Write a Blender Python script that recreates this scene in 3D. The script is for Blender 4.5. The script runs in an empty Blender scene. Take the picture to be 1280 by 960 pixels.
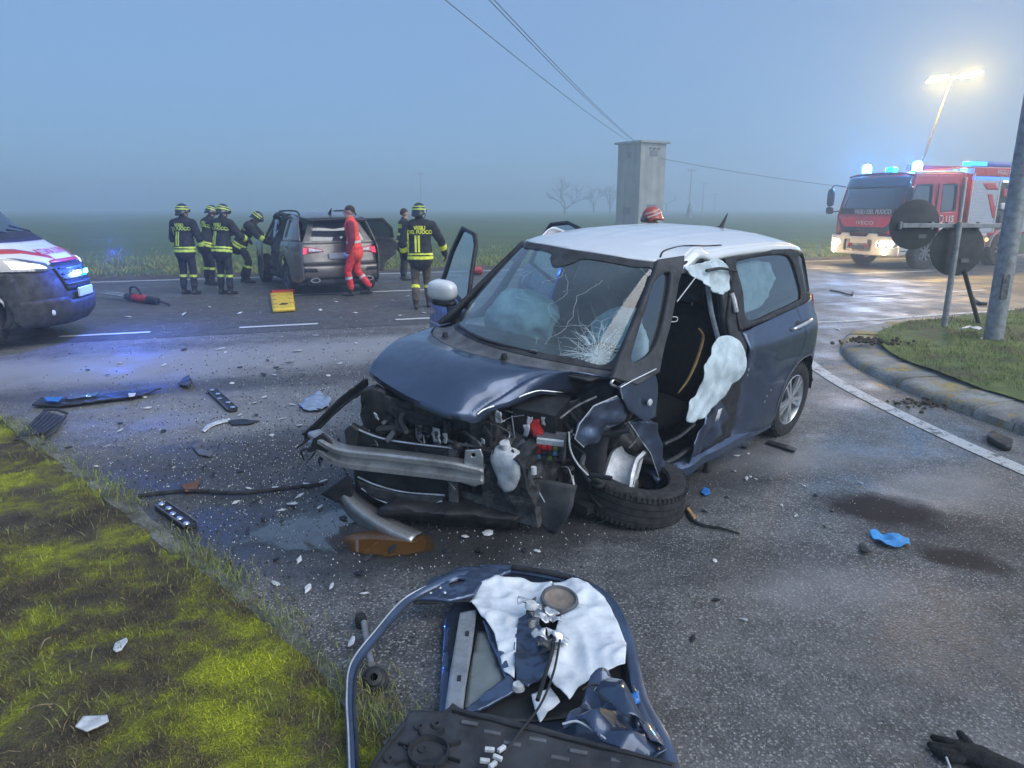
import bpy, bmesh, math, random
import numpy as np
from mathutils import Vector, Matrix, Euler, noise
rad = math.radians
scene = bpy.context.scene
# ---------------------------------------------------------------- camera, sky, sun, exposure
CAM_H = 1.8
CAM_F = 880.0            # focal length in units of a 1280 wide picture
CAM_PITCH = math.atan(220.0 / CAM_F)
cam_data = bpy.data.cameras.new('camera')
cam_data.sensor_fit = 'HORIZONTAL'
cam_data.sensor_width = 36.0
cam_data.lens = 36.0 * CAM_F / 1280.0
cam_data.clip_start = 0.05
cam_data.clip_end = 3000.0
cam = bpy.data.objects.new('camera', cam_data)
cam.location = (0, 0, CAM_H)
cam.rotation_euler = (math.pi / 2 - CAM_PITCH, 0, 0)
scene.collection.objects.link(cam)
scene.camera = cam

world = bpy.data.worlds.new('World')
scene.world = world
world.use_nodes = True
wn = world.node_tree
bg = wn.nodes['Background']
sky = wn.nodes.new('ShaderNodeTexSky')
sky.sky_type = 'NISHITA'
sky.sun_disc = False
sky.sun_elevation = rad(6.0)
sky.sun_rotation = rad(145.0)
sky.altitude = 0
sky.air_density = 1.0
sky.dust_density = 0.3
sky.ozone_density = 5.0
# a foggy dusk: the overcast veil evens the clear sky out to one blue-grey
veil = wn.nodes.new('ShaderNodeMix'); veil.data_type = 'RGBA'
veil.inputs[0].default_value = 0.8
veil.inputs[7].default_value = (1.12, 1.76, 2.85, 1.0)
wn.links.new(sky.outputs[0], veil.inputs[6])
wn.links.new(veil.outputs[2], bg.inputs['Color'])
bg.inputs['Strength'].default_value = 0.10

sun_data = bpy.data.lights.new('sun', 'SUN')
sun_data.energy = 1.25
sun_data.angle = rad(60)
sun_data.color = (1.0, 0.98, 0.96)
sun = bpy.data.objects.new('sun', sun_data)
sun.rotation_euler = Vector((0.62, -0.45, 0.64)).to_track_quat('Z', 'Y').to_euler()
scene.collection.objects.link(sun)

scene.view_settings.view_transform = 'Standard'
scene.view_settings.look = 'None'
scene.view_settings.exposure = 1.25
scene.view_settings.gamma = 1.0
scene.view_settings.use_curve_mapping = False
scene.render.engine = 'CYCLES'
cy = scene.cycles
cy.use_denoising = True
try:
    cy.denoiser = 'OPENIMAGEDENOISE'
except Exception:
    pass
cy.max_bounces = 7
cy.diffuse_bounces = 3
cy.glossy_bounces = 3
cy.transmission_bounces = 4
cy.transparent_max_bounces = 12
cy.volume_bounces = 5
cy.sample_clamp_indirect = 4.0
cy.caustics_reflective = False
cy.caustics_refractive = False

# ---------------------------------------------------------------- helpers
COL = scene.collection
RNG = random.Random(7)

def pixel_ray(x, y):
    u = x - 640.0; v = y - 480.0
    c, s = math.cos(CAM_PITCH), math.sin(CAM_PITCH)
    return Vector((u, CAM_F * c - v * s, -CAM_F * s - v * c)) / CAM_F

def gpt(x, y, z=0.0):                       # where a picture point meets the level z
    d = pixel_ray(x, y)
    t = (z - CAM_H) / d.z
    return Vector((d.x * t, d.y * t, z))

class Frame:                                # a vehicle's own axes: x forward, y left, z up
    def __init__(self, loc, rx=0, ry=0, rz=0):
        self.m = Matrix.Translation(Vector(loc)) @ Euler((rx, ry, rz)).to_matrix().to_4x4()
        self.i = self.m.inverted()
        self.loc, self.rot = loc, (rx, ry, rz)
    def at(self, px, py, ax, val):
        o = self.i @ Vector((0, 0, CAM_H)); d = self.i.to_3x3() @ pixel_ray(px, py)
        t = (val - o[ax]) / d[ax]
        return o + d * t
    def on(self, px, py, ax, fun, guess):
        v = guess
        for _ in range(12):
            p = self.at(px, py, ax, v)
            q = [p[k] for k in range(3) if k != ax]
            v = 0.5 * v + 0.5 * fun(*q)
        return self.at(px, py, ax, v)

def crom(p, n, closed=False):
    """n points along a Catmull-Rom curve through p"""
    p = np.asarray(p, float)
    m = len(p)
    if m == 2 and not closed:
        t = np.linspace(0, 1, n)[:, None]
        return p[0] * (1 - t) + p[1] * t
    if closed:
        e = np.vstack([p[-1], p, p[0], p[1]]); t = np.linspace(0, m, n, endpoint=False)
        i = np.minimum(t.astype(int), m - 1)
    else:
        e = np.vstack([2 * p[0] - p[1], p, 2 * p[-1] - p[-2]]); t = np.linspace(0, m - 1, n)
        i = np.minimum(t.astype(int), m - 2)
    f = (t - i)[:, None]
    a, b, c, d = e[i], e[i + 1], e[i + 2], e[i + 3]
    return 0.5 * (2 * b + (c - a) * f + (2 * a - 5 * b + 4 * c - d) * f ** 2 + (3 * b - a - 3 * c + d) * f ** 3)

def curve1(xs, ys):
    """smooth 1D function through samples"""
    xs = np.asarray(xs, float); ys = np.asarray(ys, float)
    d = np.gradient(ys, xs)
    def f(x):
        x = min(max(x, xs[0]), xs[-1])
        k = min(int(np.searchsorted(xs, x, side='right')) - 1, len(xs) - 2)
        k = max(k, 0)
        h = xs[k + 1] - xs[k]; t = (x - xs[k]) / h
        return ((2*t**3 - 3*t**2 + 1) * ys[k] + (t**3 - 2*t**2 + t) * h * d[k] + (-2*t**3 + 3*t**2) * ys[k + 1] + (t**3 - t**2) * h * d[k + 1])
    return f

def csurf(ctrl, nu, nv):
    rows = [crom(r, nv) for r in ctrl]
    R = np.stack(rows)
    return np.stack([crom(R[:, j], nu) for j in range(nv)], axis=1)

def nz(p, s, seed=0.0):
    return noise.noise(Vector((p[0] * s + seed, p[1] * s + seed * 1.7, p[2] * s - seed)))

def crumple(G, amp, s, seed=0.0, fold=0.0):
    G = np.array(G, float)
    for i in range(G.shape[0]):
        for j in range(G.shape[1]):
            p = G[i, j]
            a = np.array([nz(p, s, seed), nz(p, s, seed + 11.3), nz(p, s, seed + 23.1)])
            b = np.array([nz(p, s * 2.7, seed + 3), nz(p, s * 2.7, seed + 5), nz(p, s * 2.7, seed + 7)])
            if fold:
                a = a * (1 - fold) + fold * (1 - 2 * np.abs(a)) * np.sign(a + 1e-6) * 0.6
            G[i, j] = p + amp * (a + 0.45 * b)
    return G

def folds(p, seed=0, f=9.0, n=5):
    """sharp creases as in crumpled sheet metal, about -1..1"""
    r = random.Random(int(seed * 17) + 3); h = 0.0
    for k in range(n):
        d = Vector((r.gauss(0, 1), r.gauss(0, 1), r.gauss(0, 1))).normalized(); ff = f * r.uniform(0.5, 1.6); ph = r.uniform(0, 9)
        t = (d.x * p[0] + d.y * p[1] + d.z * p[2]) * ff + ph + 0.5 * nz(p, f * 0.35, seed + k)
        h += (abs((t % 2) - 1) * 2 - 1) / n * 1.6
    return h

class MB:
    """collects shapes and links them as ONE mesh object"""
    def __init__(self):
        self.v = []; self.f = []; self.sm = []; self.mi = []; self.cut = 0
    def add(self, vs, fs, smooth=False, mi=0):
        o = len(self.v)
        self.v.extend([tuple(map(float, p)) for p in vs])
        for f in fs:
            self.f.append(tuple(o + k for k in f)); self.sm.append(smooth); self.mi.append(mi)
        return self
    def box(self, c, s, rot=(0, 0, 0), mi=0, taper=1.0):
        R_ = Euler(rot).to_matrix(); c = Vector(c)
        vs = []
        for z in (-1, 1):
            k = taper if z > 0 else 1.0
            for x, y in ((-1, -1), (1, -1), (1, 1), (-1, 1)):
                vs.append(c + R_ @ Vector((x * s[0] / 2 * k, y * s[1] / 2 * k, z * s[2] / 2)))
        return self.add(vs, [(3, 2, 1, 0), (4, 5, 6, 7), (0, 1, 5, 4), (1, 2, 6, 5), (2, 3, 7, 6), (3, 0, 4, 7)], False, mi)
    def bar(self, a, b, w, h, mi=0, up=(0, 0, 1)):
        a = Vector(a); b = Vector(b); d = (b - a); L = d.length; d.normalize()
        u = Vector(up)
        if abs(d.dot(u)) > 0.95: u = Vector((1, 0, 0))
        s = d.cross(u).normalized(); t = s.cross(d).normalized()
        vs = []
        for e in (a, b):
            for x, y in ((-1, -1), (1, -1), (1, 1), (-1, 1)):
                vs.append(e + s * (x * w / 2) + t * (y * h / 2))
        return self.add(vs, [(0, 1, 2, 3), (7, 6, 5, 4), (4, 5, 1, 0), (5, 6, 2, 1), (6, 7, 3, 2), (7, 4, 0, 3)], False, mi)
    def tube(self, pts, r, n=8, mi=0, caps=True, dense=0, flat=1.0):
        pts = [Vector(p) for p in pts]
        if dense:
            rr = r if hasattr(r, '__len__') else None
            m = len(pts)
            pts = [Vector(p) for p in crom([tuple(p) for p in pts], dense)]
            if rr is not None:
                r = list(np.interp(np.linspace(0, m - 1, dense), range(m), rr))
        if not hasattr(r, '__len__'): r = [r] * len(pts)
        d0 = (pts[1] - pts[0]).normalized()
        u = Vector((0, 0, 1)) if abs(d0.z) < 0.9 else Vector((1, 0, 0))
        s = d0.cross(u).normalized()
        vs = []
        for i, p in enumerate(pts):
            d = (pts[min(i + 1, len(pts) - 1)] - pts[max(i - 1, 0)])
            if d.length < 1e-9: d = d0
            d = d.normalized()
            s = (s - d * s.dot(d))
            s = s.normalized() if s.length > 1e-6 else d.orthogonal().normalized()
            t = d.cross(s)
            for k in range(n):
                a = 2 * math.pi * k / n
                vs.append(p + s * (math.cos(a) * r[i]) + t * (math.sin(a) * r[i] * flat))
        fs = []
        for i in range(len(pts) - 1):
            for k in range(n):
                k2 = (k + 1) % n
                fs.append((i * n + k, i * n + k2, (i + 1) * n + k2, (i + 1) * n + k))
        self.add(vs, fs, True, mi)
        if caps:
            self.add(vs[:n], [tuple(range(n))[::-1]], False, mi)
            self.add(vs[-n:], [tuple(range(n))], False, mi)
        return self
    def lathe(self, prof, n=24, mat=None, mi=0, smooth=True, a0=0.0, a1=2 * math.pi):
        """prof: (r, h) pairs, turned about local Z"""
        mat = mat or Matrix.Identity(4)
        full = abs(a1 - a0 - 2 * math.pi) < 1e-6
        m = n if full else n + 1
        vs = []
        for r, h in prof:
            for k in range(m):
                a = a0 + (a1 - a0) * k / n
                vs.append(mat @ Vector((r * math.cos(a), r * math.sin(a), h)))
        fs = []
        for i in range(len(prof) - 1):
            for k in range(n):
                k2 = (k + 1) % m if full else k + 1
                fs.append((i * m + k, i * m + k2, (i + 1) * m + k2, (i + 1) * m + k))
        return self.add(vs, fs, smooth, mi)
    def grid(self, G, smooth=True, mi=0, closev=False):
        G = np.asarray(G, float); a, b = G.shape[:2]
        fs = []
        for i in range(a - 1):
            for j in range(b if closev else b - 1):
                j2 = (j + 1) % b
                fs.append((i * b + j, i * b + j2, (i + 1) * b + j2, (i + 1) * b + j))
        return self.add(G.reshape(-1, 3), fs, smooth, mi)
    def prism(self, poly, h0, h1, mat=None, mi=0, smooth=False):
        mat = mat or Matrix.Identity(4); n = len(poly)
        vs = [mat @ Vector((p[0], p[1], h0)) for p in poly] + [mat @ Vector((p[0], p[1], h1)) for p in poly]
        fs = [tuple(range(n))[::-1], tuple(range(n, 2 * n))]
        self.add(vs, fs, False, mi)
        return self.add(vs, [(k, (k + 1) % n, n + (k + 1) % n, n + k) for k in range(n)], smooth, mi)
    def panel(self, poly, fun, step=0.02, holes=(), mi=0, smooth=True, round_=0):
        """a sheet cut to an outline: poly in (a, b), fun(a, b) -> 3D"""
        poly = np.asarray(poly, float)
        if round_: poly = crom(poly, round_, closed=True)
        holes = [np.asarray(h, float) for h in holes]
        lo = poly.min(0) - step; hi = poly.max(0) + step
        na = int((hi[0] - lo[0]) / step) + 2; nb = int((hi[1] - lo[1]) / step) + 2
        A, B = np.meshgrid(lo[0] + np.arange(na) * step, lo[1] + np.arange(nb) * step, indexing='ij')
        Pn = np.stack([A, B], -1).reshape(-1, 2)
        def near(P, pl):
            q = np.roll(pl, -1, 0); best = np.full(len(P), 1e9); bp = P.copy(); ins = np.zeros(len(P), bool)
            for a, b in zip(pl, q):
                ab = b - a; l2 = max((ab ** 2).sum(), 1e-12)
                t = np.clip(((P - a) @ ab) / l2, 0, 1)[:, None]
                c = a + ab * t; d = ((P - c) ** 2).sum(1)
                k = d < best; best[k] = d[k]; bp[k] = c[k]
                if abs(b[1] - a[1]) > 1e-12:
                    cond = ((a[1] > P[:, 1]) != (b[1] > P[:, 1])) & (P[:, 0] < (b[0] - a[0]) * (P[:, 1] - a[1]) / (b[1] - a[1]) + a[0])
                    ins ^= cond
            return np.sqrt(best), bp, ins
        d, bp, ins = near(Pn, poly)
        sd = np.where(ins, -d, d); tgt = bp
        for h in holes:
            dh, bh, ih = near(Pn, h)
            sh = np.where(ih, dh, -dh)
            k = sh > sd
            sd = np.where(k, sh, sd); tgt = np.where(k[:, None], bh, tgt)
        # points just inside are pulled to the edge too, so the outline is clean
        inside = sd < 0
        keepv = inside.reshape(na, nb)
        cells = keepv[:-1, :-1] | keepv[1:, :-1] | keepv[:-1, 1:] | keepv[1:, 1:]
        far = (sd.reshape(na, nb) > step * 1.5)
        cells &= ~(far[:-1, :-1] | far[1:, :-1] | far[:-1, 1:] | far[1:, 1:])
        Q = Pn.copy(); Q[~inside] = tgt[~inside]
        snap = inside & (sd > -0.3 * step)
        Q[snap] = tgt[snap]
        used = {}; self.cut = step
        vs = []; fs = []
        for i, j in zip(*np.nonzero(cells)):
            idx = [i * nb + j, (i + 1) * nb + j, (i + 1) * nb + j + 1, i * nb + j + 1]
            f = []
            for k in idx:
                if k not in used:
                    used[k] = len(vs); vs.append(fun(Q[k][0], Q[k][1]))
                f.append(used[k])
            fs.append(tuple(f))
        return self.add(vs, fs, smooth, mi)
    def build(self, name, mats, parent=None, thick=0.0, bevel=0.0, angle=40, subd=0, offset=0.0, loc=None, merge=False):
        me = bpy.data.meshes.new(name)
        me.from_pydata(self.v, [], self.f)
        me.polygons.foreach_set('use_smooth', self.sm)
        if not isinstance(mats, (list, tuple)): mats = [mats]
        for m in mats: me.materials.append(m)
        me.polygons.foreach_set('material_index', self.mi)
        if merge or self.cut:
            b = bmesh.new(); b.from_mesh(me); bmesh.ops.remove_doubles(b, verts=b.verts, dist=max(1e-5, min(self.cut * 0.06, 0.0012)))
            if self.cut: bmesh.ops.dissolve_degenerate(b, dist=min(self.cut * 0.08, 0.0015), edges=b.edges)
            b.to_mesh(me); b.free()
        me.validate()
        if any(self.sm) and angle < 180: me.set_sharp_from_angle(angle=rad(angle))
        o = bpy.data.objects.new(name, me); COL.objects.link(o)
        if parent is not None: o.parent = parent
        if loc is not None: o.location = loc
        if thick:
            m = o.modifiers.new('thickness', 'SOLIDIFY'); m.thickness = thick; m.offset = offset
        if bevel:
            m = o.modifiers.new('bevel', 'BEVEL'); m.width = bevel; m.segments = 2; m.limit_method = 'ANGLE'; m.angle_limit = rad(35)
        if subd:
            m = o.modifiers.new('subdivide', 'SUBSURF'); m.levels = subd; m.render_levels = subd
        return o

def tag(o, label, cat, group=None):
    o['label'] = label; o['category'] = cat; o['kind'] = 'thing'
    if group: o['group'] = group
    return o
def thing(name, label, cat, loc=(0, 0, 0), rot=(0, 0, 0), group=None):
    o = bpy.data.objects.new(name, None); COL.objects.link(o)
    o.empty_display_size = 0.1
    o.location = loc; o.rotation_euler = rot
    return tag(o, label, cat, group)
def structure(o):
    o['kind'] = 'structure'; return o
def stuff(o, label=None, cat=None):
    if label: tag(o, label, cat)
    o['kind'] = 'stuff'
    return o
def text_mesh(name, s, size, mat, parent, m, depth=0.002, align='CENTER', sx=1.0, bold=0.0):
    cu = bpy.data.curves.new(name, 'FONT'); cu.body = s; cu.size = size; cu.extrude = depth; cu.align_x = align; cu.align_y = 'CENTER'; cu.offset = bold
    t = bpy.data.objects.new(name + '_tmp', cu); COL.objects.link(t)
    dg = bpy.context.evaluated_depsgraph_get(); dg.update()
    me = bpy.data.meshes.new_from_object(t.evaluated_get(dg))
    bpy.data.objects.remove(t); bpy.data.curves.remove(cu)
    me.transform(m @ Matrix.Diagonal((sx, 1, 1, 1)))
    me.materials.clear(); me.materials.append(mat)
    o = bpy.data.objects.new(name, me); COL.objects.link(o); o.parent = parent
    return o
def basis(o, x, y, z=None):
    """matrix with given x and y axes at o"""
    x = Vector(x).normalized(); y = Vector(y); y = (y - x * y.dot(x)).normalized(); z = x.cross(y)
    m = Matrix((x, y, z)).transposed().to_4x4(); m.translation = Vector(o); return m

# ---------------------------------------------------------------- materials
def mat(name, col, rough=0.6, metal=0.0, coat=0.0, spec=0.5, var=0.0, vscale=8.0, bump=0.0, bscale=40.0, dirt=None, sheen=0.0):
    m = bpy.data.materials.new(name); m.use_nodes = True
    nt = m.node_tree; b = nt.nodes['Principled BSDF']
    b.inputs['Base Color'].default_value = (*col, 1); b.inputs['Roughness'].default_value = rough
    b.inputs['Metallic'].default_value = metal; b.inputs['Coat Weight'].default_value = coat
    b.inputs['Coat Roughness'].default_value = 0.06
    b.inputs['Specular IOR Level'].default_value = spec
    tc = nt.nodes.new('ShaderNodeTexCoord')
    if var or dirt:
        n = nt.nodes.new('ShaderNodeTexNoise'); n.inputs['Scale'].default_value = vscale; n.inputs['Detail'].default_value = 6; n.inputs['Roughness'].default_value = 0.65
        nt.links.new(tc.outputs['Object'], n.inputs['Vector'])
        r = nt.nodes.new('ShaderNodeValToRGB')
        c1 = tuple(max(0, c * (1 - var)) for c in col) if not dirt else dirt
        c2 = tuple(min(1, c * (1 + var)) for c in col)
        r.color_ramp.elements[0].position = 0.34; r.color_ramp.elements[1].position = 0.62
        r.color_ramp.elements[0].color = (*c1, 1); r.color_ramp.elements[1].color = (*c2, 1)
        nt.links.new(n.outputs['Fac'], r.inputs['Fac']); nt.links.new(r.outputs['Color'], b.inputs['Base Color'])
        rr = nt.nodes.new('ShaderNodeMapRange'); rr.inputs['To Min'].default_value = min(1, rough + 0.22); rr.inputs['To Max'].default_value = max(0.03, rough - 0.06)
        rr.inputs['From Min'].default_value = 0.3; rr.inputs['From Max'].default_value = 0.65
        nt.links.new(n.outputs['Fac'], rr.inputs['Value']); nt.links.new(rr.outputs[0], b.inputs['Roughness'])
    if bump:
        n2 = nt.nodes.new('ShaderNodeTexNoise'); n2.inputs['Scale'].default_value = bscale; n2.inputs['Detail'].default_value = 5
        nt.links.new(tc.outputs['Object'], n2.inputs['Vector'])
        bp_ = nt.nodes.new('ShaderNodeBump'); bp_.inputs['Strength'].default_value = bump; bp_.inputs['Distance'].default_value = 0.01
        nt.links.new(n2.outputs['Fac'], bp_.inputs['Height']); nt.links.new(bp_.outputs[0], b.inputs['Normal'])
    return m
def glow(name, col, strength):
    m = bpy.data.materials.new(name); m.use_nodes = True
    b = m.node_tree.nodes['Principled BSDF']
    b.inputs['Base Color'].default_value = (*[min(1, c) for c in col], 1)
    b.inputs['Emission Color'].default_value = (*col, 1); b.inputs['Emission Strength'].default_value = strength
    return m
def glass(name, tint, gloss=0.04, alpha=0.0, rough=0.02):
    """thin pane: tinted see-through with a sky reflection"""
    m = bpy.data.materials.new(name); m.use_nodes = True; nt = m.node_tree
    for n in list(nt.nodes): nt.nodes.remove(n)
    out = nt.nodes.new('ShaderNodeOutputMaterial')
    tr = nt.nodes.new('ShaderNodeBsdfTransparent'); tr.inputs[0].default_value = (*tint, 1)
    gl = nt.nodes.new('ShaderNodeBsdfGlossy'); gl.inputs['Roughness'].default_value = rough
    fr = nt.nodes.new('ShaderNodeLayerWeight'); fr.inputs['Blend'].default_value = 0.35
    mp = nt.nodes.new('ShaderNodeMapRange'); mp.inputs['To Min'].default_value = gloss; mp.inputs['To Max'].default_value = 0.75
    mp.inputs['From Min'].default_value = 0.02
    nt.links.new(fr.outputs['Facing'], mp.inputs['Value'])
    mx = nt.nodes.new('ShaderNodeMixShader')
    nt.links.new(mp.outputs[0], mx.inputs[0]); nt.links.new(tr.outputs[0], mx.inputs[1]); nt.links.new(gl.outputs[0], mx.inputs[2])
    last = mx
    if alpha:
        df = nt.nodes.new('ShaderNodeBsdfDiffuse'); df.inputs[0].default_value = (0.6, 0.7, 0.72, 1)
        m2 = nt.nodes.new('ShaderNodeMixShader'); m2.inputs[0].default_value = alpha
        nt.links.new(mx.outputs[0], m2.inputs[1]); nt.links.new(df.outputs[0], m2.inputs[2]); last = m2
    nt.links.new(last.outputs[0], out.inputs[0])
    return m

M = {}
M['black_plastic'] = mat('black_plastic', (0.018, 0.019, 0.022), 0.55, var=0.4, vscale=14)
M['dark_plastic'] = mat('dark_plastic', (0.035, 0.037, 0.042), 0.6, var=0.4, vscale=10)
M['grey_plastic'] = mat('grey_plastic', (0.10, 0.105, 0.115), 0.6, var=0.3, vscale=10)
M['pale_plastic'] = mat('pale_plastic', (0.55, 0.57, 0.58), 0.5, var=0.3, vscale=20)
M['rubber'] = mat('rubber', (0.022, 0.022, 0.024), 0.8, var=0.5, vscale=18, bump=0.3, bscale=60)
M['paint_blue'] = mat('paint_blue', (0.064, 0.090, 0.150), 0.34, metal=0.7, coat=0.8, var=0.14, vscale=5)
M['paint_white'] = mat('paint_white', (0.74, 0.76, 0.78), 0.35, coat=0.8, var=0.05, vscale=4)
M['steel'] = mat('steel', (0.52, 0.54, 0.56), 0.36, metal=0.85, var=0.35, vscale=9)
M['dark_steel'] = mat('dark_steel', (0.14, 0.145, 0.15), 0.5, metal=0.7, var=0.5, vscale=16)
M['engine'] = mat('engine', (0.05, 0.052, 0.055), 0.55, metal=0.4, var=0.7, vscale=20, bump=0.4, bscale=70)
M['alloy'] = mat('alloy', (0.60, 0.62, 0.64), 0.32, metal=0.75, var=0.25, vscale=14)
M['galvanised'] = mat('galvanised', (0.30, 0.315, 0.33), 0.5, metal=0.5, var=0.25, vscale=12)
M['fabric_black'] = mat('fabric_black', (0.012, 0.012, 0.014), 0.95, var=0.3, vscale=30)
M['seat_grey'] = mat('seat_grey', (0.06, 0.065, 0.075), 0.9, var=0.3, vscale=20)
M['airbag'] = mat('airbag', (0.50, 0.60, 0.64), 0.85, var=0.2, vscale=9, bump=0.12, bscale=60)
M['membrane'] = mat('membrane', (0.72, 0.76, 0.80), 0.5, var=0.12, vscale=12, bump=0.5, bscale=22)
M['tan_strap'] = mat('tan_strap', (0.36, 0.21, 0.08), 0.8, var=0.3, vscale=20)
M['red_plastic'] = mat('red_plastic', (0.42, 0.02, 0.02), 0.5, var=0.3, vscale=20)
M['tail_red'] = mat('tail_red', (0.50, 0.02, 0.04), 0.25, coat=0.8)
M['white_paint'] = mat('white_paint', (0.75, 0.75, 0.74), 0.5, var=0.1, vscale=5)
M['concrete'] = mat('concrete', (0.36, 0.36, 0.34), 0.9, var=0.35, vscale=5, bump=0.4, bscale=30)
M['bare_metal'] = mat('bare_metal', (0.66, 0.68, 0.70), 0.4, metal=0.6, var=0.2, vscale=20)
M['window'] = glass('window', (0.55, 0.66, 0.68), 0.05)
M['dark_window'] = glass('dark_window', (0.10, 0.13, 0.15), 0.07)
M['clear_lens'] = glass('clear_lens', (0.85, 0.88, 0.9), 0.15)
# ---------------------------------------------------------------- ground, roads, verges
RD = Vector((math.cos(rad(19)), math.sin(rad(19))))       # the main road runs this way
RN = Vector((-RD.y, RD.x))
def road_pt(u, v, z=0.0):
    p = RD * u + RN * v
    return Vector((p.x, p.y, z))

class NT:
    """short hand for node trees"""
    def __init__(self, name):
        self.m = bpy.data.materials.new(name); self.m.use_nodes = True
        self.t = self.m.node_tree; self.b = self.t.nodes['Principled BSDF']
        self.tc = self.t.nodes.new('ShaderNodeTexCoord')
        self.pos = self.tc.outputs['Object']
    def link(self, a, b): self.t.links.new(a, b)
    def noise(self, s, detail=5, rough=0.6, vec=None, dist=0.0):
        n = self.t.nodes.new('ShaderNodeTexNoise'); n.inputs['Scale'].default_value = s; n.inputs['Detail'].default_value = detail
        n.inputs['Roughness'].default_value = rough; n.inputs['Distortion'].default_value = dist
        self.link(vec or self.pos, n.inputs['Vector']); return n.outputs['Fac']
    def voro(self, s, feature='F1', out='Distance', vec=None):
        n = self.t.nodes.new('ShaderNodeTexVoronoi'); n.inputs['Scale'].default_value = s; n.feature = feature
        self.link(vec or self.pos, n.inputs['Vector']); return n.outputs[out]
    def ramp(self, fac, stops, interp='LINEAR'):
        r = self.t.nodes.new('ShaderNodeValToRGB'); r.color_ramp.interpolation = interp
        e = r.color_ramp.elements
        while len(e) < len(stops): e.new(0.5)
        for k, (p, c) in enumerate(stops):
            e[k].position = p
            c = c if hasattr(c, '__len__') else (c, c, c)
            e[k].color = (*c, 1)
        self.link(fac, r.inputs['Fac']); return r.outputs['Color']
    def math(self, op, a, b=None, clamp=False):
        n = self.t.nodes.new('ShaderNodeMath'); n.operation = op; n.use_clamp = clamp
        for k, x in enumerate((a, b)):
            if x is None: continue
            if isinstance(x, (int, float)): n.inputs[k].default_value = x
            else: self.link(x, n.inputs[k])
        return n.outputs[0]
    def mix(self, fac, a, b, mode='MIX'):
        n = self.t.nodes.new('ShaderNodeMix'); n.data_type = 'RGBA'; n.blend_type = mode
        for k, x in ((0, fac), (6, a), (7, b)):
            if isinstance(x, (int, float)): n.inputs[k].default_value = x
            elif isinstance(x, tuple): n.inputs[k].default_value = (*x, 1)
            else: self.link(x, n.inputs[k])
        return n.outputs[2]
    def mapping(self, scale=(1, 1, 1), rot=(0, 0, 0), loc=(0, 0, 0)):
        n = self.t.nodes.new('ShaderNodeMapping'); n.inputs['Scale'].default_value = scale; n.inputs['Rotation'].default_value = rot; n.inputs['Location'].default_value = loc
        self.link(self.pos, n.inputs['Vector']); return n.outputs[0]
    def sep(self):
        n = self.t.nodes.new('ShaderNodeSeparateXYZ'); self.link(self.pos, n.inputs[0]); return n.outputs
    def spot(self, x, y, rx, ry, rot=0.0, soft=0.5, wob=0.6, s=3.0):
        """soft mask of a stain with a ragged edge of its own"""
        n = self.t.nodes.new('ShaderNodeVectorMath'); n.operation = 'SUBTRACT'; n.inputs[1].default_value = (x, y, 0); self.link(self.pos, n.inputs[0])
        r = self.t.nodes.new('ShaderNodeVectorRotate'); r.rotation_type = 'Z_AXIS'; r.inputs['Angle'].default_value = -rot; self.link(n.outputs[0], r.inputs['Vector'])
        q = self.t.nodes.new('ShaderNodeVectorMath'); q.operation = 'DIVIDE'; q.inputs[1].default_value = (rx, ry, 1000); self.link(r.outputs[0], q.inputs[0])
        l = self.t.nodes.new('ShaderNodeVectorMath'); l.operation = 'LENGTH'; self.link(q.outputs[0], l.inputs[0])
        w = self.math('MULTIPLY', self.math('SUBTRACT', self.noise(s, 6), 0.5), wob * 2)
        d = self.math('ADD', l.outputs['Value'], w)
        mp = self.t.nodes.new('ShaderNodeMapRange'); mp.inputs['From Min'].default_value = 1.0 + soft / 2; mp.inputs['From Max'].default_value = 1.0 - soft / 2
        self.link(d, mp.inputs['Value']); return mp.outputs[0]
    def bump(self, h, strength, dist=0.01, prev=None):
        n = self.t.nodes.new('ShaderNodeBump'); n.inputs['Strength'].default_value = strength; n.inputs['Distance'].default_value = dist
        self.link(h, n.inputs['Height'])
        if prev: self.link(prev, n.inputs['Normal'])
        return n.outputs[0]
    def out(self, col=None, rough=None, normal=None):
        if col is not None: self.link(col, self.b.inputs['Base Color'])
        if rough is not None:
            if isinstance(rough, float): self.b.inputs['Roughness'].default_value = rough
            else: self.link(rough, self.b.inputs['Roughness'])
        if normal is not None: self.link(normal, self.b.inputs['Normal'])
        return self.m

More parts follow.
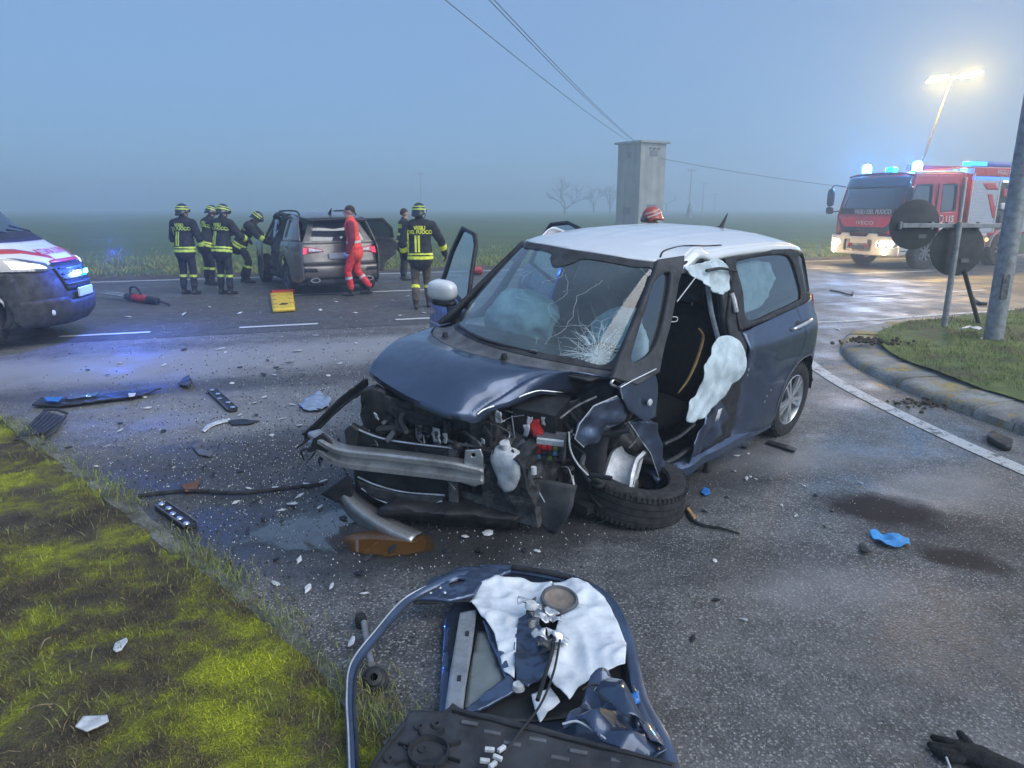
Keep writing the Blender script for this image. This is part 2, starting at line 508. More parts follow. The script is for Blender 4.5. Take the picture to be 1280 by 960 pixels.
def asphalt(name, lo, hi, stains=False, stone=0.30, tint=(1.0, 1.0, 1.0)):
    a = NT(name)
    big = a.noise(0.42, 6, 0.62)
    along = a.noise(1.0, 5, 0.6, vec=a.mapping((0.18, 1.5, 1), (0, 0, -rad(19)) if not stains else (0, 0, rad(35))))
    base = a.ramp(a.math('ADD', a.math('MULTIPLY', big, 0.62), a.math('MULTIPLY', along, 0.38)),
                  [(0.36, tuple(lo * c for c in tint)), (0.50, tuple((lo + hi) / 2 * c for c in tint)), (0.66, tuple(hi * c for c in tint))])
    med = a.ramp(a.noise(5.5, 6, 0.7), [(0.33, 0.55), (0.67, 1.4)])
    base = a.mix(1.0, base, med, 'MULTIPLY')
    fine = a.ramp(a.noise(70, 3, 0.7), [(0.30, 0.42), (0.68, 1.65)])
    base = a.mix(0.85, base, fine, 'MULTIPLY')
    cell = a.voro(78.0, out='Color'); dist = a.voro(78.0)
    cv = a.math('MULTIPLY', a.ramp(cell, [(0.56, 0.0), (0.74, 1.0)]), a.ramp(dist, [(0.25, 1.0), (0.55, 0.0)]))
    base = a.mix(a.math('MULTIPLY', cv, 0.85), base, (stone, stone * 0.98, stone * 0.95))
    cell2 = a.voro(165.0, out='Color')
    cv2 = a.ramp(cell2, [(0.72, 0.0), (0.80, 1.0)])
    base = a.mix(a.math('MULTIPLY', cv2, 0.45), base, (stone * 0.8, stone * 0.79, stone * 0.77))
    rough = a.ramp(a.noise(1.3, 5), [(0.35, 0.5), (0.6, 0.8)])
    if stains:
        # worn pale patches, oil-dark patches, and dried reddish brown stains
        for (x, y, rx, ry, r, k) in ((1.9, 4.9, 0.8, 0.25, 0.1, 0.5), (2.9, 4.35, 0.5, 0.28, 0.3, 0.55), (-2.0, 5.9, 0.9, 0.45, 0.2, 0.5), (-0.9, 4.9, 0.6, 0.5, 0.4, 0.4), (1.45, 3.1, 0.4, 0.22, 0.2, 0.35), (-3.9, 8.2, 2.4, 0.8, 0.34, 0.95), (-1.0, 9.6, 3.0, 0.7, 0.34, 0.95), (-6.5, 7.6, 2.4, 0.6, 0.3, 0.9), (-2.4, 6.4, 1.6, 0.5, 0.2, 0.5)):
            base = a.mix(a.math('MULTIPLY', a.spot(x, y, rx, ry, r, 0.9, 0.7, 2.2), k), base, (0.27, 0.27, 0.275))
        for (x, y, rx, ry, r, k) in ((-1.0, 4.2, 1.7, 0.75, 0.1, 0.72), (-2.2, 4.9, 1.5, 0.5, 0.5, 0.65), (-0.2, 3.7, 1.0, 0.5, 0.2, 0.6), (0.9, 3.3, 0.7, 0.25, 0.2, 0.4), (-3.6, 7.0, 2.2, 0.30, 0.3, 0.6), (1.3, 2.4, 0.9, 0.5, 0.2, 0.3), (2.6, 2.6, 0.9, 0.5, 0.0, 0.35), (-0.6, 6.7, 1.3, 0.3, 0.3, 0.45), (1.1, 4.4, 1.0, 0.35, 0.75, 0.6)):
            base = a.mix(a.math('MULTIPLY', a.spot(x, y, rx, ry, r, 0.8, 0.8, 2.6), k), base, (0.030, 0.031, 0.034))
        for (x, y, rx, ry, r, k) in ((2.27, 4.00, 0.34, 0.25, -0.4, 0.97), (2.36, 3.38, 0.22, 0.12, -0.5, 0.92), (2.62, 3.62, 0.42, 0.3, 0.0, 0.4)):
            st_ = a.math('MULTIPLY', a.spot(x, y, rx, ry, r, 0.7, 0.6, 5), k)
            base = a.mix(st_, base, (0.016, 0.007, 0.006)); rough = a.mix(st_, rough, (0.92, 0.92, 0.92))
        wet = a.spot(-0.75, 3.75, 1.15, 0.55, 0.1, 0.6, 0.6, 2.5)
        base = a.mix(a.math('MULTIPLY', wet, 0.6), base, (0.022, 0.022, 0.024))
        rough = a.mix(a.math('MULTIPLY', wet, 0.8), rough, (0.28, 0.28, 0.28))
    h = a.math('ADD', a.math('MULTIPLY', dist, -0.6), a.math('MULTIPLY', a.noise(120, 3), 0.6))
    return a.out(base, rough, a.bump(h, 0.55, 0.006))
M['asphalt'] = asphalt('asphalt', 0.042, 0.155, True, 0.42)
M['road_asphalt'] = asphalt('road_asphalt', 0.040, 0.085, False, 0.2)

def line_paint(name, col, wear=0.5):
    a = NT(name)
    k = a.ramp(a.math('ADD', a.math('MULTIPLY', a.noise(9, 6, 0.7), 0.6), a.math('MULTIPLY', a.noise(55, 4, 0.7), 0.4)), [(wear - 0.05, 0.0), (wear + 0.02, 1.0)])
    c = a.mix(k, (0.10, 0.10, 0.105), a.mix(a.noise(3), col, tuple(x * 0.82 for x in col)))
    return a.out(c, 0.75, a.bump(a.noise(90, 3), 0.3, 0.004))
M['line'] = line_paint('line', (0.62, 0.63, 0.63), 0.40)
M['line_worn'] = line_paint('line_worn', (0.56, 0.57, 0.57), 0.465)

def soil_mask(a):
    return a.noise(1.5, 5, 0.62)
def turf(name, moss=True, blades=False):
    a = NT(name)
    p = soil_mask(a)
    q = a.noise(7.0, 5, 0.65)
    mixv = a.math('ADD', a.math('MULTIPLY', p, 0.72), a.math('MULTIPLY', q, 0.28))
    if moss:
        c = a.ramp(mixv, [(0.39, (0.060, 0.045, 0.030)), (0.47, (0.12, 0.095, 0.05)), (0.51, (0.18, 0.165, 0.045)), (0.545, (0.27, 0.28, 0.026)), (0.605, (0.46, 0.50, 0.02))])
    else:
        c = a.ramp(mixv, [(0.34, (0.16, 0.13, 0.07)), (0.43, (0.19, 0.18, 0.07)), (0.52, (0.19, 0.24, 0.06)), (0.65, (0.28, 0.33, 0.09))])
    f = a.ramp(a.noise(95, 4, 0.7), [(0.3, 0.45), (0.7, 1.6)])
    c = a.mix(0.8, c, f, 'MULTIPLY')
    if blades:
        oi = a.noise(33, 2)
        c = a.mix(a.ramp(oi, [(0.52, 0.0), (0.68, 0.55)]), c, (0.25, 0.22, 0.11))
        a.b.inputs['Subsurface Weight'].default_value = 0.0
    h = a.math('ADD', a.noise(120, 4), a.math('MULTIPLY', a.noise(30, 4), 1.6))
    return a.out(c, 0.92, None if blades else a.bump(h, 1.0, 0.03))
M['moss'] = turf('moss'); M['moss_blade'] = turf('moss_blade', True, True)
M['lawn'] = turf('lawn', False); M['lawn_blade'] = turf('lawn_blade', False, True)
def field_mat():
    a = NT('field_grass')
    p = a.noise(0.09, 5, 0.55); q = a.noise(0.9, 5, 0.65)
    rows = a.noise(1.0, 3, vec=a.mapping((0.05, 0.9, 1), (0, 0, -rad(19))))
    v = a.math('ADD', a.math('ADD', a.math('MULTIPLY', p, 0.4), a.math('MULTIPLY', q, 0.35)), a.math('MULTIPLY', rows, 0.25))
    c = a.ramp(v, [(0.36, (0.055, 0.062, 0.020)), (0.48, (0.060, 0.098, 0.022)), (0.62, (0.085, 0.145, 0.032))])
    c = a.mix(0.6, c, a.ramp(a.noise(14, 4), [(0.35, 0.5), (0.65, 1.5)]), 'MULTIPLY')
    return a.out(c, 0.95, a.bump(a.noise(6, 5), 1.0, 0.15))
M['field'] = field_mat()
M['mud'] = mat('mud', (0.060, 0.048, 0.032), 0.9, var=0.5, vscale=2.5, bump=0.8, bscale=14)

mb = MB()
# field with gentle relief near by
us = np.concatenate([np.linspace(-800, -60, 10)[:-1], np.linspace(-60, 60, 61), np.linspace(60, 800, 10)[1:]])
vs_ = np.concatenate([np.linspace(-800, 20.9, 6)[:-1], np.linspace(20.9, 60, 30), np.linspace(60, 800, 18)[1:]])
G = np.zeros((len(us), len(vs_), 3))
for i, u in enumerate(us):
    for j, v in enumerate(vs_):
        z = -0.10
        if v > 22: z += 0.16 * min(1, (v - 22) / 6) * (0.5 + nz((u, v, 0), 0.16)) + 0.04 * nz((u, v, 0), 0.6, 4)
        G[i, j] = road_pt(u, v, z)
mb.grid(G)
structure(mb.build('field', M['field'], angle=180))

mb = MB()
mb.add([road_pt(-160, 11.0, 0.004), road_pt(160, 11.0, 0.004), road_pt(160, 20.75, 0.004), road_pt(-160, 20.75, 0.004)], [(0, 1, 2, 3)])
main_road = structure(mb.build('main_road', M['road_asphalt']))
mb = MB()
side = [road_pt(-60, 11.15), road_pt(60, 11.15), (60, -6, 0), (-60, -6, 0)]
mb.add(side, [(0, 3, 2, 1)])
side_road = structure(mb.build('side_road', M['asphalt']))
# muddy margin beyond the far edge line
mb = MB(); P2 = []
for k in range(121):
    u = -60 + k
    P2.append([road_pt(u, 20.6 + 0.12 * nz((u, 0, 0), 0.8), 0.012), road_pt(u, 21.7 + 0.3 * nz((u, 3, 0), 0.5), 0.02)])
mb.grid(P2)
structure(mb.build('road_margin', M['mud'], angle=180))

def strip(a, b, w, z=0.009, n=2):
    a = Vector(a); b = Vector(b); d = (b - a).normalized(); s = Vector((-d.y, d.x, 0)) * w / 2
    return [[tuple(a + (b - a) * t + s + Vector((0, 0, z))), tuple(a + (b - a) * t - s + Vector((0, 0, z)))] for t in np.linspace(0, 1, n)]
def marking(name, rows, m, parent):
    mb = MB(); mb.grid(rows, smooth=False); return mb.build(name, m, parent)
# far solid edge line, dashed centre line, short dashes across the junction mouth
marking('edge_line', strip(road_pt(-60, 20.05), road_pt(60, 20.05), 0.14, 0.009), M['line'], main_road)
for k in range(-3, 4):
    u0 = -4.55 + k * 7.5
    marking('centre_dash', strip(road_pt(u0 - 2.55, 15.72), road_pt(u0 + 0.55, 15.72), 0.13, 0.009), M['line'], main_road)
DU = 2.42
for k in range(-2, 8):
    u0 = -2.9 + k * DU
    marking('junction_dash', strip(road_pt(u0, 11.55), road_pt(u0 + 1.18, 11.55), 0.13, 0.010), M['line'], main_road)
# worn solid line along the kerb of the island, and the line behind the island
def poly_line(name, pts, w, m, n=40, z=0.006):
    c = crom(pts, n); mb = MB(); rows = []
    for i in range(n):
        d = c[min(i + 1, n - 1)] - c[max(i - 1, 0)]; d = d / np.linalg.norm(d); s = np.array([-d[1], d[0]]) * w / 2
        rows.append([(*(c[i] + s), z), (*(c[i] - s), z)])
    mb.grid(rows, smooth=False); return mb.build(name, m, side_road)
poly_line('kerb_line', [(3.72, 9.2), (3.52, 7.9), (3.46, 7.0), (3.48, 6.2), (3.52, 5.5), (3.58, 4.9), (3.66, 4.3), (3.8, 3.2), (4.0, 1.5)], 0.15, M['line_worn'])
poly_line('rear_line', [(4.2, 11.2), (5.2, 11.35), (6.1, 11.62), (7.2, 12.05), (8.9, 12.65), (12, 13.7)], 0.13, M['line_worn'])

# ---- island on the right: grass sheet, kerb stones
kerb_out = [(6.6, 11.25), (5.7, 10.75), (5.0, 10.15), (4.5, 9.45), (4.2, 8.75), (4.03, 8.0), (3.99, 7.2), (4.03, 6.5), (4.12, 5.9), (4.22, 5.35), (4.4, 4.5), (4.7, 3.3), (5.1, 2.0)]
ko = crom(kerb_out, 121)
def offset_curve(c, w):
    d = np.gradient(c, axis=0); d /= np.linalg.norm(d, axis=1)[:, None]
    return c + np.stack([-d[:, 1], d[:, 0]], 1) * w
ki = offset_curve(ko, 0.50)
isl = [tuple(p) for p in offset_curve(ko, 0.42)] + [(14, 2.0), (14, 13.6), (9.0, 12.1)]
mb = MB()
mb.panel(isl, lambda x, y: (x, y, 0.15 + 0.035 * nz((x, y, 0), 1.3) + 0.014 * nz((x, y, 0), 6)), 0.08)
island = structure(mb.build('traffic_island', M['lawn'], angle=180))
def kerb_mat():
    a = NT('kerb_concrete')
    c = a.ramp(a.noise(2.6, 6, 0.65), [(0.35, (0.17, 0.165, 0.15)), (0.6, (0.36, 0.35, 0.32))])
    c = a.mix(a.ramp(a.noise(2.0, 5, 0.6, vec=a.mapping(loc=(3, 7, 0))), [(0.50, 0.0), (0.58, 0.85)]), c, (0.42, 0.30, 0.07))
    c = a.mix(a.ramp(a.noise(5.0, 5, 0.7, vec=a.mapping(loc=(9, 1, 0))), [(0.56, 0.0), (0.66, 0.6)]), c, (0.09, 0.095, 0.04))
    c = a.mix(0.7, c, a.ramp(a.noise(60, 4), [(0.3, 0.6), (0.7, 1.35)]), 'MULTIPLY')
    return a.out(c, 0.92, a.bump(a.noise(45, 5), 0.7, 0.012))
M['kerb'] = kerb_mat()
def edging_mat():
    a = NT('old_edging')
    c = a.ramp(a.noise(4.0, 6, 0.7), [(0.36, (0.06, 0.062, 0.035)), (0.48, (0.11, 0.11, 0.085)), (0.62, (0.22, 0.215, 0.19))])
    c = a.mix(0.8, c, a.ramp(a.noise(60, 4), [(0.3, 0.5), (0.7, 1.4)]), 'MULTIPLY')
    return a.out(c, 0.95, a.bump(a.noise(45, 5), 0.9, 0.015))
M['old_edging'] = edging_mat()
def kerb_run(name, outer, inner, cuts, h, m, parent):
    """one bevelled stone between each pair of cuts, joints left open"""
    for i0, i1 in zip(cuts[:-1], cuts[1:]):
        mb = MB(); rows = []
        n = i1 - i0
        dz = RNG.uniform(-0.012, 0.012); tl = RNG.uniform(-0.012, 0.012)
        for k in range(n + 1):
            t = k / n
            tt = i0 + (i1 - i0) * (0.016 + 0.968 * t)
            i = int(tt); f = tt - i
            i2 = min(i + 1, len(outer) - 1)
            o = outer[i] * (1 - f) + outer[i2] * f; q = inner[i] * (1 - f) + inner[i2] * f
            prof = ((-0.015, -0.02), (0.0, h * 0.55), (0.05, h * 0.85), (0.11, h), (0.32, h + 0.012), (0.5, h + 0.02), (0.5, -0.02)) if h > 0.09 else ((0.0, -0.02), (0.0, h * 0.8), (0.03, h), (0.97, h), (1.0, h * 0.8), (1.0, -0.02))
            wd = np.linalg.norm(q - o); dirv = (q - o) / wd
            sc_ = 1.0 if h > 0.09 else wd
            rows.append([(*(o + dirv * (a * sc_ + 0.012 * nz((o[0], o[1], b), 5))), b + (dz + tl * (t - .5) + 0.010 * nz((o[0], o[1], a), 4) if b > 0 else 0)) for a, b in prof])
        mb.grid(rows)
        e = len(rows[0])
        mb.add(rows[0], [tuple(range(e))]); mb.add(rows[-1], [tuple(range(e))[::-1]])
        mb.build(name, m, parent, angle=50)
kerb_run('kerb_stone', ko, ki, [0, 9, 18, 26, 34, 43, 53, 62, 70, 78, 86, 94, 102, 111, 120], 0.105, M['kerb'], island)

# ---- mossy verge on the left with its flush concrete edging
lk = [(-7.5, 7.5), (-5.6, 6.75), (-4.57, 6.05), (-4.18, 5.72), (-3.59, 5.16), (-2.74, 4.40), (-2.11, 3.81), (-1.64, 3.36), (-1.36, 3.10), (-0.89, 2.64), (-0.62, 2.36), (-0.43, 2.14), (-0.2, 1.85), (0.3, 1.1), (0.9, 0.2)]
lo_ = crom(lk, 141)
li_ = offset_curve(lo_, -0.10)
def verge_z(x, y):
    return 0.045 + 0.045 * nz((x, y, 0), 0.9, 2) + 0.028 * nz((x, y, 0), 3.2, 5) + 0.012 * nz((x, y, 0), 11, 8)
vg = [tuple(p) for p in offset_curve(lo_, -0.075)] + [(0.9, -2.5), (-9, -2.5), (-9, 7.4)]
mb = MB()
mb.panel(vg, lambda x, y: (x, y, verge_z(x, y)), 0.045)
verge = structure(mb.build('verge', M['moss'], angle=180))
kerb_run('edging_stone', lo_, li_, [0, 14, 28, 40, 50, 58, 66, 75, 84, 93, 103, 113, 126, 140], 0.042, M['old_edging'], verge)

# ---- blades of grass: uncountable, one object per patch
def blades(name, pts, hmin, hmax, wid, m, label, cat, lean=0.6, seed=1):
    r = np.random.default_rng(seed); P_ = np.asarray(pts, float); n = len(P_)
    h = r.uniform(hmin, hmax, n) * r.uniform(0.6, 1.0, n); a = r.uniform(0, 2 * np.pi, n); b = r.uniform(0, 2 * np.pi, n)
    w = wid * r.uniform(0.6, 1.3, n); ln = h * lean * r.uniform(0.2, 1.0, n)
    sx, sy = np.cos(a) * w / 2, np.sin(a) * w / 2; lx, ly = np.cos(b) * ln, np.sin(b) * ln
    V = np.zeros((n, 5, 3))
    V[:, 0] = P_ + np.stack([-sx, -sy, 0 * h - 0.005], 1); V[:, 1] = P_ + np.stack([sx, sy, 0 * h - 0.005], 1)
    V[:, 2] = P_ + np.stack([sx * .8 + lx * .35, sy * .8 + ly * .35, h * .6], 1); V[:, 3] = P_ + np.stack([-sx * .8 + lx * .35, -sy * .8 + ly * .35, h * .6], 1)
    V[:, 4] = P_ + np.stack([lx, ly, h], 1)
    me = bpy.data.meshes.new(name)
    me.vertices.add(n * 5); me.vertices.foreach_set('co', V.reshape(-1))
    idx = np.arange(n)[:, None] * 5
    loops = np.concatenate([idx + np.array([[0, 1, 2, 3]]), idx + np.array([[3, 2, 4]])], 1).reshape(-1)
    me.loops.add(n * 7); me.loops.foreach_set('vertex_index', loops.astype(np.int32))
    st = (np.arange(n)[:, None] * 7 + np.array([[0, 4]])).reshape(-1)
    me.polygons.add(n * 2); me.polygons.foreach_set('loop_start', st.astype(np.int32))
    me.update(calc_edges=True); me.validate(); me.materials.append(m)
    o = bpy.data.objects.new(name, me); COL.objects.link(o)
    return stuff(o, label, cat)
def inside(P_, poly):
    poly = np.asarray(poly); q = np.roll(poly, -1, 0); ins = np.zeros(len(P_), bool)
    for a, b in zip(poly, q):
        if abs(b[1] - a[1]) < 1e-12: continue
        ins ^= ((a[1] > P_[:, 1]) != (b[1] > P_[:, 1])) & (P_[:, 0] < (b[0] - a[0]) * (P_[:, 1] - a[1]) / (b[1] - a[1]) + a[0])
    return ins
rg = np.random.default_rng(3)
# moss fuzz: very short, thins out over the bare soil
c_ = np.stack([rg.uniform(-6.0, -0.1, 260000), rg.uniform(1.2, 6.8, 260000)], 1)
c_ = c_[rg.random(len(c_)) < np.clip(2.6 / (c_[:, 1] ** 1.1), 0.10, 1)]
c_ = c_[inside(c_, vg)]
c_ = c_[(c_[:, 1] > 1.25 * np.abs(c_[:, 0]) - 1.0)]
keep = np.array([nz((x, y, 0), 1.5, 0.0) + 0.5 * nz((x, y, 0), 5, 9) > -0.18 + 0.12 * ((i % 7) - 3) for i, (x, y) in enumerate(c_)])
c_ = c_[keep]
blades('moss_fuzz', [(x, y, verge_z(x, y)) for x, y in c_], 0.008, 0.026, 0.004, M['moss_blade'], 'short yellow-green moss covering the verge beside the wreck', 'moss', 1.2, 5)
# longer grass: along the edging and in tufts
pts = []
for k in range(4500):
    t = rg.uniform(0.05, 0.92); p = lo_[int(t * 140)]
    if nz((p[0], p[1], 0), 1.7, 40) < -0.15 + rg.uniform(-0.25, 0.25): continue
    d = rg.normal(0.0, 0.075) - 0.01
    q = p + np.array([0.68, 0.73]) * d + rg.normal(0, 0.03, 2)
    pts.append((q[0], q[1], 0.01 if d > 0 else 0.05))
for k in range(150):
    c = np.array([rg.uniform(-4.5, -0.3), rg.uniform(1.5, 5.8)])
    if not inside(c[None], vg)[0]: continue
    for j in range(rg.integers(6, 34)):
        q = c + rg.normal(0, 0.055, 2)
        if inside(q[None], vg)[0]: pts.append((q[0], q[1], verge_z(*q)))
blades('verge_grass', pts, 0.025, 0.07, 0.0045, M['lawn_blade'], 'thin grass blades along the concrete edging of the verge', 'grass', 1.1, 6)
M['straw'] = mat('straw', (0.20, 0.155, 0.085), 0.85, var=0.4, vscale=30)
pts = []
for k in range(170):
    c = np.array([rg.uniform(-4.2, -0.2), rg.uniform(1.4, 5.6)])
    if nz((c[0], c[1], 0), 1.1, 21) < 0.0: continue
    for j in range(rg.integers(10, 36)):
        q = c + rg.normal(0, 0.09, 2)
        if inside(q[None], vg)[0]: pts.append((q[0], q[1], verge_z(*q)))
blades('dead_grass', pts, 0.012, 0.045, 0.004, M['straw'], 'flattened dead brown grass and leaf litter on the verge', 'dead grass', 2.6, 16)
c_ = np.stack([rg.uniform(4, 12.5, 60000), rg.uniform(4.0, 13, 60000)], 1)
c_ = c_[inside(c_, isl)]
c_ = c_[(c_[:, 0] < 0.80 * c_[:, 1] + 0.6)]
c_ = c_[np.array([nz((x, y, 0), 1.2, 0.0) + 0.4 * nz((x, y, 0), 4, 3) > -0.28 for x, y in c_])][:34000]
blades('island_grass', [(x, y, 0.14 + 0.03 * nz((x, y, 0), 1.3)) for x, y in c_], 0.025, 0.075, 0.008, M['lawn_blade'], 'green grass covering the traffic island round the sign post', 'grass', 1.0, 8)
pts = []
for k in range(26000):
    u = rg.uniform(-22, 30); v = 21.2 + abs(rg.normal(0, 4.5))
    if nz((u, v, 0), 0.5, 6) < -0.25: continue
    p = road_pt(u, v); pts.append((p.x, p.y, -0.06 + (0.10 * min(1, max(0, v - 22) / 6))))
blades('field_edge_grass', pts, 0.06, 0.20, 0.03, M['lawn_blade'], 'rough grass along the field edge beyond the main road', 'grass', 0.9, 9)
# ---------------------------------------------------------------- the wrecked hatchback
CF = Frame((0.64, 5.06, 0.0), -0.085, 0.04, -2.355)
car = thing('wrecked_car', 'crushed dark blue hatchback with white roof standing on the side road', 'car', CF.loc, CF.rot)

side_prof = curve1([0.10, 0.18, 0.30, 0.55, 0.80, 0.93, 1.01, 1.08, 1.25, 1.42, 1.54, 1.62],
                   [0.80, 0.84, 0.868, 0.885, 0.882, 0.868, 0.828, 0.795, 0.735, 0.672, 0.62, 0.56])
def plan_fac(x):                                    # how far the flank pulls in towards nose and tail
    d = 0.0
    if x < -1.35: d += 0.30 * ((-1.35 - x) / 0.70) ** 2.6
    if x > 1.1: d += 0.22 * ((x - 1.1) / 0.9) ** 2
    return d
def sideY(x, z): return side_prof(z) - plan_fac(x)
def SL(x, z, off=0.0): return (x, sideY(x, z) + off, z)
def SR(x, z, off=0.0): return (x, -sideY(x, z) - off, z)
def KS(px, py):                                     # picture point -> (x, z) on the left flank
    p = CF.on(px, py, 1, lambda x, z: sideY(x, z), 0.8)
    return (p.x, p.z)
roof_c = curve1([-2.02, -1.9, -1.7, -1.3, -0.7, -0.1, 0.3, 0.45, 0.6], [1.36, 1.46, 1.535, 1.60, 1.635, 1.63, 1.585, 1.555, 1.51])
def roofZ(x, y):
    return roof_c(x) - 0.062 * abs(y / 0.6) ** 2.3

def circle(cx, cz, r, n=40, a0=0, a1=360):
    return [(cx + r * math.cos(rad(a)), cz + r * math.sin(rad(a))) for a in np.linspace(a0, a1, n, endpoint=(a1 - a0) % 360 != 0)]

# ---- flank: rear door and rear wing, left (dented) and right
AX, AZ, AR = -1.43, 0.33, 0.365
def belt(x): return 1.035 + 0.075 * max(0, (-0.4 - x)) / 1.4
def flank_poly(x0):
    top = [(x, belt(x)) for x in np.linspace(x0, -1.78, 14)]
    rear = [(-1.86, 1.10), (-1.96, 1.02), (-2.02, 0.85), (-2.04, 0.65), (-2.04, 0.45), (-2.0, 0.30)]
    arch = circle(AX, AZ, AR, 26, -12, 192)
    arch = [p for p in arch if p[1] > 0.235]
    return top + rear + [(AX - AR - 0.02 + 0.0, 0.26)][:0] + [(-1.84, 0.27)] + arch[::-1][::-1][::-1] if False else top + rear + [(-1.83, 0.27)] + [p for p in circle(AX, AZ, AR, 30, 190, -10) if p[1] > 0.24] + [(-1.06, 0.225), (x0 - 0.02, 0.225)]
def dent(x, z):
    """the rear door is pushed in towards the torn front edge"""
    k = math.exp(-((x + 0.52) / 0.22) ** 2) * math.exp(-((z - 0.55) / 0.30) ** 2)
    k2 = math.exp(-((x + 0.85) / 0.16) ** 2 - ((z - 0.60) / 0.10) ** 2)
    k3 = math.exp(-((x + 0.45) / 0.12) ** 2 - ((z - 0.33) / 0.10) ** 2)
    return -0.055 * k + 0.012 * k2 - 0.05 * k3 + (0.03 * nz((x, z, 0), 9, 3) * max(0, 1 - (abs(x + 0.45) / 0.22)) if x > -0.7 else 0)
mb = MB()
mb.panel(flank_poly(-0.45), lambda x, z: SL(x, z, dent(x, z)), 0.022)
flank = mb.build('rear_flank', M['paint_blue'], car, thick=0.012, angle=60)
flank['label'] = 'dented dark blue rear door and wing'
mb = MB()
mb.panel(flank_poly(-0.45), lambda x, z: SR(x, z), 0.03)
mb.build('rear_flank', M['paint_blue'], car, thick=0.012, angle=60)
# door shut line, pressed crease and stone-chip specks
mb = MB()
shut = [(-1.30, 1.10), (-1.33, 0.98), (-1.36, 0.86), (-1.28, 0.74), (-1.13, 0.62), (-1.04, 0.45), (-1.04, 0.30)]
c = crom(shut, 40); mb.grid([[SL(p[0] - 0.005, p[1], dent(p[0], p[1]) + 0.0075), SL(p[0] + 0.005, p[1], dent(p[0], p[1]) + 0.0075)] for p in c])
mb.build('door_gap', M['black_plastic'], flank)
mb = MB()
h = [KS(988, 412), KS(996, 407), KS(1010, 399)]
p0 = h[1]
mb.tube([SL(h[0][0], h[0][1], 0.004), SL(h[0][0] - 0.03, h[0][1] + 0.012, 0.034), SL(h[2][0] + 0.03, h[2][1], 0.034), SL(h[2][0], h[2][1], 0.004)], [0.010, 0.014, 0.015, 0.010], 10, dense=14)
mb.build('door_handle', M['alloy'], flank)
mb = MB(); mb.panel(circle(0, 0, 1, 20), lambda a, b: SL(p0[0] - 0.02 + 0.06 * a, p0[1] + 0.032 * b, 0.0072), 0.25)
mb.build('handle_cup', M['black_plastic'], flank)
for q in ((962, 487), (958, 495), (938, 462), (956, 502), (940, 470)):
    mb = MB()
    x, z = KS(*q); mb.panel(circle(0, 0, 1, 7), lambda a, b: SL(x + 0.006 * a, z + 0.012 * b, dent(x, z) + 0.0075), 0.6)
    mb.build('paint_chip', M['bare_metal'], flank)

# ---- windows of the left flank: frame band, rear door glass, quarter glass
win_outer = [(-0.42, 1.05), (-0.43, 1.30), (-0.40, 1.515), (-0.9, 1.53), (-1.4, 1.50), (-1.72, 1.45), (-1.86, 1.30), (-1.88, 1.12), (-1.6, 1.095), (-1.0, 1.065)]
def rr(cx, cz, w, h, k=0.2, n=32, sk=0.0):
    out = []
    for t in np.linspace(0, 2 * math.pi, n, endpoint=False):
        c_, s_ = math.cos(t), math.sin(t); e = 2 / 5
        X = math.copysign(abs(c_) ** e, c_) * w / 2; Z = math.copysign(abs(s_) ** e, s_) * h / 2
        out.append((cx + X, cz + Z + sk * X))
    return out
win1 = [(-0.56, 1.10), (-0.55, 1.30), (-0.53, 1.465), (-0.62, 1.485), (-0.95, 1.488), (-1.25, 1.47), (-1.37, 1.43), (-1.42, 1.30), (-1.44, 1.15), (-1.38, 1.13), (-1.0, 1.105)]
win2 = [(-1.54, 1.17), (-1.52, 1.30), (-1.50, 1.42), (-1.55, 1.44), (-1.66, 1.425), (-1.75, 1.36), (-1.80, 1.25), (-1.81, 1.17), (-1.76, 1.155)]
win1 = [tuple(p) for p in crom(win1, 60, True)]; win2 = [tuple(p) for p in crom(win2, 40, True)]
for S_, nm in ((SL, 'l'), (SR, 'r')):
    mb = MB(); mb.panel(win_outer, lambda x, z: S_(x, z, -0.004), 0.02, holes=[win1, win2])
    fr_ = mb.build('window_band', M['black_plastic'], car, thick=0.012, angle=60)
    mb = MB(); mb.panel([(x, z) for x, z in win1], lambda x, z: S_(x, z, -0.012), 0.05); mb.build('rear_door_glass', M['window'] if nm == 'l' else M['dark_window'], fr_)
    mb = MB(); mb.panel([(x, z) for x, z in win2], lambda x, z: S_(x, z, -0.012), 0.05); mb.build('quarter_glass', M['dark_window'], fr_)
mb = MB()
mb.panel(win1, lambda x, z: SL(x, z, -0.02), 0.03, holes=[[(x * 1.0 + 0.0, z) for x, z in crom([(-0.585, 1.125), (-0.575, 1.30), (-0.56, 1.455), (-0.95, 1.465), (-1.30, 1.43), (-1.38, 1.30), (-1.39, 1.17), (-1.0, 1.135)], 50, True)]])
mb.build('glass_seal', M['rubber'], fr_)

# ---- roof
roof_poly = [(0.43, 0.0), (0.41, 0.2), (0.37, 0.38), (0.30, 0.52), (0.22, 0.585), (0.0, 0.608), (-0.5, 0.617), (-1.0, 0.612), (-1.5, 0.585), (-1.8, 0.545), (-1.93, 0.47), (-2.0, 0.3), (-2.02, 0.0)]
roof_poly = roof_poly + [(x, -y) for x, y in roof_poly[::-1][1:-1]]
def roof_pt(x, y):
    z = roofZ(x, y)
    # buckled left front edge
    k = math.exp(-((x - 0.02) / 0.22) ** 2) * max(0, (y - 0.40) / 0.2) ** 1.5
    z += 0.035 * k * math.sin((x + 0.2) * 14) + 0.02 * k
    z += 0.010 * math.exp(-((x + 0.15) / 0.35) ** 2) * nz((x, y, 0), 5, 2)
    # stamped ribs
    for yc in (-0.3, 0.0, 0.3):
        if -1.5 < x < 0.1: z += 0.004 * math.exp(-((y - yc) / 0.03) ** 2)
    return (x, y, z)
mb = MB(); mb.panel(roof_poly, roof_pt, 0.028)
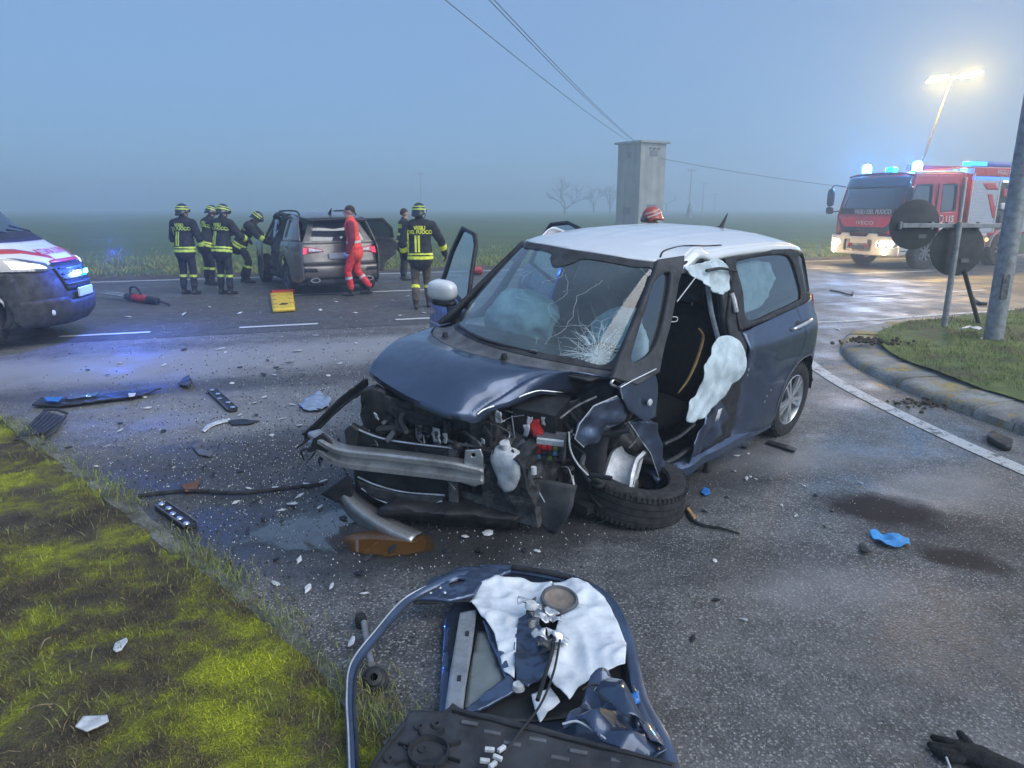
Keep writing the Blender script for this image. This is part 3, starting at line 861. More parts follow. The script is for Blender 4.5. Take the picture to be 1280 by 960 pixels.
roof = mb.build('roof', M['paint_white'], car, thick=0.014, angle=60); roof['label'] = 'white roof with its front left edge buckled'
# turned-down white side rail, left and right
for s in (1, -1):
    mb = MB(); rows = []
    for x in np.linspace(0.24, -1.86, 44):
        y = np.interp(-x, [-0.22, 0, 0.5, 1.0, 1.5, 1.8, 1.93], [0.585, 0.608, 0.617, 0.612, 0.585, 0.545, 0.47])
        k = math.exp(-((x - 0.05) / 0.2) ** 2) if s > 0 else 0
        _, _, z = roof_pt(x, y)
        rows.append([(x, s * (y - 0.004), z + 0.002), (x, s * (y + 0.016), z - 0.012), (x, s * (y + 0.024 + 0.02 * k), z - 0.035), (x, s * (y + 0.018 + 0.02 * k), z - 0.055 - 0.015 * k)])
    mb.grid(rows); mb.build('side_rail', M['paint_white'], roof, thick=0.008, angle=60)
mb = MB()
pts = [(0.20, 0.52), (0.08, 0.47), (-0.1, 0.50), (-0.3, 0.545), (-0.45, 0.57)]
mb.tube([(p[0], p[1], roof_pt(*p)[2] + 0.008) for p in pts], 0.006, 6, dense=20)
mb.build('dark_gap_line', M['rubber'], roof)  # dark strip put in for the shaded gap under the lifted roof edge
mb = MB(); a = Vector((-1.45, 0.0, roofZ(-1.45, 0)))
mb.lathe([(0.0, 0.02), (0.03, 0.015), (0.035, 0.0)], 12, Matrix.Translation(a)); mb.tube([a, a + Vector((-0.03, 0, 0.02)), a + Vector((-0.10, 0, 0.12))], [0.022, 0.018, 0.004], 8)
mb.build('roof_aerial', M['black_plastic'], roof)

# ---- windscreen with its black surround, cowl and wipers
ws_base = crom([(0.80, 0.705, 0.985), (0.97, 0.52, 1.015), (1.09, 0.25, 1.03), (1.13, 0.0, 1.035), (1.09, -0.25, 1.03), (0.97, -0.52, 1.015), (0.80, -0.705, 0.985)], 41)
ws_top = crom([(0.235, 0.575, roofZ(0.235, 0.575)), (0.33, 0.47, roofZ(0.33, 0.47)), (0.40, 0.25, roofZ(0.40, 0.25)), (0.43, 0.0, roofZ(0.43, 0)), (0.40, -0.25, roofZ(0.40, 0.25)), (0.33, -0.47, roofZ(0.33, 0.47)), (0.235, -0.575, roofZ(0.235, 0.575))], 41)
def ws_pt(u, v, off=0.0):
    """u 0..1 left to right, v 0..1 base to top"""
    t = min(max(u, 0), 1) * 40; i = min(int(t), 39); f = t - i
    a = ws_base[i] * (1 - f) + ws_base[i + 1] * f; b = ws_top[i] * (1 - f) + ws_top[i + 1] * f
    p = a * (1 - v) + b * v
    n = np.array([0.62, 0.25 * (0.5 - u) * 2, 0.75])
    return tuple(p + n * (0.045 * v * (1 - v) * 4 * 0.5 + off))
def cracked():
    a = NT('cracked_glass'); t = a.t
    b = a.b; t.nodes.remove(b)
    out = t.nodes['Material Output']
    ip = ws_pt(0.10, 0.10)
    def dist_to(p):
        d = t.nodes.new('ShaderNodeVectorMath'); d.operation = 'DISTANCE'; d.inputs[1].default_value = p; a.link(a.pos, d.inputs[0]); return d.outputs['Value']
    d = dist_to(ip)
    # wandering long cracks everywhere, a dense web round the knock
    e1 = a.voro(2.6, 'DISTANCE_TO_EDGE', vec=None); e2 = a.voro(9.0, 'DISTANCE_TO_EDGE'); e3 = a.voro(34.0, 'DISTANCE_TO_EDGE')
    warp = a.noise(3, 4)
    k1 = a.math('MULTIPLY', a.math('LESS_THAN', e1, 0.0035), a.math('GREATER_THAN', warp, 0.56))
    m2 = a.ramp(d, [(0.15, 1.0), (0.42, 0.0)])
    k2 = a.math('MULTIPLY', a.math('LESS_THAN', e2, 0.012), m2)
    m3 = a.ramp(d, [(0.04, 1.0), (0.20, 0.0)])
    k3 = a.math('MULTIPLY', a.math('LESS_THAN', e3, 0.05), m3)
    s = t.nodes.new('ShaderNodeVectorMath'); s.operation = 'SUBTRACT'; s.inputs[1].default_value = ip; a.link(a.pos, s.inputs[0])
    ax = t.nodes.new('ShaderNodeVectorMath'); ax.operation = 'DOT_PRODUCT'; ax.inputs[1].default_value = (0.0, 1.0, 0.0); a.link(s.outputs[0], ax.inputs[0])
    az = t.nodes.new('ShaderNodeVectorMath'); az.operation = 'DOT_PRODUCT'; az.inputs[1].default_value = (-0.75, 0.0, 0.66); a.link(s.outputs[0], az.inputs[0])
    ang = t.nodes.new('ShaderNodeMath'); ang.operation = 'ARCTAN2'; a.link(ax.outputs['Value'], ang.inputs[0]); a.link(az.outputs['Value'], ang.inputs[1])
    cv = t.nodes.new('ShaderNodeCombineXYZ'); a.link(ang.outputs[0], cv.inputs[0]); a.link(a.math('MULTIPLY', d, 0.7), cv.inputs[1])
    e4 = a.voro(4.5, 'DISTANCE_TO_EDGE', vec=cv.outputs[0])
    k4 = a.math('MULTIPLY', a.math('LESS_THAN', e4, 0.035), a.ramp(d, [(0.08, 1.0), (0.26, 0.0)]))
    core = a.ramp(d, [(0.0, 0.65), (0.09, 0.0)])
    crack = a.math('MAXIMUM', a.math('MAXIMUM', a.math('MULTIPLY', k1, 0.30), a.math('MULTIPLY', k2, 0.35)), a.math('MAXIMUM', a.math('MAXIMUM', a.math('MULTIPLY', k3, 0.6), a.math('MULTIPLY', k4, 0.7)), core))
    film = a.math('MULTIPLY', a.ramp(a.noise(2.2, 5), [(0.35, 0.3), (0.7, 1.0)]), 0.09)
    tr = t.nodes.new('ShaderNodeBsdfTransparent'); tr.inputs[0].default_value = (0.52, 0.72, 0.75, 1)
    gl = t.nodes.new('ShaderNodeBsdfGlossy'); gl.inputs['Roughness'].default_value = 0.03
    lw = t.nodes.new('ShaderNodeLayerWeight'); lw.inputs['Blend'].default_value = 0.3
    mp = t.nodes.new('ShaderNodeMapRange'); mp.inputs['To Min'].default_value = 0.035; mp.inputs['To Max'].default_value = 0.7; a.link(lw.outputs['Facing'], mp.inputs['Value'])
    m1 = t.nodes.new('ShaderNodeMixShader'); a.link(mp.outputs[0], m1.inputs[0]); a.link(tr.outputs[0], m1.inputs[1]); a.link(gl.outputs[0], m1.inputs[2])
    df = t.nodes.new('ShaderNodeBsdfDiffuse'); df.inputs[0].default_value = (0.70, 0.85, 0.88, 1)
    m2_ = t.nodes.new('ShaderNodeMixShader'); a.link(a.math('MAXIMUM', crack, film), m2_.inputs[0]); a.link(m1.outputs[0], m2_.inputs[1]); a.link(df.outputs[0], m2_.inputs[2])
    a.link(m2_.outputs[0], out.inputs[0]); return a.m
M['cracked'] = cracked()
mb = MB()
mb.grid([[ws_pt(u, v) for u in np.linspace(0, 1, 33)] for v in np.linspace(0, 1, 15)])
windscreen = mb.build('windscreen', M['cracked'], car, angle=180); windscreen['label'] = 'cracked windscreen with a white web of breaks at its lower corner'
inner = [tuple(p) for p in crom([(0.045, 0.07), (0.035, 0.5), (0.05, 0.90), (0.2, 0.925), (0.40, 0.925), (0.44, 0.86), (0.50, 0.79), (0.56, 0.86), (0.60, 0.925), (0.8, 0.925), (0.95, 0.90), (0.965, 0.5), (0.955, 0.07), (0.8, 0.055), (0.5, 0.05), (0.2, 0.055)], 120, True)]
mb = MB()
mb.panel([(0, 0), (0, 1), (1, 1), (1, 0)], lambda u, v: ws_pt(u, v, 0.004), 0.011, holes=[inner])
mb.build('screen_surround', M['dark_plastic'], windscreen, thick=0.003, angle=180)
# long hairline breaks in the glass
mb = MB(); r_ = random.Random(4)
for k in range(7):
    u0, v0 = 0.10, 0.10
    a = r_.uniform(-0.3, 1.9); p = [(u0, v0)]
    for s in range(r_.randint(2, 4)):
        a += r_.uniform(-0.45, 0.45); st = r_.uniform(0.02, 0.06)
        p.append((min(0.95, max(0.04, p[-1][0] + st * math.cos(a) * 0.8)), min(0.9, max(0.06, p[-1][1] + st * math.sin(a) * 1.7))))
    mb.tube([ws_pt(u, v, 0.002) for u, v in p], 0.0007, 4, caps=False)
for line in (((0.30, 0.12), (0.27, 0.35), (0.30, 0.55), (0.26, 0.75)), ((0.30, 0.3), (0.38, 0.42), (0.36, 0.6), (0.43, 0.74)), ((0.08, 0.25), (0.12, 0.5), (0.08, 0.75)), ((0.3, 0.28), (0.2, 0.33), (0.1, 0.30)), ((0.5, 0.62), (0.44, 0.74), (0.52, 0.86))):
    mb.tube([ws_pt(u + r_.uniform(-.01, .01), v, 0.002) for u, v in crom(line, 14)], 0.0008, 4, caps=False)
mb.build('glass_crack', M['pale_plastic'], windscreen)

cowl_front = crom([(0.80, 0.78, 0.955), (1.02, 0.56, 0.985), (1.18, 0.27, 0.995), (1.24, 0.0, 1.0), (1.23, -0.28, 0.995), (1.13, -0.56, 0.985), (0.92, -0.79, 0.965)], 41)
mb = MB()
mb.grid([[tuple(ws_base[i] * (1 - t) + cowl_front[i] * t + np.array([0, 0, -0.018 * math.sin(t * math.pi)])) for i in range(41)] for t in np.linspace(0, 1, 7)])
cowl = mb.build('cowl_panel', M['grey_plastic'], car, thick=0.01, angle=60)
for yy in (0.12, -0.42):
    mb = MB(); i = int((0.705 - yy) / 1.41 * 40); p = Vector(ws_base[i]) * 0.4 + Vector(cowl_front[i]) * 0.6
    mb.lathe([(0.0, 0.03), (0.016, 0.028), (0.022, 0.0)], 10, Matrix.Translation(p))
    mb.build('wiper_spindle', M['black_plastic'], cowl)
mb = MB(); mb.tube([ws_pt(0.30, 0.035, 0.012), ws_pt(0.55, 0.03, 0.014), ws_pt(0.80, 0.035, 0.012)], 0.007, 6, dense=12)
mb.build('wiper_blade', M['black_plastic'], cowl)

# ---- bonnet: smooth on the far side, folded and torn on the struck side
def L(px, py, z): return np.array(CF.at(px, py, 2, z))
hb = [cowl_front[i] + np.array([0.0, 0, 0.006]) for i in (40, 34, 27, 20, 13, 6, 0)]     # back edge, right to left
row0 = hb
row3 = [L(461, 463, 0.90), L(484, 480, 0.885), L(525, 502, 0.865), L(572, 517, 0.845), L(628, 503, 0.86), L(690, 488, 0.885), L(752, 480, 0.90)]
row1 = []; row2 = []
for k in range(7):
    a, b = np.array(row0[k]), row3[k]
    bul = [0.03, 0.045, 0.05, 0.05, 0.045, 0.03, 0.01][k]
    row1.append(a * 0.66 + b * 0.34 + np.array([0, 0, bul])); row2.append(a * 0.3 + b * 0.7 + np.array([0, 0, bul]))
row1[0] = L(497, 425, 0.975); row2[0] = L(471, 447, 0.945); row0[0] = np.array(row0[0])
# crease running in from the struck corner
row2[4] += np.array([0, 0, -0.035]); row2[5] += np.array([0.0, 0, 0.03]); row1[5] += np.array([0, 0, 0.02]); row1[4] += np.array([0, 0, -0.012])
lip = [b + np.array([0.01, 0, -0.045]) for b in row3]
G = csurf([row0, row1, row2, row3], 40, 84)
for i in range(40):
    for j in range(84):
        u, v = i / 39, j / 83
        k = max(0, (v - 0.52) / 0.48) * u ** 1.2
        p = G[i, j]
        f = folds(p, 4, 5.0, 4)
        G[i, j] = p + np.array([-0.03 * k * nz(p, 6, 9), 0, 0.06 * f * k])
        # sharp diagonal fold
        s = (v - 0.56) - 0.30 * (1 - u)
        G[i, j][2] -= 0.030 * math.exp(-(s / 0.028) ** 2) * min(1, u * 1.6)
edge = [G[-1, j] + np.array([-0.004, 0, -0.022 - 0.012 * (j / 83 < 0.6)]) for j in range(84)]
edge2 = [e + np.array([-0.05, 0, -0.012]) for e in edge]
G2 = np.concatenate([G, [edge], [edge2]], 0)
mb = MB(); mb.grid(G2)
bonnet = mb.build('bonnet', M['paint_blue'], car, thick=0.006, angle=70, subd=0); bonnet['label'] = 'blue bonnet folded and torn on the struck side'
for j0, j1 in ((48, 53), (60, 74)):
    mb = MB()
    mb.tube([G[-1, j] + np.array([0.004, 0, -0.002]) for j in range(j0, j1 + 1)], 0.0045, 5)
    mb.build('torn_edge', M['bare_metal'], bonnet)
# struts and dark underside of the bonnet
mb = MB()
mb.grid(np.array([[G[i, j] + np.array([-0.02, 0, -0.045]) for j in range(4, 80, 4)] for i in range(2, 37, 4)]))
mb.build('bonnet_liner', M['black_plastic'], bonnet, thick=0.01)
# ---- wheels
def make_wheel(parent, c, R, W, side, spokes=5, rim_r=0.66, m_rim=None, tilt=0.0, steer=0.0, tread=True, dbl=True):
    """tyre (mesh) with its rim as a child; side +1 shows the face towards +y"""
    rot = Euler((rad(-90) * side, 0, 0)).to_matrix().to_4x4()
    X = Matrix.Translation(Vector(c)) @ Euler((tilt, 0, steer)).to_matrix().to_4x4() @ rot
    r = R * rim_r; h = W / 2
    mb = MB()
    prof = [(r * 0.98, -h * 0.85), (r * 1.06, -h * 0.98), (R * 0.86, -h * 1.05), (R * 0.95, -h * 0.95), (R * 0.99, -h * 0.75)]
    if tread:
        for k in range(4):
            a = -0.62 + k * 0.40; b = a + 0.06
            prof += [(R, h * (a - 0.10)), (R, h * a), (R * 0.975, h * (a + 0.01)), (R * 0.975, h * (b - 0.01)), (R, h * b)]
    prof += [(R * 0.99, h * 0.75), (R * 0.95, h * 0.95), (R * 0.86, h * 1.05), (r * 1.06, h * 0.98), (r * 0.98, h * 0.85)]
    mb.lathe(prof, 48, X)
    if tread:
        for k in range(40):
            a = 2 * math.pi * k / 40
            for s in (-1, 1):
                p = X @ Vector((R * 0.985 * math.cos(a), R * 0.985 * math.sin(a), s * h * 0.80))
                mb.box(p, (R * 0.06, R * 0.05, h * 0.16), (X.to_3x3() @ Euler((0, 0, a + 0.3 * s)).to_matrix()).to_euler())
    ty = mb.build('wheel', M['rubber'], parent, angle=35)
    mb = MB()
    mb.lathe([(r * 1.0, h * 0.90), (r * 0.97, h * 0.93), (r * 0.93, h * 0.80), (r * 0.90, h * 0.2), (r * 0.90, -h * 0.8)], 40, X)
    for k in range(spokes):
        a = 2 * math.pi * k / spokes + 0.3
        for off in ((-0.16, 0.16) if dbl else (0,)):
            b = a + off
            p1 = X @ Vector((r * 0.16 * math.cos(a + off * 1.5), r * 0.16 * math.sin(a + off * 1.5), h * 0.74)); p2 = X @ Vector((r * 0.93 * math.cos(b), r * 0.93 * math.sin(b), h * 0.82))
            mb.bar(p1, p2, r * (0.13 if dbl else 0.24), h * 0.22, up=X.to_3x3() @ Vector((0, 0, 1)))
    mb.lathe([(0, h * 0.86), (r * 0.12, h * 0.85), (r * 0.22, h * 0.80), (r * 0.24, h * 0.6)], 20, X)
    mb.build('rim', m_rim or M['alloy'], ty, angle=35)
    mb = MB(); mb.lathe([(0, h * 0.25), (r * 0.62, h * 0.25), (r * 0.62, h * 0.15), (0, h * 0.15)], 24, X)
    mb.build('brake_disc', M['dark_steel'], ty)
    return ty
make_wheel(car, (-1.44, 0.735, 0.315), 0.315, 0.205, 1)
make_wheel(car, (-1.40, -0.76, 0.20), 0.315, 0.205, -1, tread=False)
make_wheel(car, (1.16, -0.76, 0.29), 0.315, 0.205, -1, tread=False, steer=0.0)
mb = MB(); mb.lathe([(0.37, -0.16), (0.37, 0.13)], 30, Matrix.Translation((-1.43, 0.70, 0.33)) @ Euler((rad(-90), 0, 0)).to_matrix().to_4x4(), a0=rad(180), a1=rad(360))
mb.build('wheel_arch', M['black_plastic'], car)

# ---- lower body: sill, floor, firewall, pillars
def KP(px, py, p0, n):
    o = CF.i @ Vector((0, 0, CAM_H)); d = CF.i.to_3x3() @ pixel_ray(px, py); n = Vector(n)
    return o + d * ((Vector(p0) - o).dot(n) / d.dot(n))
def KY(px, py, y): return CF.at(px, py, 1, y)
def KX(px, py, x): return CF.at(px, py, 0, x)
def KZ(px, py, z): return CF.at(px, py, 2, z)
mb = MB(); rows = []
for k, x in enumerate(np.linspace(0.50, -1.05, 32)):
    w = max(0, (x + 0.55)) * 0.05
    y = 0.845 + w * nz((x, 0, 0), 5); z = 0.215 + w * nz((x, 5, 0), 4)
    rows.append([(x, y - 0.12, z - 0.03), (x, y - 0.02, z - 0.045), (x, y + 0.012, z - 0.02), (x, y + 0.008, z + 0.03), (x, y - 0.03, z + 0.06), (x, y - 0.12, z + 0.065)])
mb.grid(rows); mb.build('sill', M['paint_blue'], car, thick=0.008, angle=35)
mb = MB(); mb.box((-0.45, 0, 0.20), (3.0, 1.5, 0.05)); mb.box((-0.4, 0, 0.27), (2.6, 0.24, 0.12)); mb.box((-1.75, 0, 0.32), (0.5, 1.2, 0.1))
mb.build('floor_pan', M['black_plastic'], car)
mb = MB()
mb.grid(crumple(csurf([[(0.98, 0.74, 0.2), (1.05, 0.3, 0.2), (1.02, -0.3, 0.2), (0.98, -0.76, 0.2)], [(0.88, 0.74, 0.55), (0.98, 0.3, 0.55), (1.0, -0.3, 0.55), (0.98, -0.78, 0.55)], [(0.80, 0.72, 0.94), (1.0, 0.3, 0.97), (1.0, -0.3, 0.97), (0.85, -0.75, 0.95)]], 16, 28), 0.02, 6))
mb.build('bulkhead', M['black_plastic'], car, thick=0.02)
# B-pillar with seat-belt and the torn shut face below
bp = [(-0.40, 1.51), (-0.30, 1.51), (-0.29, 1.2), (-0.26, 1.0), (-0.22, 0.7), (-0.14, 0.42), (-0.05, 0.27), (-0.46, 0.27), (-0.47, 0.6), (-0.44, 1.0)]
mb = MB(); mb.panel(bp, lambda x, z: SL(x, z, -0.035 - (0.03 * (z < 0.9)) + 0.014 * nz((x, 0, z), 9)), 0.025)
bpl = mb.build('door_pillar', [M['black_plastic']], car, thick=0.05, angle=50)
lower = [KS(905, 500), KS(912, 520), KS(905, 545), KS(880, 565), KS(862, 580), KS(868, 555), KS(880, 535), KS(893, 505)]
mb = MB(); mb.panel(lower, lambda x, z: SL(x, z, -0.02 + 0.03 * nz((x, 0, z), 11, 3)), 0.02)
mb.build('pillar_skin', M['paint_blue'], bpl, thick=0.006, angle=40)
a, b = KS(897, 510), KS(893, 525)
mb = MB(); mb.panel([(a[0] - 0.025, a[1]), (a[0] + 0.025, a[1]), (b[0] + 0.03, b[1]), (b[0] - 0.02, b[1])], lambda x, z: SL(x, z, 0.02), 0.03); mb.build('paper_tag', M['pale_plastic'], bpl, thick=0.002)
mb = MB(); mb.tube([SL(-0.30, 1.46, -0.10), SL(-0.25, 1.2, -0.09), SL(-0.27, 0.98, -0.10)], 0.018, 6, flat=0.2, dense=10); mb.build('seat_belt', M['pale_plastic'], bpl)
mb = MB(); mb.tube([SL(-0.38, 1.30, 0.01), SL(-0.385, 1.25, 0.015), SL(-0.40, 1.18, 0.01)], 0.018, 8, dense=6); mb.build('pillar_trim', M['pale_plastic'], bpl)
# front screen pillars, left: two struts with the small fixed light between
ap = [KS(q[0], q[1]) for q in ((820, 326), (853, 321), (846, 352), (834, 412), (822, 466), (795, 482), (764, 473), (782, 425), (803, 375))]
gl_ = [tuple(p) for p in crom([KS(*q) for q in ((816, 352), (836, 342), (831, 385), (818, 432), (797, 452), (786, 450), (793, 420), (805, 383))], 50, True)]
mb = MB(); mb.panel(ap, lambda x, z: SL(x, z, 0.0), 0.009, holes=[gl_])
apl = mb.build('screen_pillar', M['dark_plastic'], car, thick=0.035, angle=50)
mb = MB(); mb.panel(gl_, lambda x, z: SL(x, z, -0.008), 0.04); mb.build('corner_glass', M['window'], apl)
# right screen pillar
mb = MB()
mb.panel([(0.235, 1.52), (0.12, 1.53), (0.36, 0.96), (0.84, 0.97)], lambda x, z: SR(x, z), 0.03, holes=[[tuple(p) for p in crom([(0.27, 1.43), (0.22, 1.40), (0.45, 1.02), (0.68, 1.02), (0.62, 1.1)], 30, True)]])
mb.build('screen_pillar', M['dark_plastic'], car, thick=0.03, angle=50)
mb = MB(); mb.tube([SR(0.0, 0.25), SR(0.62, 0.25), SR(0.70, 0.6), SR(0.62, 0.95)], 0.03, 8, dense=14); mb.tube([SR(-0.36, 0.25, -0.02), SR(-0.36, 0.9, -0.02), SR(-0.34, 1.5, -0.02)], 0.04, 8); mb.bar(SR(-1.05, 0.22, -0.03), SR(0.6, 0.22, -0.03), 0.08, 0.10)
mb.build('right_frame', M['paint_blue'], car)
# right front wing (mostly hidden)
mb = MB(); mb.panel([(0.66, 0.95), (0.66, 0.28), (0.80, 0.27)] + [p for p in circle(1.18, 0.33, 0.36, 20, 190, 95) if p[1] > 0.25] + [(1.16, 0.80), (1.0, 0.93)], lambda x, z: SR(x, z, 0.0), 0.03)
mb.build('front_wing', M['paint_blue'], car, thick=0.008)

# ---- tail: tailgate, rear glass, lamps, bumper
def tail_pt(u, z):
    """u -1..1 across the back"""
    ye = sideY(-2.03, min(z, 1.05)) if z < 1.05 else max(0.30, sideY(-1.86, z))
    x = -2.03 - 0.06 * (1 - u * u) if z < 1.05 else -1.84 - 0.05 * (1 - (z - 1.05) / 0.45) - 0.12 * (1 - u * u)
    return (x, u * ye, z)
mb = MB(); mb.grid([[tail_pt(u, z) for u in np.linspace(-1, 1, 17)] for z in np.linspace(0.28, 1.04, 10)]); tg = mb.build('tailgate', M['paint_blue'], car, thick=0.01)
mb = MB(); mb.grid([[tail_pt(u, z) for u in np.linspace(-1, 1, 17)] for z in np.linspace(1.055, 1.46, 8)]); mb.build('rear_glass', M['dark_window'], tg)
for S_ in (SL, SR):
    mb = MB(); mb.panel([(-1.80, 1.115), (-1.90, 1.09), (-1.98, 1.03), (-2.02, 0.92), (-2.03, 0.80), (-1.99, 0.80), (-1.95, 0.90), (-1.88, 1.02)], lambda x, z: S_(x, z, 0.016), 0.02); mb.build('tail_lamp', M['tail_red'], tg, thick=0.015)
mb = MB(); mb.tube([SL(-1.85, 0.38, 0.005), (-2.06, 0.55, 0.38), (-2.13, 0, 0.38), (-2.06, -0.55, 0.38), SR(-1.85, 0.38, 0.005)], 0.06, 8, dense=24); mb.build('rear_bumper', M['dark_plastic'], car)

# ---- cabin
def cushion(c, s, rot=(0, 0, 0), seed=0, n=9, pw=3.2):
    mb = MB(); R_ = Euler(rot).to_matrix(); rows = []
    for i in range(n * 2 + 1):
        th = math.pi * i / (n * 2); row = []
        for j in range(n * 4):
            ph = 2 * math.pi * j / (n * 4)
            d = [math.sin(th) * math.cos(ph), math.sin(th) * math.sin(ph), math.cos(th)]
            q = [math.copysign(abs(t) ** (2 / pw), t) for t in d]
            p = Vector((q[0] * s[0] / 2, q[1] * s[1] / 2, q[2] * s[2] / 2))
            row.append(tuple(Vector(c) + R_ @ p))
        rows.append(row)
    mb.grid(rows, closev=True); return mb
for y in (0.37, -0.37):
    seat = cushion((-0.02, y, 0.47), (0.54, 0.52, 0.20), (0, -0.12, 0)).build('front_seat', M['fabric_black'], car, angle=180)
    cushion((-0.33, y, 0.82), (0.16, 0.50, 0.70), (0, -0.22, 0)).build('backrest', M['fabric_black'], seat, angle=180)
    cushion((-0.415, y, 1.275), (0.10, 0.27, 0.19), (0, -0.15, 0)).build('headrest', M['seat_grey'], seat, angle=180)
    for dy in (-0.06, 0.06):
        mb = MB(); mb.tube([(-0.40, y + dy, 1.12), (-0.41, y + dy, 1.22)], 0.007, 6); mb.build('headrest_post', M['steel'], seat)
bench = cushion((-1.02, 0, 0.50), (0.50, 1.30, 0.20), (0, -0.1, 0)).build('rear_seat', M['fabric_black'], car, angle=180)
cushion((-1.34, 0, 0.85), (0.16, 1.28, 0.66), (0, -0.25, 0)).build('backrest', M['fabric_black'], bench, angle=180)
for y in (0.4, -0.4): cushion((-1.44, y, 1.24), (0.08, 0.25, 0.16), (0, -0.2, 0)).build('headrest', M['seat_grey'], bench, angle=180)
mb = MB()
mb.grid(csurf([[(1.00, 0.66, 0.965), (1.10, 0.3, 0.985), (1.10, -0.3, 0.985), (1.00, -0.66, 0.965)], [(0.78, 0.70, 0.97), (0.80, 0.3, 0.985), (0.80, -0.3, 0.985), (0.78, -0.70, 0.97)], [(0.62, 0.70, 0.93), (0.60, 0.3, 0.95), (0.60, -0.3, 0.95), (0.62, -0.70, 0.93)], [(0.60, 0.70, 0.70), (0.56, 0.3, 0.70), (0.56, -0.3, 0.70), (0.60, -0.70, 0.70)], [(0.75, 0.68, 0.50), (0.72, 0.3, 0.45), (0.72, -0.3, 0.45), (0.75, -0.68, 0.50)]], 22, 30))
dash = mb.build('dashboard', M['dark_plastic'], car, thick=0.01)
mb = MB(); mb.box((0.605, 0.0, 0.80), (0.03, 0.30, 0.20), (0, -0.15, 0)); mb.build('centre_console', M['grey_plastic'], dash, bevel=0.01)
X = Matrix.Translation((0.42, 0.37, 0.86)) @ Euler((0, rad(-62), 0)).to_matrix().to_4x4()
mb = MB(); mb.tube([X @ Vector((0.185 * math.cos(t), 0.185 * math.sin(t), 0)) for t in np.linspace(0, 2 * math.pi, 33)], 0.016, 8); mb.bar(X @ Vector((-0.17, 0, 0)), X @ Vector((0.17, 0, 0)), 0.05, 0.02); mb.bar(X @ Vector((0, 0, 0)), X @ Vector((0, -0.17, 0)), 0.05, 0.02); mb.tube([X @ Vector((0, 0, 0)), X @ Vector((0, 0, -0.3))], 0.03, 8)
mb.build('steering_wheel', M['black_plastic'], car)
def airbag(c, s, rot, seed, name='airbag'):
    mb = cushion(c, s, rot, pw=2.4, n=16)
    o = []
    for p in mb.v:
        f = 1 - 2.2 * abs(nz(p, 4.2, seed))
        g_ = abs(nz(p, 11, seed + 4))
        k = 0.05 * f - 0.045 * g_ - 0.02
        d = Vector(p) - Vector(c)
        o.append(tuple(Vector(p) + d.normalized() * k))
    mb.v = o
    return mb.build(name, M['airbag'], car, angle=180)
airbag((0.50, -0.36, 1.06), (0.34, 0.52, 0.36), (0, -0.5, 0.2), 2)
airbag((0.33, 0.36, 0.99), (0.20, 0.46, 0.46), (0, -0.4, 0), 9)
# side curtains: one in the rear window, a torn one under the roof rail, a long one hanging from the pillar
def cloth(name, poly, yoff, step=0.012, amp=0.02, seed=0, m='airbag', flow=None, thick=0.004):
    mb = MB()
    def f(x, z):
        w = 0.7 * amp * nz((x, 0, z), 4, seed) + 0.45 * amp * folds((x, 0, z), seed, 9, 4) + 0.22 * amp * folds((x, 0, z), seed + 2, 24, 4)
        if flow:
            ca, sa = math.cos(flow), math.sin(flow)
            w += 0.7 * amp * (abs((((x * ca + z * sa) * 17 + 1.6 * nz((x, 0, z), 5, seed)) % 2) - 1) - 0.5) * (0.6 + nz((x, 0, z), 4, seed + 9))
        return SL(x, z, yoff + w)
    mb.panel(poly, f, step); return mb.build(name, M[m], car, thick=thick, angle=180)
cloth('curtain_airbag', [(-0.60, 1.13), (-0.58, 1.45), (-0.9, 1.46), (-1.12, 1.42), (-1.18, 1.30), (-1.02, 1.20), (-0.85, 1.13)], -0.055, amp=0.018, seed=5)
cloth('curtain_airbag', [KS(*q) for q in ((851, 333), (868, 330), (893, 322), (904, 329), (912, 345), (911, 362), (905, 369), (890, 365), (874, 352), (862, 345))], 0.015, amp=0.03, seed=8, flow=0.5)
cloth('curtain_airbag', [tuple(p) for p in crom([KS(*q) for q in ((888, 424), (905, 418), (919, 428), (925, 447), (921, 468), (908, 484), (894, 503), (872, 520), (855, 526), (858, 503), (868, 490), (873, 462), (880, 445))], 60, True)], 0.03, amp=0.026, seed=12, flow=0.75)
mb = MB(); mb.tube([SL(*KS(875, 337), 0.045), SL(*KS(893, 334), 0.05), SL(*KS(913, 338), 0.045)], 0.010, 6, dense=10); mb.build('curtain_strap', M['black_plastic'], car)
mb = MB(); mb.tube([SL(*KS(864, 346), 0.03), SL(*KS(843, 376), 0.02)], 0.004, 6); mb.build('tether', M['pale_plastic'], car)
mb = MB(); mb.tube([SL(*KS(q[0], q[1]), -0.03) for q in ((879, 412), (884, 422), (880, 440), (873, 460), (864, 478), (853, 493))], [0.010, 0.016, 0.018, 0.018, 0.016, 0.01], 6, flat=0.4, dense=20); mb.build('tan_trim', M['tan_strap'], car)
mb = MB()
mb.tube([SL(*KS(q[0], q[1]), -0.06) for q in ((840, 394), (848, 398), (857, 399), (856, 404), (847, 404), (840, 399))], 0.003, 5, dense=24); mb.build('cable_loop', M['pale_plastic'], car)
# black door seal hanging round the torn opening
mb = MB(); mb.tube([SL(*KS(q[0], q[1]), 0.0) for q in ((850, 330), (872, 326), (900, 332), (916, 340), (912, 375), (910, 410), (922, 440), (924, 470))], 0.012, 8, dense=40); mb.build('door_seal', M['rubber'], car)

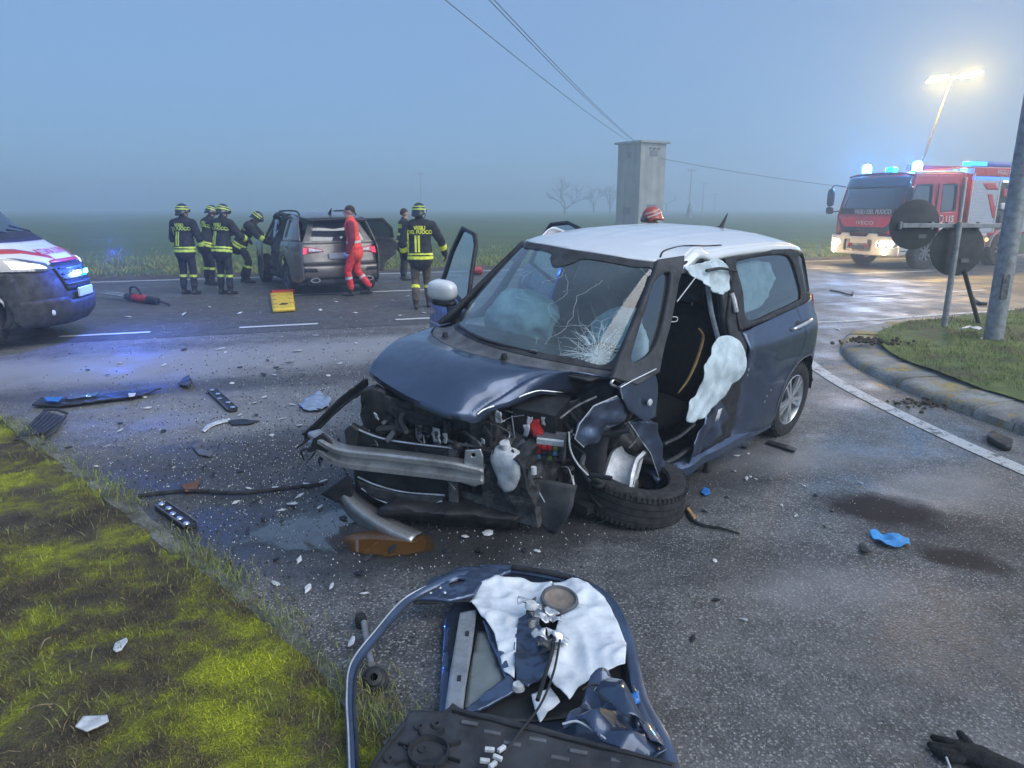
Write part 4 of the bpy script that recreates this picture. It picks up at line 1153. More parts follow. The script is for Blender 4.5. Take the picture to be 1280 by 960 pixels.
# ---- open doors on the far side
def far_door(name, hx, length, ang, label):
    """a door of the right side swung out by ang about its front edge"""
    def T(x, z, off=0.0):
        p = Vector(SR(x, z, off)); h = Vector((hx, -0.86, 0))
        d = p - h; ca, sa = math.cos(ang), math.sin(ang)
        return (h.x + d.x * ca - d.y * sa, h.y + d.x * sa + d.y * ca, p.z + (0.065 if length < 0.98 else 0.0))
    x0, x1 = hx, hx - length
    mb = MB(); mb.panel([(x0, 0.26), (x1, 0.26), (x1 - 0.03, 0.7), (x1, 1.05), (x0, 1.02)], lambda x, z: T(x, z), 0.04)
    d = mb.build(name, M['paint_blue'], car, thick=0.05, angle=50)
    o = [(x0 - 0.05, 1.02), (x0 - 0.40, 1.45), (x0 - 0.55, 1.515), (x1 + 0.05, 1.515), (x1 - 0.02, 1.3), (x1, 1.04)] if length > 0.98 else [(x0, 1.02), (x0, 1.40), (x0 - 0.06, 1.50), (x0 - 0.35, 1.51), (x0 - 0.75, 1.45), (x1 + 0.03, 1.25), (x1, 1.06)]
    i_ = [(p[0] * 0.90 + (x0 + x1) / 2 * 0.10, p[1] * 0.90 + 1.26 * 0.10) for p in o]
    mb = MB(); mb.panel(o, lambda x, z: T(x, z), 0.025, holes=[i_]); mb.build('window_frame', M['black_plastic'], d, thick=0.03, angle=50)
    mb = MB(); mb.panel(i_, lambda x, z: T(x, z), 0.05); mb.build('window_glass', M['window'], d)
    return T, d
T1, d1 = far_door('front_door', 0.60, 1.02, rad(62), '')
T2, d2 = far_door('rear_door', -0.40, 0.92, rad(60), '')
# mirror on the open door: white cap, black base
mc = CF.at(553, 363, 1, -1.02)
o = cushion(mc, (0.13, 0.24, 0.155), (0, 0.1, 0.25), pw=2.8).build('mirror', M['paint_white'], car, angle=180)
cushion(mc + Vector((0.0, 0.02, -0.085)), (0.10, 0.20, 0.05), (0, 0.1, 0.25)).build('mirror_base', M['black_plastic'], o, angle=180)
mb = MB(); mb.tube([mc + Vector((-0.02, 0.06, -0.09)), (0.70, -0.86, 0.99), (0.66, -0.84, 0.9)], [0.03, 0.035, 0.04], 8); mb.build('mirror_arm', M['black_plastic'], o)
# ---- crushed front end
PR = KZ(405, 566, 0.50); PL = KZ(606, 590, 0.50)
BD = (PL - PR).normalized(); BNORM = Vector((0, 0, 1)).cross(BD).normalized()
if BNORM.x < 0: BNORM = -BNORM                     # points out of the front
def FP(px, py, back): return KP(px, py, PR - BNORM * back, BNORM)
# bumper beam: pressed alloy channel, bent back at its far end
cl = [FP(386, 548, 0.10), FP(400, 560, 0.02), FP(425, 573, 0.0), FP(480, 580, 0.0), FP(540, 587, 0.0), FP(575, 592, 0.005), FP(604, 597, 0.01)]
cl = crom([tuple(p) for p in cl], 36)
hh = np.interp(np.linspace(0, 1, 36), [0, 0.2, 0.5, 0.8, 0.88, 1.0], [0.040, 0.056, 0.060, 0.058, 0.052, 0.045])
prof = [(-0.07, 1.0), (-0.008, 1.0), (0.004, 0.86), (0.004, 0.46), (-0.018, 0.36), (-0.018, -0.30), (0.004, -0.42), (0.004, -0.86), (-0.008, -1.0), (-0.07, -1.0)]
rows = []
for i in range(36):
    d = cl[min(i + 1, 35)] - cl[max(i - 1, 0)]; d /= np.linalg.norm(d); nrm = np.array([-d[1], d[0], 0]); nrm = nrm / np.linalg.norm(nrm)
    if nrm[0] < 0: nrm = -nrm
    rows.append([tuple(cl[i] + nrm * a + np.array([0, 0, b * hh[i]])) for a, b in prof])
mb = MB(); mb.grid(rows); M['beam'] = mat('beam', (0.36, 0.375, 0.385), 0.46, metal=0.7, var=0.4, vscale=7)
beam = mb.build('bumper_beam', M['beam'], car, thick=0.004, angle=25); beam['label'] = 'bare pressed metal bumper beam'
def plate(name, pix, back, m, parent, th=0.006, step=0.02, amp=0.0, seed=0, holes=(), rnd=0, lean=0.0):
    """a sheet in the plane of the front, cut to an outline; back = metres behind the beam"""
    P0 = PR - BNORM * back
    pl = []
    for q in pix:
        p = FP(q[0], q[1], back) - P0; pl.append((p.dot(BD), p.z))
    hl = []
    for h_ in holes:
        hl.append([((FP(q[0], q[1], back) - P0).dot(BD), (FP(q[0], q[1], back) - P0).z) for q in h_])
    def f(a, b):
        p = P0 + BD * a; w = amp * 0.7 * folds((a, b, 0), seed, 10) + 0.4 * amp * nz((a, b, 0), 8, seed) + lean * b
        p = p + BNORM * w; return (p.x, p.y, P0.z + b)
    mb = MB(); mb.panel(pl, f, step, holes=hl, round_=rnd); return mb.build(name, m, parent, thick=th, angle=40)
pcirc = lambda x, y, r, n=14: [(x + r * math.cos(t), y + r * math.sin(t)) for t in np.linspace(0, 2 * math.pi, n, endpoint=False)]
plate('beam_bracket', [(582, 562), (601, 561), (604, 570), (605, 604), (594, 608), (578, 603)], 0.03, M['steel'], beam, 0.01, 0.008, holes=[pcirc(592, 568, 3)], amp=0.006)
# radiator pack: two fins-and-tank cores with bent top rails
rad_ = plate('radiator', [(441, 530), (455, 538), (480, 547), (520, 554), (562, 558), (570, 566), (566, 640), (540, 642), (500, 636), (446, 622)], 0.13, M['black_plastic'], car, 0.035, 0.02, amp=0.02, seed=3)
mb = MB(); mb.tube([FP(q[0], q[1], 0.10) for q in ((438, 531), (455, 540), (482, 549), (520, 555), (566, 560))], 0.007, 6, dense=20); mb.build('radiator_rail', M['steel'], rad_)
for pts_, r in ((((447, 596), (470, 606), (505, 615), (556, 619)), 0.006), (((452, 610), (475, 625), (510, 635), (553, 626)), 0.007)):
    mb = MB(); mb.tube([FP(q[0], q[1], 0.07) for q in pts_], r, 6, dense=18); mb.build('radiator_rail', M['steel'], rad_)
plate('grille_flap', [(444, 600), (470, 609), (505, 617), (555, 621), (552, 628), (510, 637), (472, 624), (450, 612)], 0.065, M['dark_plastic'], rad_, 0.008, amp=0.01)
plate('radiator_tank', [(432, 536), (440, 530), (449, 536), (446, 566), (436, 566)], 0.10, M['black_plastic'], rad_, 0.05, 0.012, amp=0.012)
plate('radiator_post', [(561, 555), (572, 558), (574, 645), (562, 645)], 0.11, M['dark_steel'], rad_, 0.03, 0.012, amp=0.012, seed=5)
# right-hand headlamp housing and slam panel, all broken black plastic
plate('lamp_housing', [(456, 486), (470, 482), (492, 492), (498, 515), (490, 535), (462, 536), (452, 520)], 0.22, M['black_plastic'], car, 0.10, 0.012, amp=0.05, seed=7)
plate('slam_panel', [(470, 486), (520, 506), (575, 522), (620, 514), (618, 530), (572, 540), (515, 528), (478, 510)], 0.20, M['engine'], car, 0.03, 0.014, amp=0.04, seed=9)
plate('lock_carrier', [(586, 520), (612, 512), (622, 530), (616, 570), (604, 640), (586, 640), (590, 570)], 0.16, M['black_plastic'], car, 0.03, 0.014, amp=0.03, seed=11, holes=[pcirc(603, 545, 3), pcirc(600, 560, 2.5)])
# engine: block, head cover, gearbox, alternator, battery tray, all dark
eng = thing('x', 'x', 'x'); bpy.data.objects.remove(eng)
def blob_box(name, c, s, rot, m, amp=0.02, seed=0, parent=car, n=7):
    mb = MB(); R_ = Euler(rot).to_matrix()
    for ax in range(3):
        for sg in (-1, 1):
            rows = []
            for a in np.linspace(-1, 1, n):
                row = []
                for b in np.linspace(-1, 1, n):
                    q = [0, 0, 0]; q[ax] = sg; q[(ax + 1) % 3] = a * sg; q[(ax + 2) % 3] = b
                    p = Vector(c) + R_ @ Vector((q[0] * s[0] / 2, q[1] * s[1] / 2, q[2] * s[2] / 2))
                    w = Vector((nz(p, 9, seed), nz(p, 9, seed + 5), nz(p, 9, seed + 9)))
                    row.append(tuple(p + w * amp))
                rows.append(row)
            mb.grid(rows, smooth=False)
    return mb.build(name, m, parent, bevel=0.0, merge=True)
blk = blob_box('engine_block', (1.30, 0.02, 0.56), (0.42, 0.60, 0.42), (0, 0.1, 0.2), M['engine'], 0.03, 1)
blob_box('head_cover', (1.28, 0.02, 0.80), (0.34, 0.50, 0.10), (0, 0.05, 0.2), M['black_plastic'], 0.02, 2, blk)
blob_box('gearbox', (1.30, 0.42, 0.46), (0.36, 0.30, 0.34), (0.1, 0.2, 0.3), M['engine'], 0.05, 4, blk)
blob_box('air_box', (1.25, -0.42, 0.72), (0.34, 0.30, 0.22), (0, 0.1, 0.1), M['black_plastic'], 0.02, 6)
blob_box('battery', (1.15, 0.46, 0.74), (0.24, 0.26, 0.18), (0, 0.15, 0.3), M['black_plastic'], 0.012, 8)
blob_box('subframe', (1.38, 0.05, 0.24), (0.34, 1.15, 0.10), (0, 0.06, 0.3), M['dark_steel'], 0.03, 12)
r_ = random.Random(21)
# dark clutter in the bay: brackets, hoses, pulleys, torn sheet
def bay_pt():
    px = r_.uniform(455, 740); lo = np.interp(px, [455, 570, 650, 740], [492, 528, 512, 500]); hi = np.interp(px, [455, 570, 620, 740], [545, 560, 620, 600])
    return FP(px, r_.uniform(lo, hi), r_.uniform(0.14, 0.34) + max(0, px - 610) * 0.0016)
for k in range(64):
    p = bay_pt(); t = r_.random(); m = r_.choice([M['engine'], M['black_plastic'], M['dark_steel'], M['dark_plastic'], M['black_plastic']])
    if t < 0.35:
        blob_box('engine_bracket', p, (r_.uniform(0.03, 0.12), r_.uniform(0.04, 0.16), r_.uniform(0.02, 0.10)), (r_.uniform(-1, 1), r_.uniform(-1, 1), r_.uniform(-2, 2)), m, 0.02, k, n=4)
    elif t < 0.70:
        q = [p]
        for s in range(4): q.append(q[-1] + Vector((r_.uniform(-0.06, 0.06), r_.uniform(-0.16, 0.16), r_.uniform(-0.07, 0.06))))
        mb = MB(); mb.tube(q, r_.choice([0.006, 0.009, 0.014, 0.02]), 8, dense=22); mb.build('hose', m, car)
    elif t < 0.85:
        mb = MB(); R0 = r_.uniform(0.03, 0.07); X = Matrix.Translation(p) @ Euler((r_.uniform(-.5, .5), rad(90), r_.uniform(-.6, .6))).to_matrix().to_4x4()
        mb.lathe([(0, 0.03), (R0 * .4, 0.03), (R0 * .5, 0.015), (R0 * .9, 0.015), (R0, 0.02), (R0, -0.03), (0, -0.03)], 20, X); mb.build('pulley', M['dark_steel'], car)
    else:
        g0 = [[p + Vector((r_.uniform(-.02, .02), a * 0.06, b * 0.06)) for a in (-1, 0, 1)] for b in (-1, 0, 1)]
        mb = MB(); mb.grid(crumple(csurf([[tuple(q) for q in row] for row in g0], 8, 8), 0.035, 9, k)); mb.build('torn_sheet', r_.choice([M['paint_blue'], M['dark_steel'], M['grey_plastic']]), car, thick=0.003)
for q, sz in (((560, 500 + 5), 0.02), ((603, 552), 0.012), ((470, 520), 0.014), ((545, 545), 0.03), ((623, 522), 0.024), ((556, 548), 0.02), ((594, 521), 0.02)):
    p = FP(q[0], q[1], 0.12); mb = MB(); mb.grid(crumple(csurf([[tuple(p + Vector((0, a * sz, b * sz * 1.5))) for a in (-1, 0, 1)] for b in (-1, 0, 1)], 6, 6), sz * 0.8, 20, sz * 90)); mb.build('pale_shard', M['pale_plastic'], car, thick=0.003)
# side strip: the lamp carrier hangs out to the side with a ragged wiring end
A0, A1 = KZ(458, 482, 0.80), KZ(378, 548, 0.40)
rows = []
for t in np.linspace(0, 1, 22):
    c = A0.lerp(A1, t); c = c + Vector((0, 0, 0.015 * math.sin(t * 5)))
    up = (pixel_ray(420, 515).cross(Vector((1, 0, 0)))); w = 0.055 + 0.01 * nz((t * 9, 0, 0), 1)
    sd = Vector((0.10, -0.35, -0.93)).normalized(); rg_ = 0.01 * nz((t * 30, 2, 0), 1)
    rows.append([tuple(c - sd * (w + rg_) + Vector((0.02, 0, 0))), tuple(c - sd * w * 0.8), tuple(c + Vector((-0.015, 0, 0))), tuple(c + sd * w * 0.75), tuple(c + sd * (w + 1.8 * rg_) + Vector((0.03, 0, 0)))])
mb = MB(); mb.grid(rows); lc = mb.build('lamp_carrier', M['dark_plastic'], car, thick=0.008, angle=40); lc['label'] = 'dark lamp carrier strip hanging out from the front corner'
ctr = KZ(402, 566, 0.42)
for k in range(15):
    s0 = KZ(r_.uniform(388, 425), r_.uniform(545, 566), 0.46)
    e = KZ(r_.uniform(372, 432), r_.uniform(560, 588), 0.38)
    mid = s0.lerp(e, 0.5) + Vector((r_.uniform(-.05, .05), r_.uniform(-.05, .05), r_.uniform(0.0, 0.05)))
    mb = MB(); mb.tube([s0, mid, e], [0.008, 0.007, 0.004], 6, dense=12); mb.build('loose_wire', M['black_plastic'], lc)
plate('torn_plug', [(392, 548), (404, 541), (412, 548), (418, 558), (408, 566), (398, 562), (386, 566)], 0.03, M['black_plastic'], lc, 0.012, 0.01, amp=0.02, seed=15)
# lower lip of the bumper, fallen to the road
cl = crom([tuple(KZ(*q)) for q in ((426, 612, 0.20), (440, 632, 0.15), (462, 650, 0.11), (488, 666, 0.085), (518, 680, 0.07))], 24)
rows = []
for i, c in enumerate(cl):
    d = cl[min(i + 1, 23)] - cl[max(i - 1, 0)]; d /= np.linalg.norm(d); nr = np.array([-d[1], d[0], 0]); nr = nr if nr[0] > 0 else -nr
    rows.append([tuple(c + nr * a + np.array([0, 0, b])) for a, b in ((-0.075, 0.035), (-0.02, 0.045), (0.02, 0.03), (0.032, -0.005), (0.025, -0.06), (-0.02, -0.068))])
mb = MB(); mb.grid(rows); lip = mb.build('lower_lip', [M['grey_plastic']], car, thick=0.006, angle=30)
mb = MB(); mb.grid([[r[1], r[2], r[3]] for r in [[tuple(np.array(p) + np.array([0.004, 0, 0.006])) for p in r] for r in rows]]); mb.build('lip_trim', M['alloy'], lip, thick=0.004)
plate('splash_guard', [(400, 618), (434, 594), (441, 600), (440, 620), (430, 632)], 0.06, M['black_plastic'], car, 0.01, 0.014, amp=0.03, seed=18)
plate('under_tray', [(442, 622), (500, 640), (566, 642), (606, 638), (650, 640), (652, 668), (600, 660), (520, 664), (470, 650)], 0.16, M['black_plastic'], car, 0.03, 0.02, amp=0.05, seed=19)
mb = MB(); mb.grid(crumple(csurf([[tuple(KZ(*q)) for q in ((470, 650, 0.10), (560, 655, 0.09), (650, 662, 0.09))], [tuple(KZ(*q)) for q in ((480, 632, 0.22), (560, 640, 0.22), (650, 650, 0.2))], [tuple(KZ(*q)) for q in ((520, 610, 0.22), (600, 620, 0.22), (690, 630, 0.2))]], 16, 24), 0.03, 7, 2))
mb.build('engine_shield', M['black_plastic'], car, thick=0.01)
# washer bottle, fuse box, red cap, loose panel
tp = FP(635, 586, 0.06)
mb = cushion(tp, (0.12, 0.20, 0.27), (0, 0.1, 0.1), pw=3.0, n=12)
mb.v = [tuple(Vector(p) + (Vector(p) - tp).normalized() * (0.022 * nz(p, 7, 3) + 0.01 * nz(p, 19, 5) - 0.05 * max(0, -(p[2] - tp.z) / 0.14) * abs((Vector(p) - tp).normalized().y))) for p in mb.v]
wb = mb.build('washer_bottle', M['pale_plastic'], car, angle=60)
mb = MB(); t0 = FP(632, 559, 0.05); mb.lathe([(0.0, 0.035), (0.028, 0.033), (0.03, -0.03)], 14, Matrix.Translation(t0) @ Euler((0, 0.3, 0)).to_matrix().to_4x4()); mb.build('bottle_neck', M['pale_plastic'], wb)
mb = MB(); mb.tube([FP(*q, 0.02) for q in ((640, 562), (648, 575), (660, 586), (667, 588))], 0.006, 6, dense=14); mb.build('bottle_hose', M['black_plastic'], wb)
mb = MB(); mb.lathe([(0, 0.02), (0.016, 0.02), (0.018, -0.02), (0, -0.02)], 12, Matrix.Translation(FP(667, 588, 0.02))); mb.build('hose_end', M['pale_plastic'], wb)
fb = FP(688, 561, 0.16); Xf = basis(fb, BD, (0.25, 0, 0.97))
def fbox(c, s, m, par, nm):
    mb = MB(); P_ = Xf @ Vector(c); mb.box(P_, s, Xf.to_euler()); return mb.build(nm, m, par, bevel=0.003)
fz = fbox((0, 0, -0.03), (0.16, 0.155, 0.07), M['grey_plastic'], car, 'fuse_box')
fbox((0, 0.055, 0.012), (0.15, 0.035, 0.02), M['pale_plastic'], fz, 'fuse_cover')
cols = [M['red_plastic'], M['black_plastic'], mat('fuse_green', (0.12, 0.2, 0.04), 0.5), mat('fuse_blue', (0.10, 0.20, 0.30), 0.5), M['black_plastic'], M['red_plastic'], M['dark_plastic']]
for i in range(5):
    for j in range(3):
        fbox((-0.06 + i * 0.03, 0.022 - j * 0.034, 0.012 + r_.uniform(0, 0.01)), (0.024, 0.026, 0.025), cols[r_.randrange(7)], fz, 'fuse')
rc = FP(670, 535, 0.20)
mb = cushion(rc, (0.06, 0.085, 0.10), (0.4, 0, 0.2), n=8); mb.v = [tuple(Vector(p) + Vector((nz(p, 18), nz(p, 18, 4), nz(p, 18, 8))) * 0.03) for p in mb.v]; mb.build('red_cap', M['red_plastic'], car, angle=40)
for q in ((662, 528), (678, 524), (657, 537)):
    p = FP(q[0], q[1], 0.18); mb = MB(); mb.grid(crumple(csurf([[tuple(p + Vector((0, a * 0.02, b * 0.03))) for a in (-1, 0, 1)] for b in (-1, 0, 1)], 6, 6), 0.018, 18, q[0])); mb.build('pale_shard', M['pale_plastic'], car, thick=0.003)
lp = [CF.m @ KZ(*q) for q in ((646, 622, 0.34), (668, 600, 0.44), (722, 606, 0.42), (730, 622, 0.38), (689, 668, 0.10))]
lp = [CF.i @ p for p in lp]
mb = MB(); fanG = csurf([[tuple(lp[0]), tuple(lp[1]), tuple(lp[2])], [tuple(lp[0].lerp(lp[4], .5)), tuple((lp[0] + lp[2] + lp[4]) / 3), tuple(lp[3].lerp(lp[4], 0.4))], [tuple(lp[4] + Vector((0, -0.02, 0.0))), tuple(lp[4]), tuple(lp[4] + Vector((0, 0.02, 0.0)))]], 12, 14)
mb.grid(crumple(fanG, 0.008, 6)); pn = mb.build('loose_panel', M['grey_plastic'], car, thick=0.008); pn.data.materials[0] = M['dark_plastic']
# torn front wing and screen-pillar foot, blue sheet metal with bright torn edges
def sheet(name, pix, y, m, amp=0.02, seed=0, step=0.012, th=0.004, lean=0.0):
    P_ = [KY(q[0], q[1], y) for q in pix]
    mb = MB(); cz = sum(p.z for p in P_) / len(P_)
    mb.panel([(p.x, p.z) for p in P_], lambda x, z: (x, y + amp * nz((x, 0, z), 8, seed) + 0.6 * amp * folds((x, 2, z), seed, 11) + lean * (z - cz), z), step)
    o = mb.build(name, m, car, thick=th, angle=30)
    mb = MB(); n = len(P_); k0 = (seed * 3) % n
    mb.tube([(P_[(k0 + i) % n].x, y + amp * nz((P_[(k0 + i) % n].x, 0, P_[(k0 + i) % n].z), 8, seed) + 0.004, P_[(k0 + i) % n].z) for i in range(max(3, n // 2))], 0.0035, 5); mb.build('torn_edge', M['bare_metal'], o)
    return o
w1 = sheet('front_wing', [(718, 548), (724, 530), (742, 508), (768, 494), (776, 499), (786, 520), (770, 532), (752, 545), (745, 553), (728, 558)], 0.84, M['paint_blue'], 0.03, 3); w1['label'] = 'torn blue stub of the front wing'
sheet('pillar_foot', [(775, 484), (790, 475), (820, 461), (822, 480), (818, 520), (802, 526), (784, 512), (777, 498)], 0.86, M['paint_blue'], 0.010, 5, lean=-0.1)
sheet('pillar_foot', [(786, 527), (806, 526), (820, 528), (826, 556), (832, 592), (822, 596), (812, 566), (798, 545)], 0.84, M['paint_blue'], 0.022, 7)
sheet('inner_arch', [(740, 560), (770, 535), (800, 530), (815, 560), (825, 596), (780, 590), (745, 586)], 0.62, M['black_plastic'], 0.06, 9)
sheet('inner_arch', [(640, 520), (700, 500), (770, 490), (790, 500), (760, 545), (700, 600), (650, 610)], 0.40, M['black_plastic'], 0.06, 11, 0.02)
sheet('cross_panel', [(700, 505), (740, 492), (760, 500), (740, 520), (705, 530)], 0.55, M['grey_plastic'], 0.03, 4)
for pts_, r, m in ((((778, 478), (768, 474), (764, 480), (772, 484)), 0.008, 'steel'), (((700, 523), (720, 508), (745, 496)), 0.006, 'dark_steel'), (((711, 540), (713, 562), (722, 580), (735, 594)), 0.005, 'pale_plastic'), (((780, 530), (800, 523), (815, 528)), 0.007, 'dark_steel'), (((815, 530), (822, 560), (826, 590)), 0.010, 'steel'), (((790, 532), (795, 548), (786, 560)), 0.006, 'dark_steel'), (((830, 555), (850, 545), (868, 530)), 0.012, 'dark_plastic'), (((828, 580), (845, 572), (862, 560)), 0.014, 'dark_plastic')):
    mb = MB(); mb.tube([KY(q[0], q[1], 0.82) for q in pts_], r, 6, dense=14); mb.build('bent_rod', M[m], car)
for k in range(46):
    p = bay_pt() + BNORM * r_.uniform(0.02, 0.10); q = [p]
    for s in range(3): q.append(q[-1] + Vector((r_.uniform(-0.05, 0.05), r_.uniform(-0.13, 0.13), r_.uniform(-0.09, 0.05))))
    mb = MB(); mb.tube(q, r_.choice([0.002, 0.003, 0.004, 0.006]), 6, dense=14); mb.build('loose_wire', M[r_.choice(['black_plastic', 'dark_steel', 'grey_plastic', 'pale_plastic', 'steel', 'black_plastic'])], car)
for k in range(44):
    p = bay_pt() + BNORM * r_.uniform(0.0, 0.09)
    blob_box('engine_bracket', p, (r_.uniform(0.01, 0.03), r_.uniform(0.02, 0.08), r_.uniform(0.01, 0.05)), (r_.uniform(-1, 1), r_.uniform(-1, 1), r_.uniform(-2, 2)), M[r_.choice(['dark_steel', 'grey_plastic', 'black_plastic', 'galvanised'])], 0.008, k, n=3)
mb = MB(); p = KY(812, 503, 0.885); mb.lathe([(0, 0.01), (0.018, 0.008), (0.022, 0.0)], 14, Matrix.Translation(p) @ Euler((rad(-90), 0, 0)).to_matrix().to_4x4()); mb.build('hinge_bolt', M['pale_plastic'], car)
mb = MB(); mb.tube([KY(883, 588, 0.80), KY(884, 574, 0.80)], [0.03, 0.012], 8); mb.build('jack_stand', M['black_plastic'], car)

# ---- the front wheel torn off: tyre lying on the road, broken rim standing in it
tw = thing('tyre_carcass', 'black tyre lying flat on the road beside the torn front wing', 'tyre', (0.735, 4.02, 0.135), (rad(6), rad(4), 0.4))
R, W = 0.325, 0.215; h = W / 2; r = 0.205
prof = [(r, -h * 0.85), (r * 1.05, -h), (R * 0.84, -h * 1.08), (R * 0.95, -h * 0.98), (R * 0.99, -h * 0.78)]
for k in range(4):
    a = -0.62 + k * 0.40; prof += [(R, h * (a - 0.1)), (R, h * a), (R * 0.97, h * (a + 0.01)), (R * 0.97, h * (a + 0.05)), (R, h * (a + 0.06))]
prof += [(R * 0.99, h * 0.78), (R * 0.95, h * 0.98), (R * 0.84, h * 1.08), (r * 1.05, h), (r, h * 0.85), (r * 1.12, h * 0.6), (R * 0.90, h * 0.5), (R * 0.90, -h * 0.5), (r * 1.12, -h * 0.6), (r, -h * 0.85)]
mb = MB(); mb.lathe(prof, 72)
mb.v = [(p[0], p[1] * 0.97, p[2] + 0.012 * math.sin(2 * math.atan2(p[1], p[0]) + 1)) for p in mb.v]
tc_ = mb.build('sidewall', M['rubber'], tw, angle=35)
mb = MB()
for k in range(64):
    a = 2 * math.pi * k / 64
    for s in (-1, 1): mb.box((R * 0.985 * math.cos(a), 0.97 * R * 0.985 * math.sin(a), s * h * 0.80 + 0.012 * math.sin(2 * a + 1)), (0.016, 0.014, h * 0.26), (0, 0, a + 0.5 * s))
stuff(mb.build('tread_block', M['rubber'], tw))
br_ = thing('rim_fragment', 'broken silver alloy rim standing tilted inside the loose tyre', 'rim', gpt(776, 586, 0.31) - 0.19 * Vector((-0.30, -0.62, 0.72)), basis((0, 0, 0), (-0.30, -0.62, 0.72), (-0.343, -0.603, -0.662)).to_euler())
br_.scale = (1.0, 1.0, 1.0)
M['worn_alloy'] = mat('worn_alloy', (0.62, 0.64, 0.66), 0.5, metal=0.3, var=0.25, vscale=14)
mb = MB(); rp = [(0.155, -0.085), (0.175, -0.08), (0.205, -0.09), (0.212, -0.075), (0.19, -0.06), (0.172, -0.03), (0.165, 0.02), (0.17, 0.045), (0.19, 0.06), (0.200, 0.075), (0.214, 0.08), (0.208, 0.092), (0.185, 0.085)]
mb.lathe(rp, 40, a0=rad(-85), a1=rad(80))
mb.v = [tuple(Vector(p) + Vector((nz(p, 9), nz(p, 9, 3), nz(p, 9, 6))) * 0.014) for p in mb.v]
rb = mb.build('rim_barrel', M['worn_alloy'], br_, thick=0.008, angle=35)
for k, a in enumerate((-55, 0, 55)):
    mb = MB(); a = rad(a)
    mb.bar((0.02 * math.cos(a), 0.02 * math.sin(a), 0.05), (0.185 * math.cos(a), 0.185 * math.sin(a), 0.07), 0.045, 0.02); mb.build('spoke', M['worn_alloy'], br_, bevel=0.004)
mb = MB(); mb.lathe([(0, 0.07), (0.03, 0.068), (0.055, 0.05), (0.055, -0.02), (0, -0.02)], 20); mb.build('hub', M['dark_steel'], br_)
# ---------------------------------------------------------------- the torn-off door in the foreground, lying inner side up
door = thing('door_wreckage', 'torn-off blue car door lying inner side up on the asphalt', 'car door', (0.05, 2.45, 0.0))
DO = Vector(door.location)
def gsheet(name, pix, z, m, parent, amp=0.0, sc_=6.0, seed=0, step=0.014, th=0.006, tilt=(0, 0), fold=0.0, org=DO, holes=(), rnd=0, angle=40, zf=None):
    """a sheet cut to an outline lying z above the road"""
    P_ = [gpt(q[0], q[1], z + (q[2] if len(q) > 2 else 0)) for q in pix]
    c = sum(P_, Vector()) / len(P_)
    def f(x, y):
        w = amp * nz((x, y, 0), sc_, seed) + 0.5 * amp * (1 - 2 * abs(nz((x, y, 4), sc_ * 2.1, seed))) * (1 + fold)
        if fold: w = amp * folds((x, y, 0), seed, sc_ * 1.6) + 0.4 * amp * nz((x, y, 0), sc_ * 0.6, seed)
        zz = z + w + tilt[0] * (x - c.x) + tilt[1] * (y - c.y)
        if zf: zz += zf(x, y)
        return (x - org.x, y - org.y, zz - org.z)
    mb = MB(); mb.panel([(p.x, p.y) for p in P_], f, step, holes=[[(gpt(q[0], q[1], z).x, gpt(q[0], q[1], z).y) for q in h_] for h_ in holes], round_=rnd)
    return mb.build(name, m, parent, thick=th, angle=angle)
def gtube(name, pix, r, m, parent, org=DO, n=8, dense=24, flat=1.0):
    mb = MB(); mb.tube([gpt(q[0], q[1], q[2]) - org for q in pix], r, n, dense=dense, flat=flat); return mb.build(name, m, parent)
M['door_blue'] = mat('door_blue', (0.075, 0.110, 0.185), 0.32, metal=0.55, coat=0.7, var=0.2, vscale=9)
skin = gsheet('outer_skin', [(556, 775), (590, 722), (650, 712), (722, 728), (768, 765), (790, 815), (805, 880), (838, 950), (830, 1010), (560, 1010), (548, 900)], 0.045, M['paint_blue'], door, 0.012, 4, 1, 0.02, 0.008)
# window frame: one long bent box section, wide at the hinge corner
fr = [(616, 716, 0.10), (575, 720, 0.12), (545, 731, 0.13), (508, 752, 0.13), (474, 790, 0.13), (444, 830, 0.12), (438, 870, 0.11), (440, 920, 0.09), (443, 1000, 0.08)]
wf = gtube('window_frame', fr, [0.035, 0.034, 0.030, 0.022, 0.019, 0.020, 0.020, 0.020, 0.020], M['door_blue'], door, dense=60, n=10, flat=0.7)
for dy in (-5, 5):
    gtube('frame_groove', [(q[0] + dy * 0.9, q[1] + dy * 0.5, q[2] + 0.016) for q in fr[2:]], 0.0035, M['rubber'] if dy > 0 else M['bare_metal'], wf, dense=50, n=6)
hc = gsheet('hinge_corner', [(512, 748), (540, 727), (575, 712), (606, 709), (640, 714), (604, 730), (592, 746), (560, 752)], 0.125, M['door_blue'], door, 0.012, 9, 3, 0.01, 0.02, holes=[[(560, 729), (575, 724), (584, 727), (576, 734), (562, 736)]])
gsheet('frame_lip', [(515, 750), (590, 743), (586, 752), (518, 756)], 0.115, M['rubber'], hc, 0.004, th=0.006)
for q in ((556, 741), (550, 735), (538, 741)): 
    mb = MB(); mb.lathe([(0, 0.006), (0.006, 0.005), (0.008, 0)], 10, Matrix.Translation(gpt(q[0], q[1], 0.14) - DO)); mb.build('bolt', M['bare_metal'], hc)
# raised shut-face round the far and right edges
gtube('shut_face', [(600, 712, 0.10), (650, 713, 0.10), (715, 726, 0.11), (755, 748, 0.11), (778, 785, 0.11), (790, 830, 0.10), (802, 880, 0.11), (826, 930, 0.12), (838, 980, 0.10)], [0.03, 0.028, 0.03, 0.034, 0.034, 0.032, 0.032, 0.04, 0.04], M['door_blue'], door, dense=50, n=8, flat=0.8)
gtube('shut_seal', [(640, 709, 0.125), (690, 717, 0.13), (735, 730, 0.13)], 0.013, M['rubber'], door, dense=20)
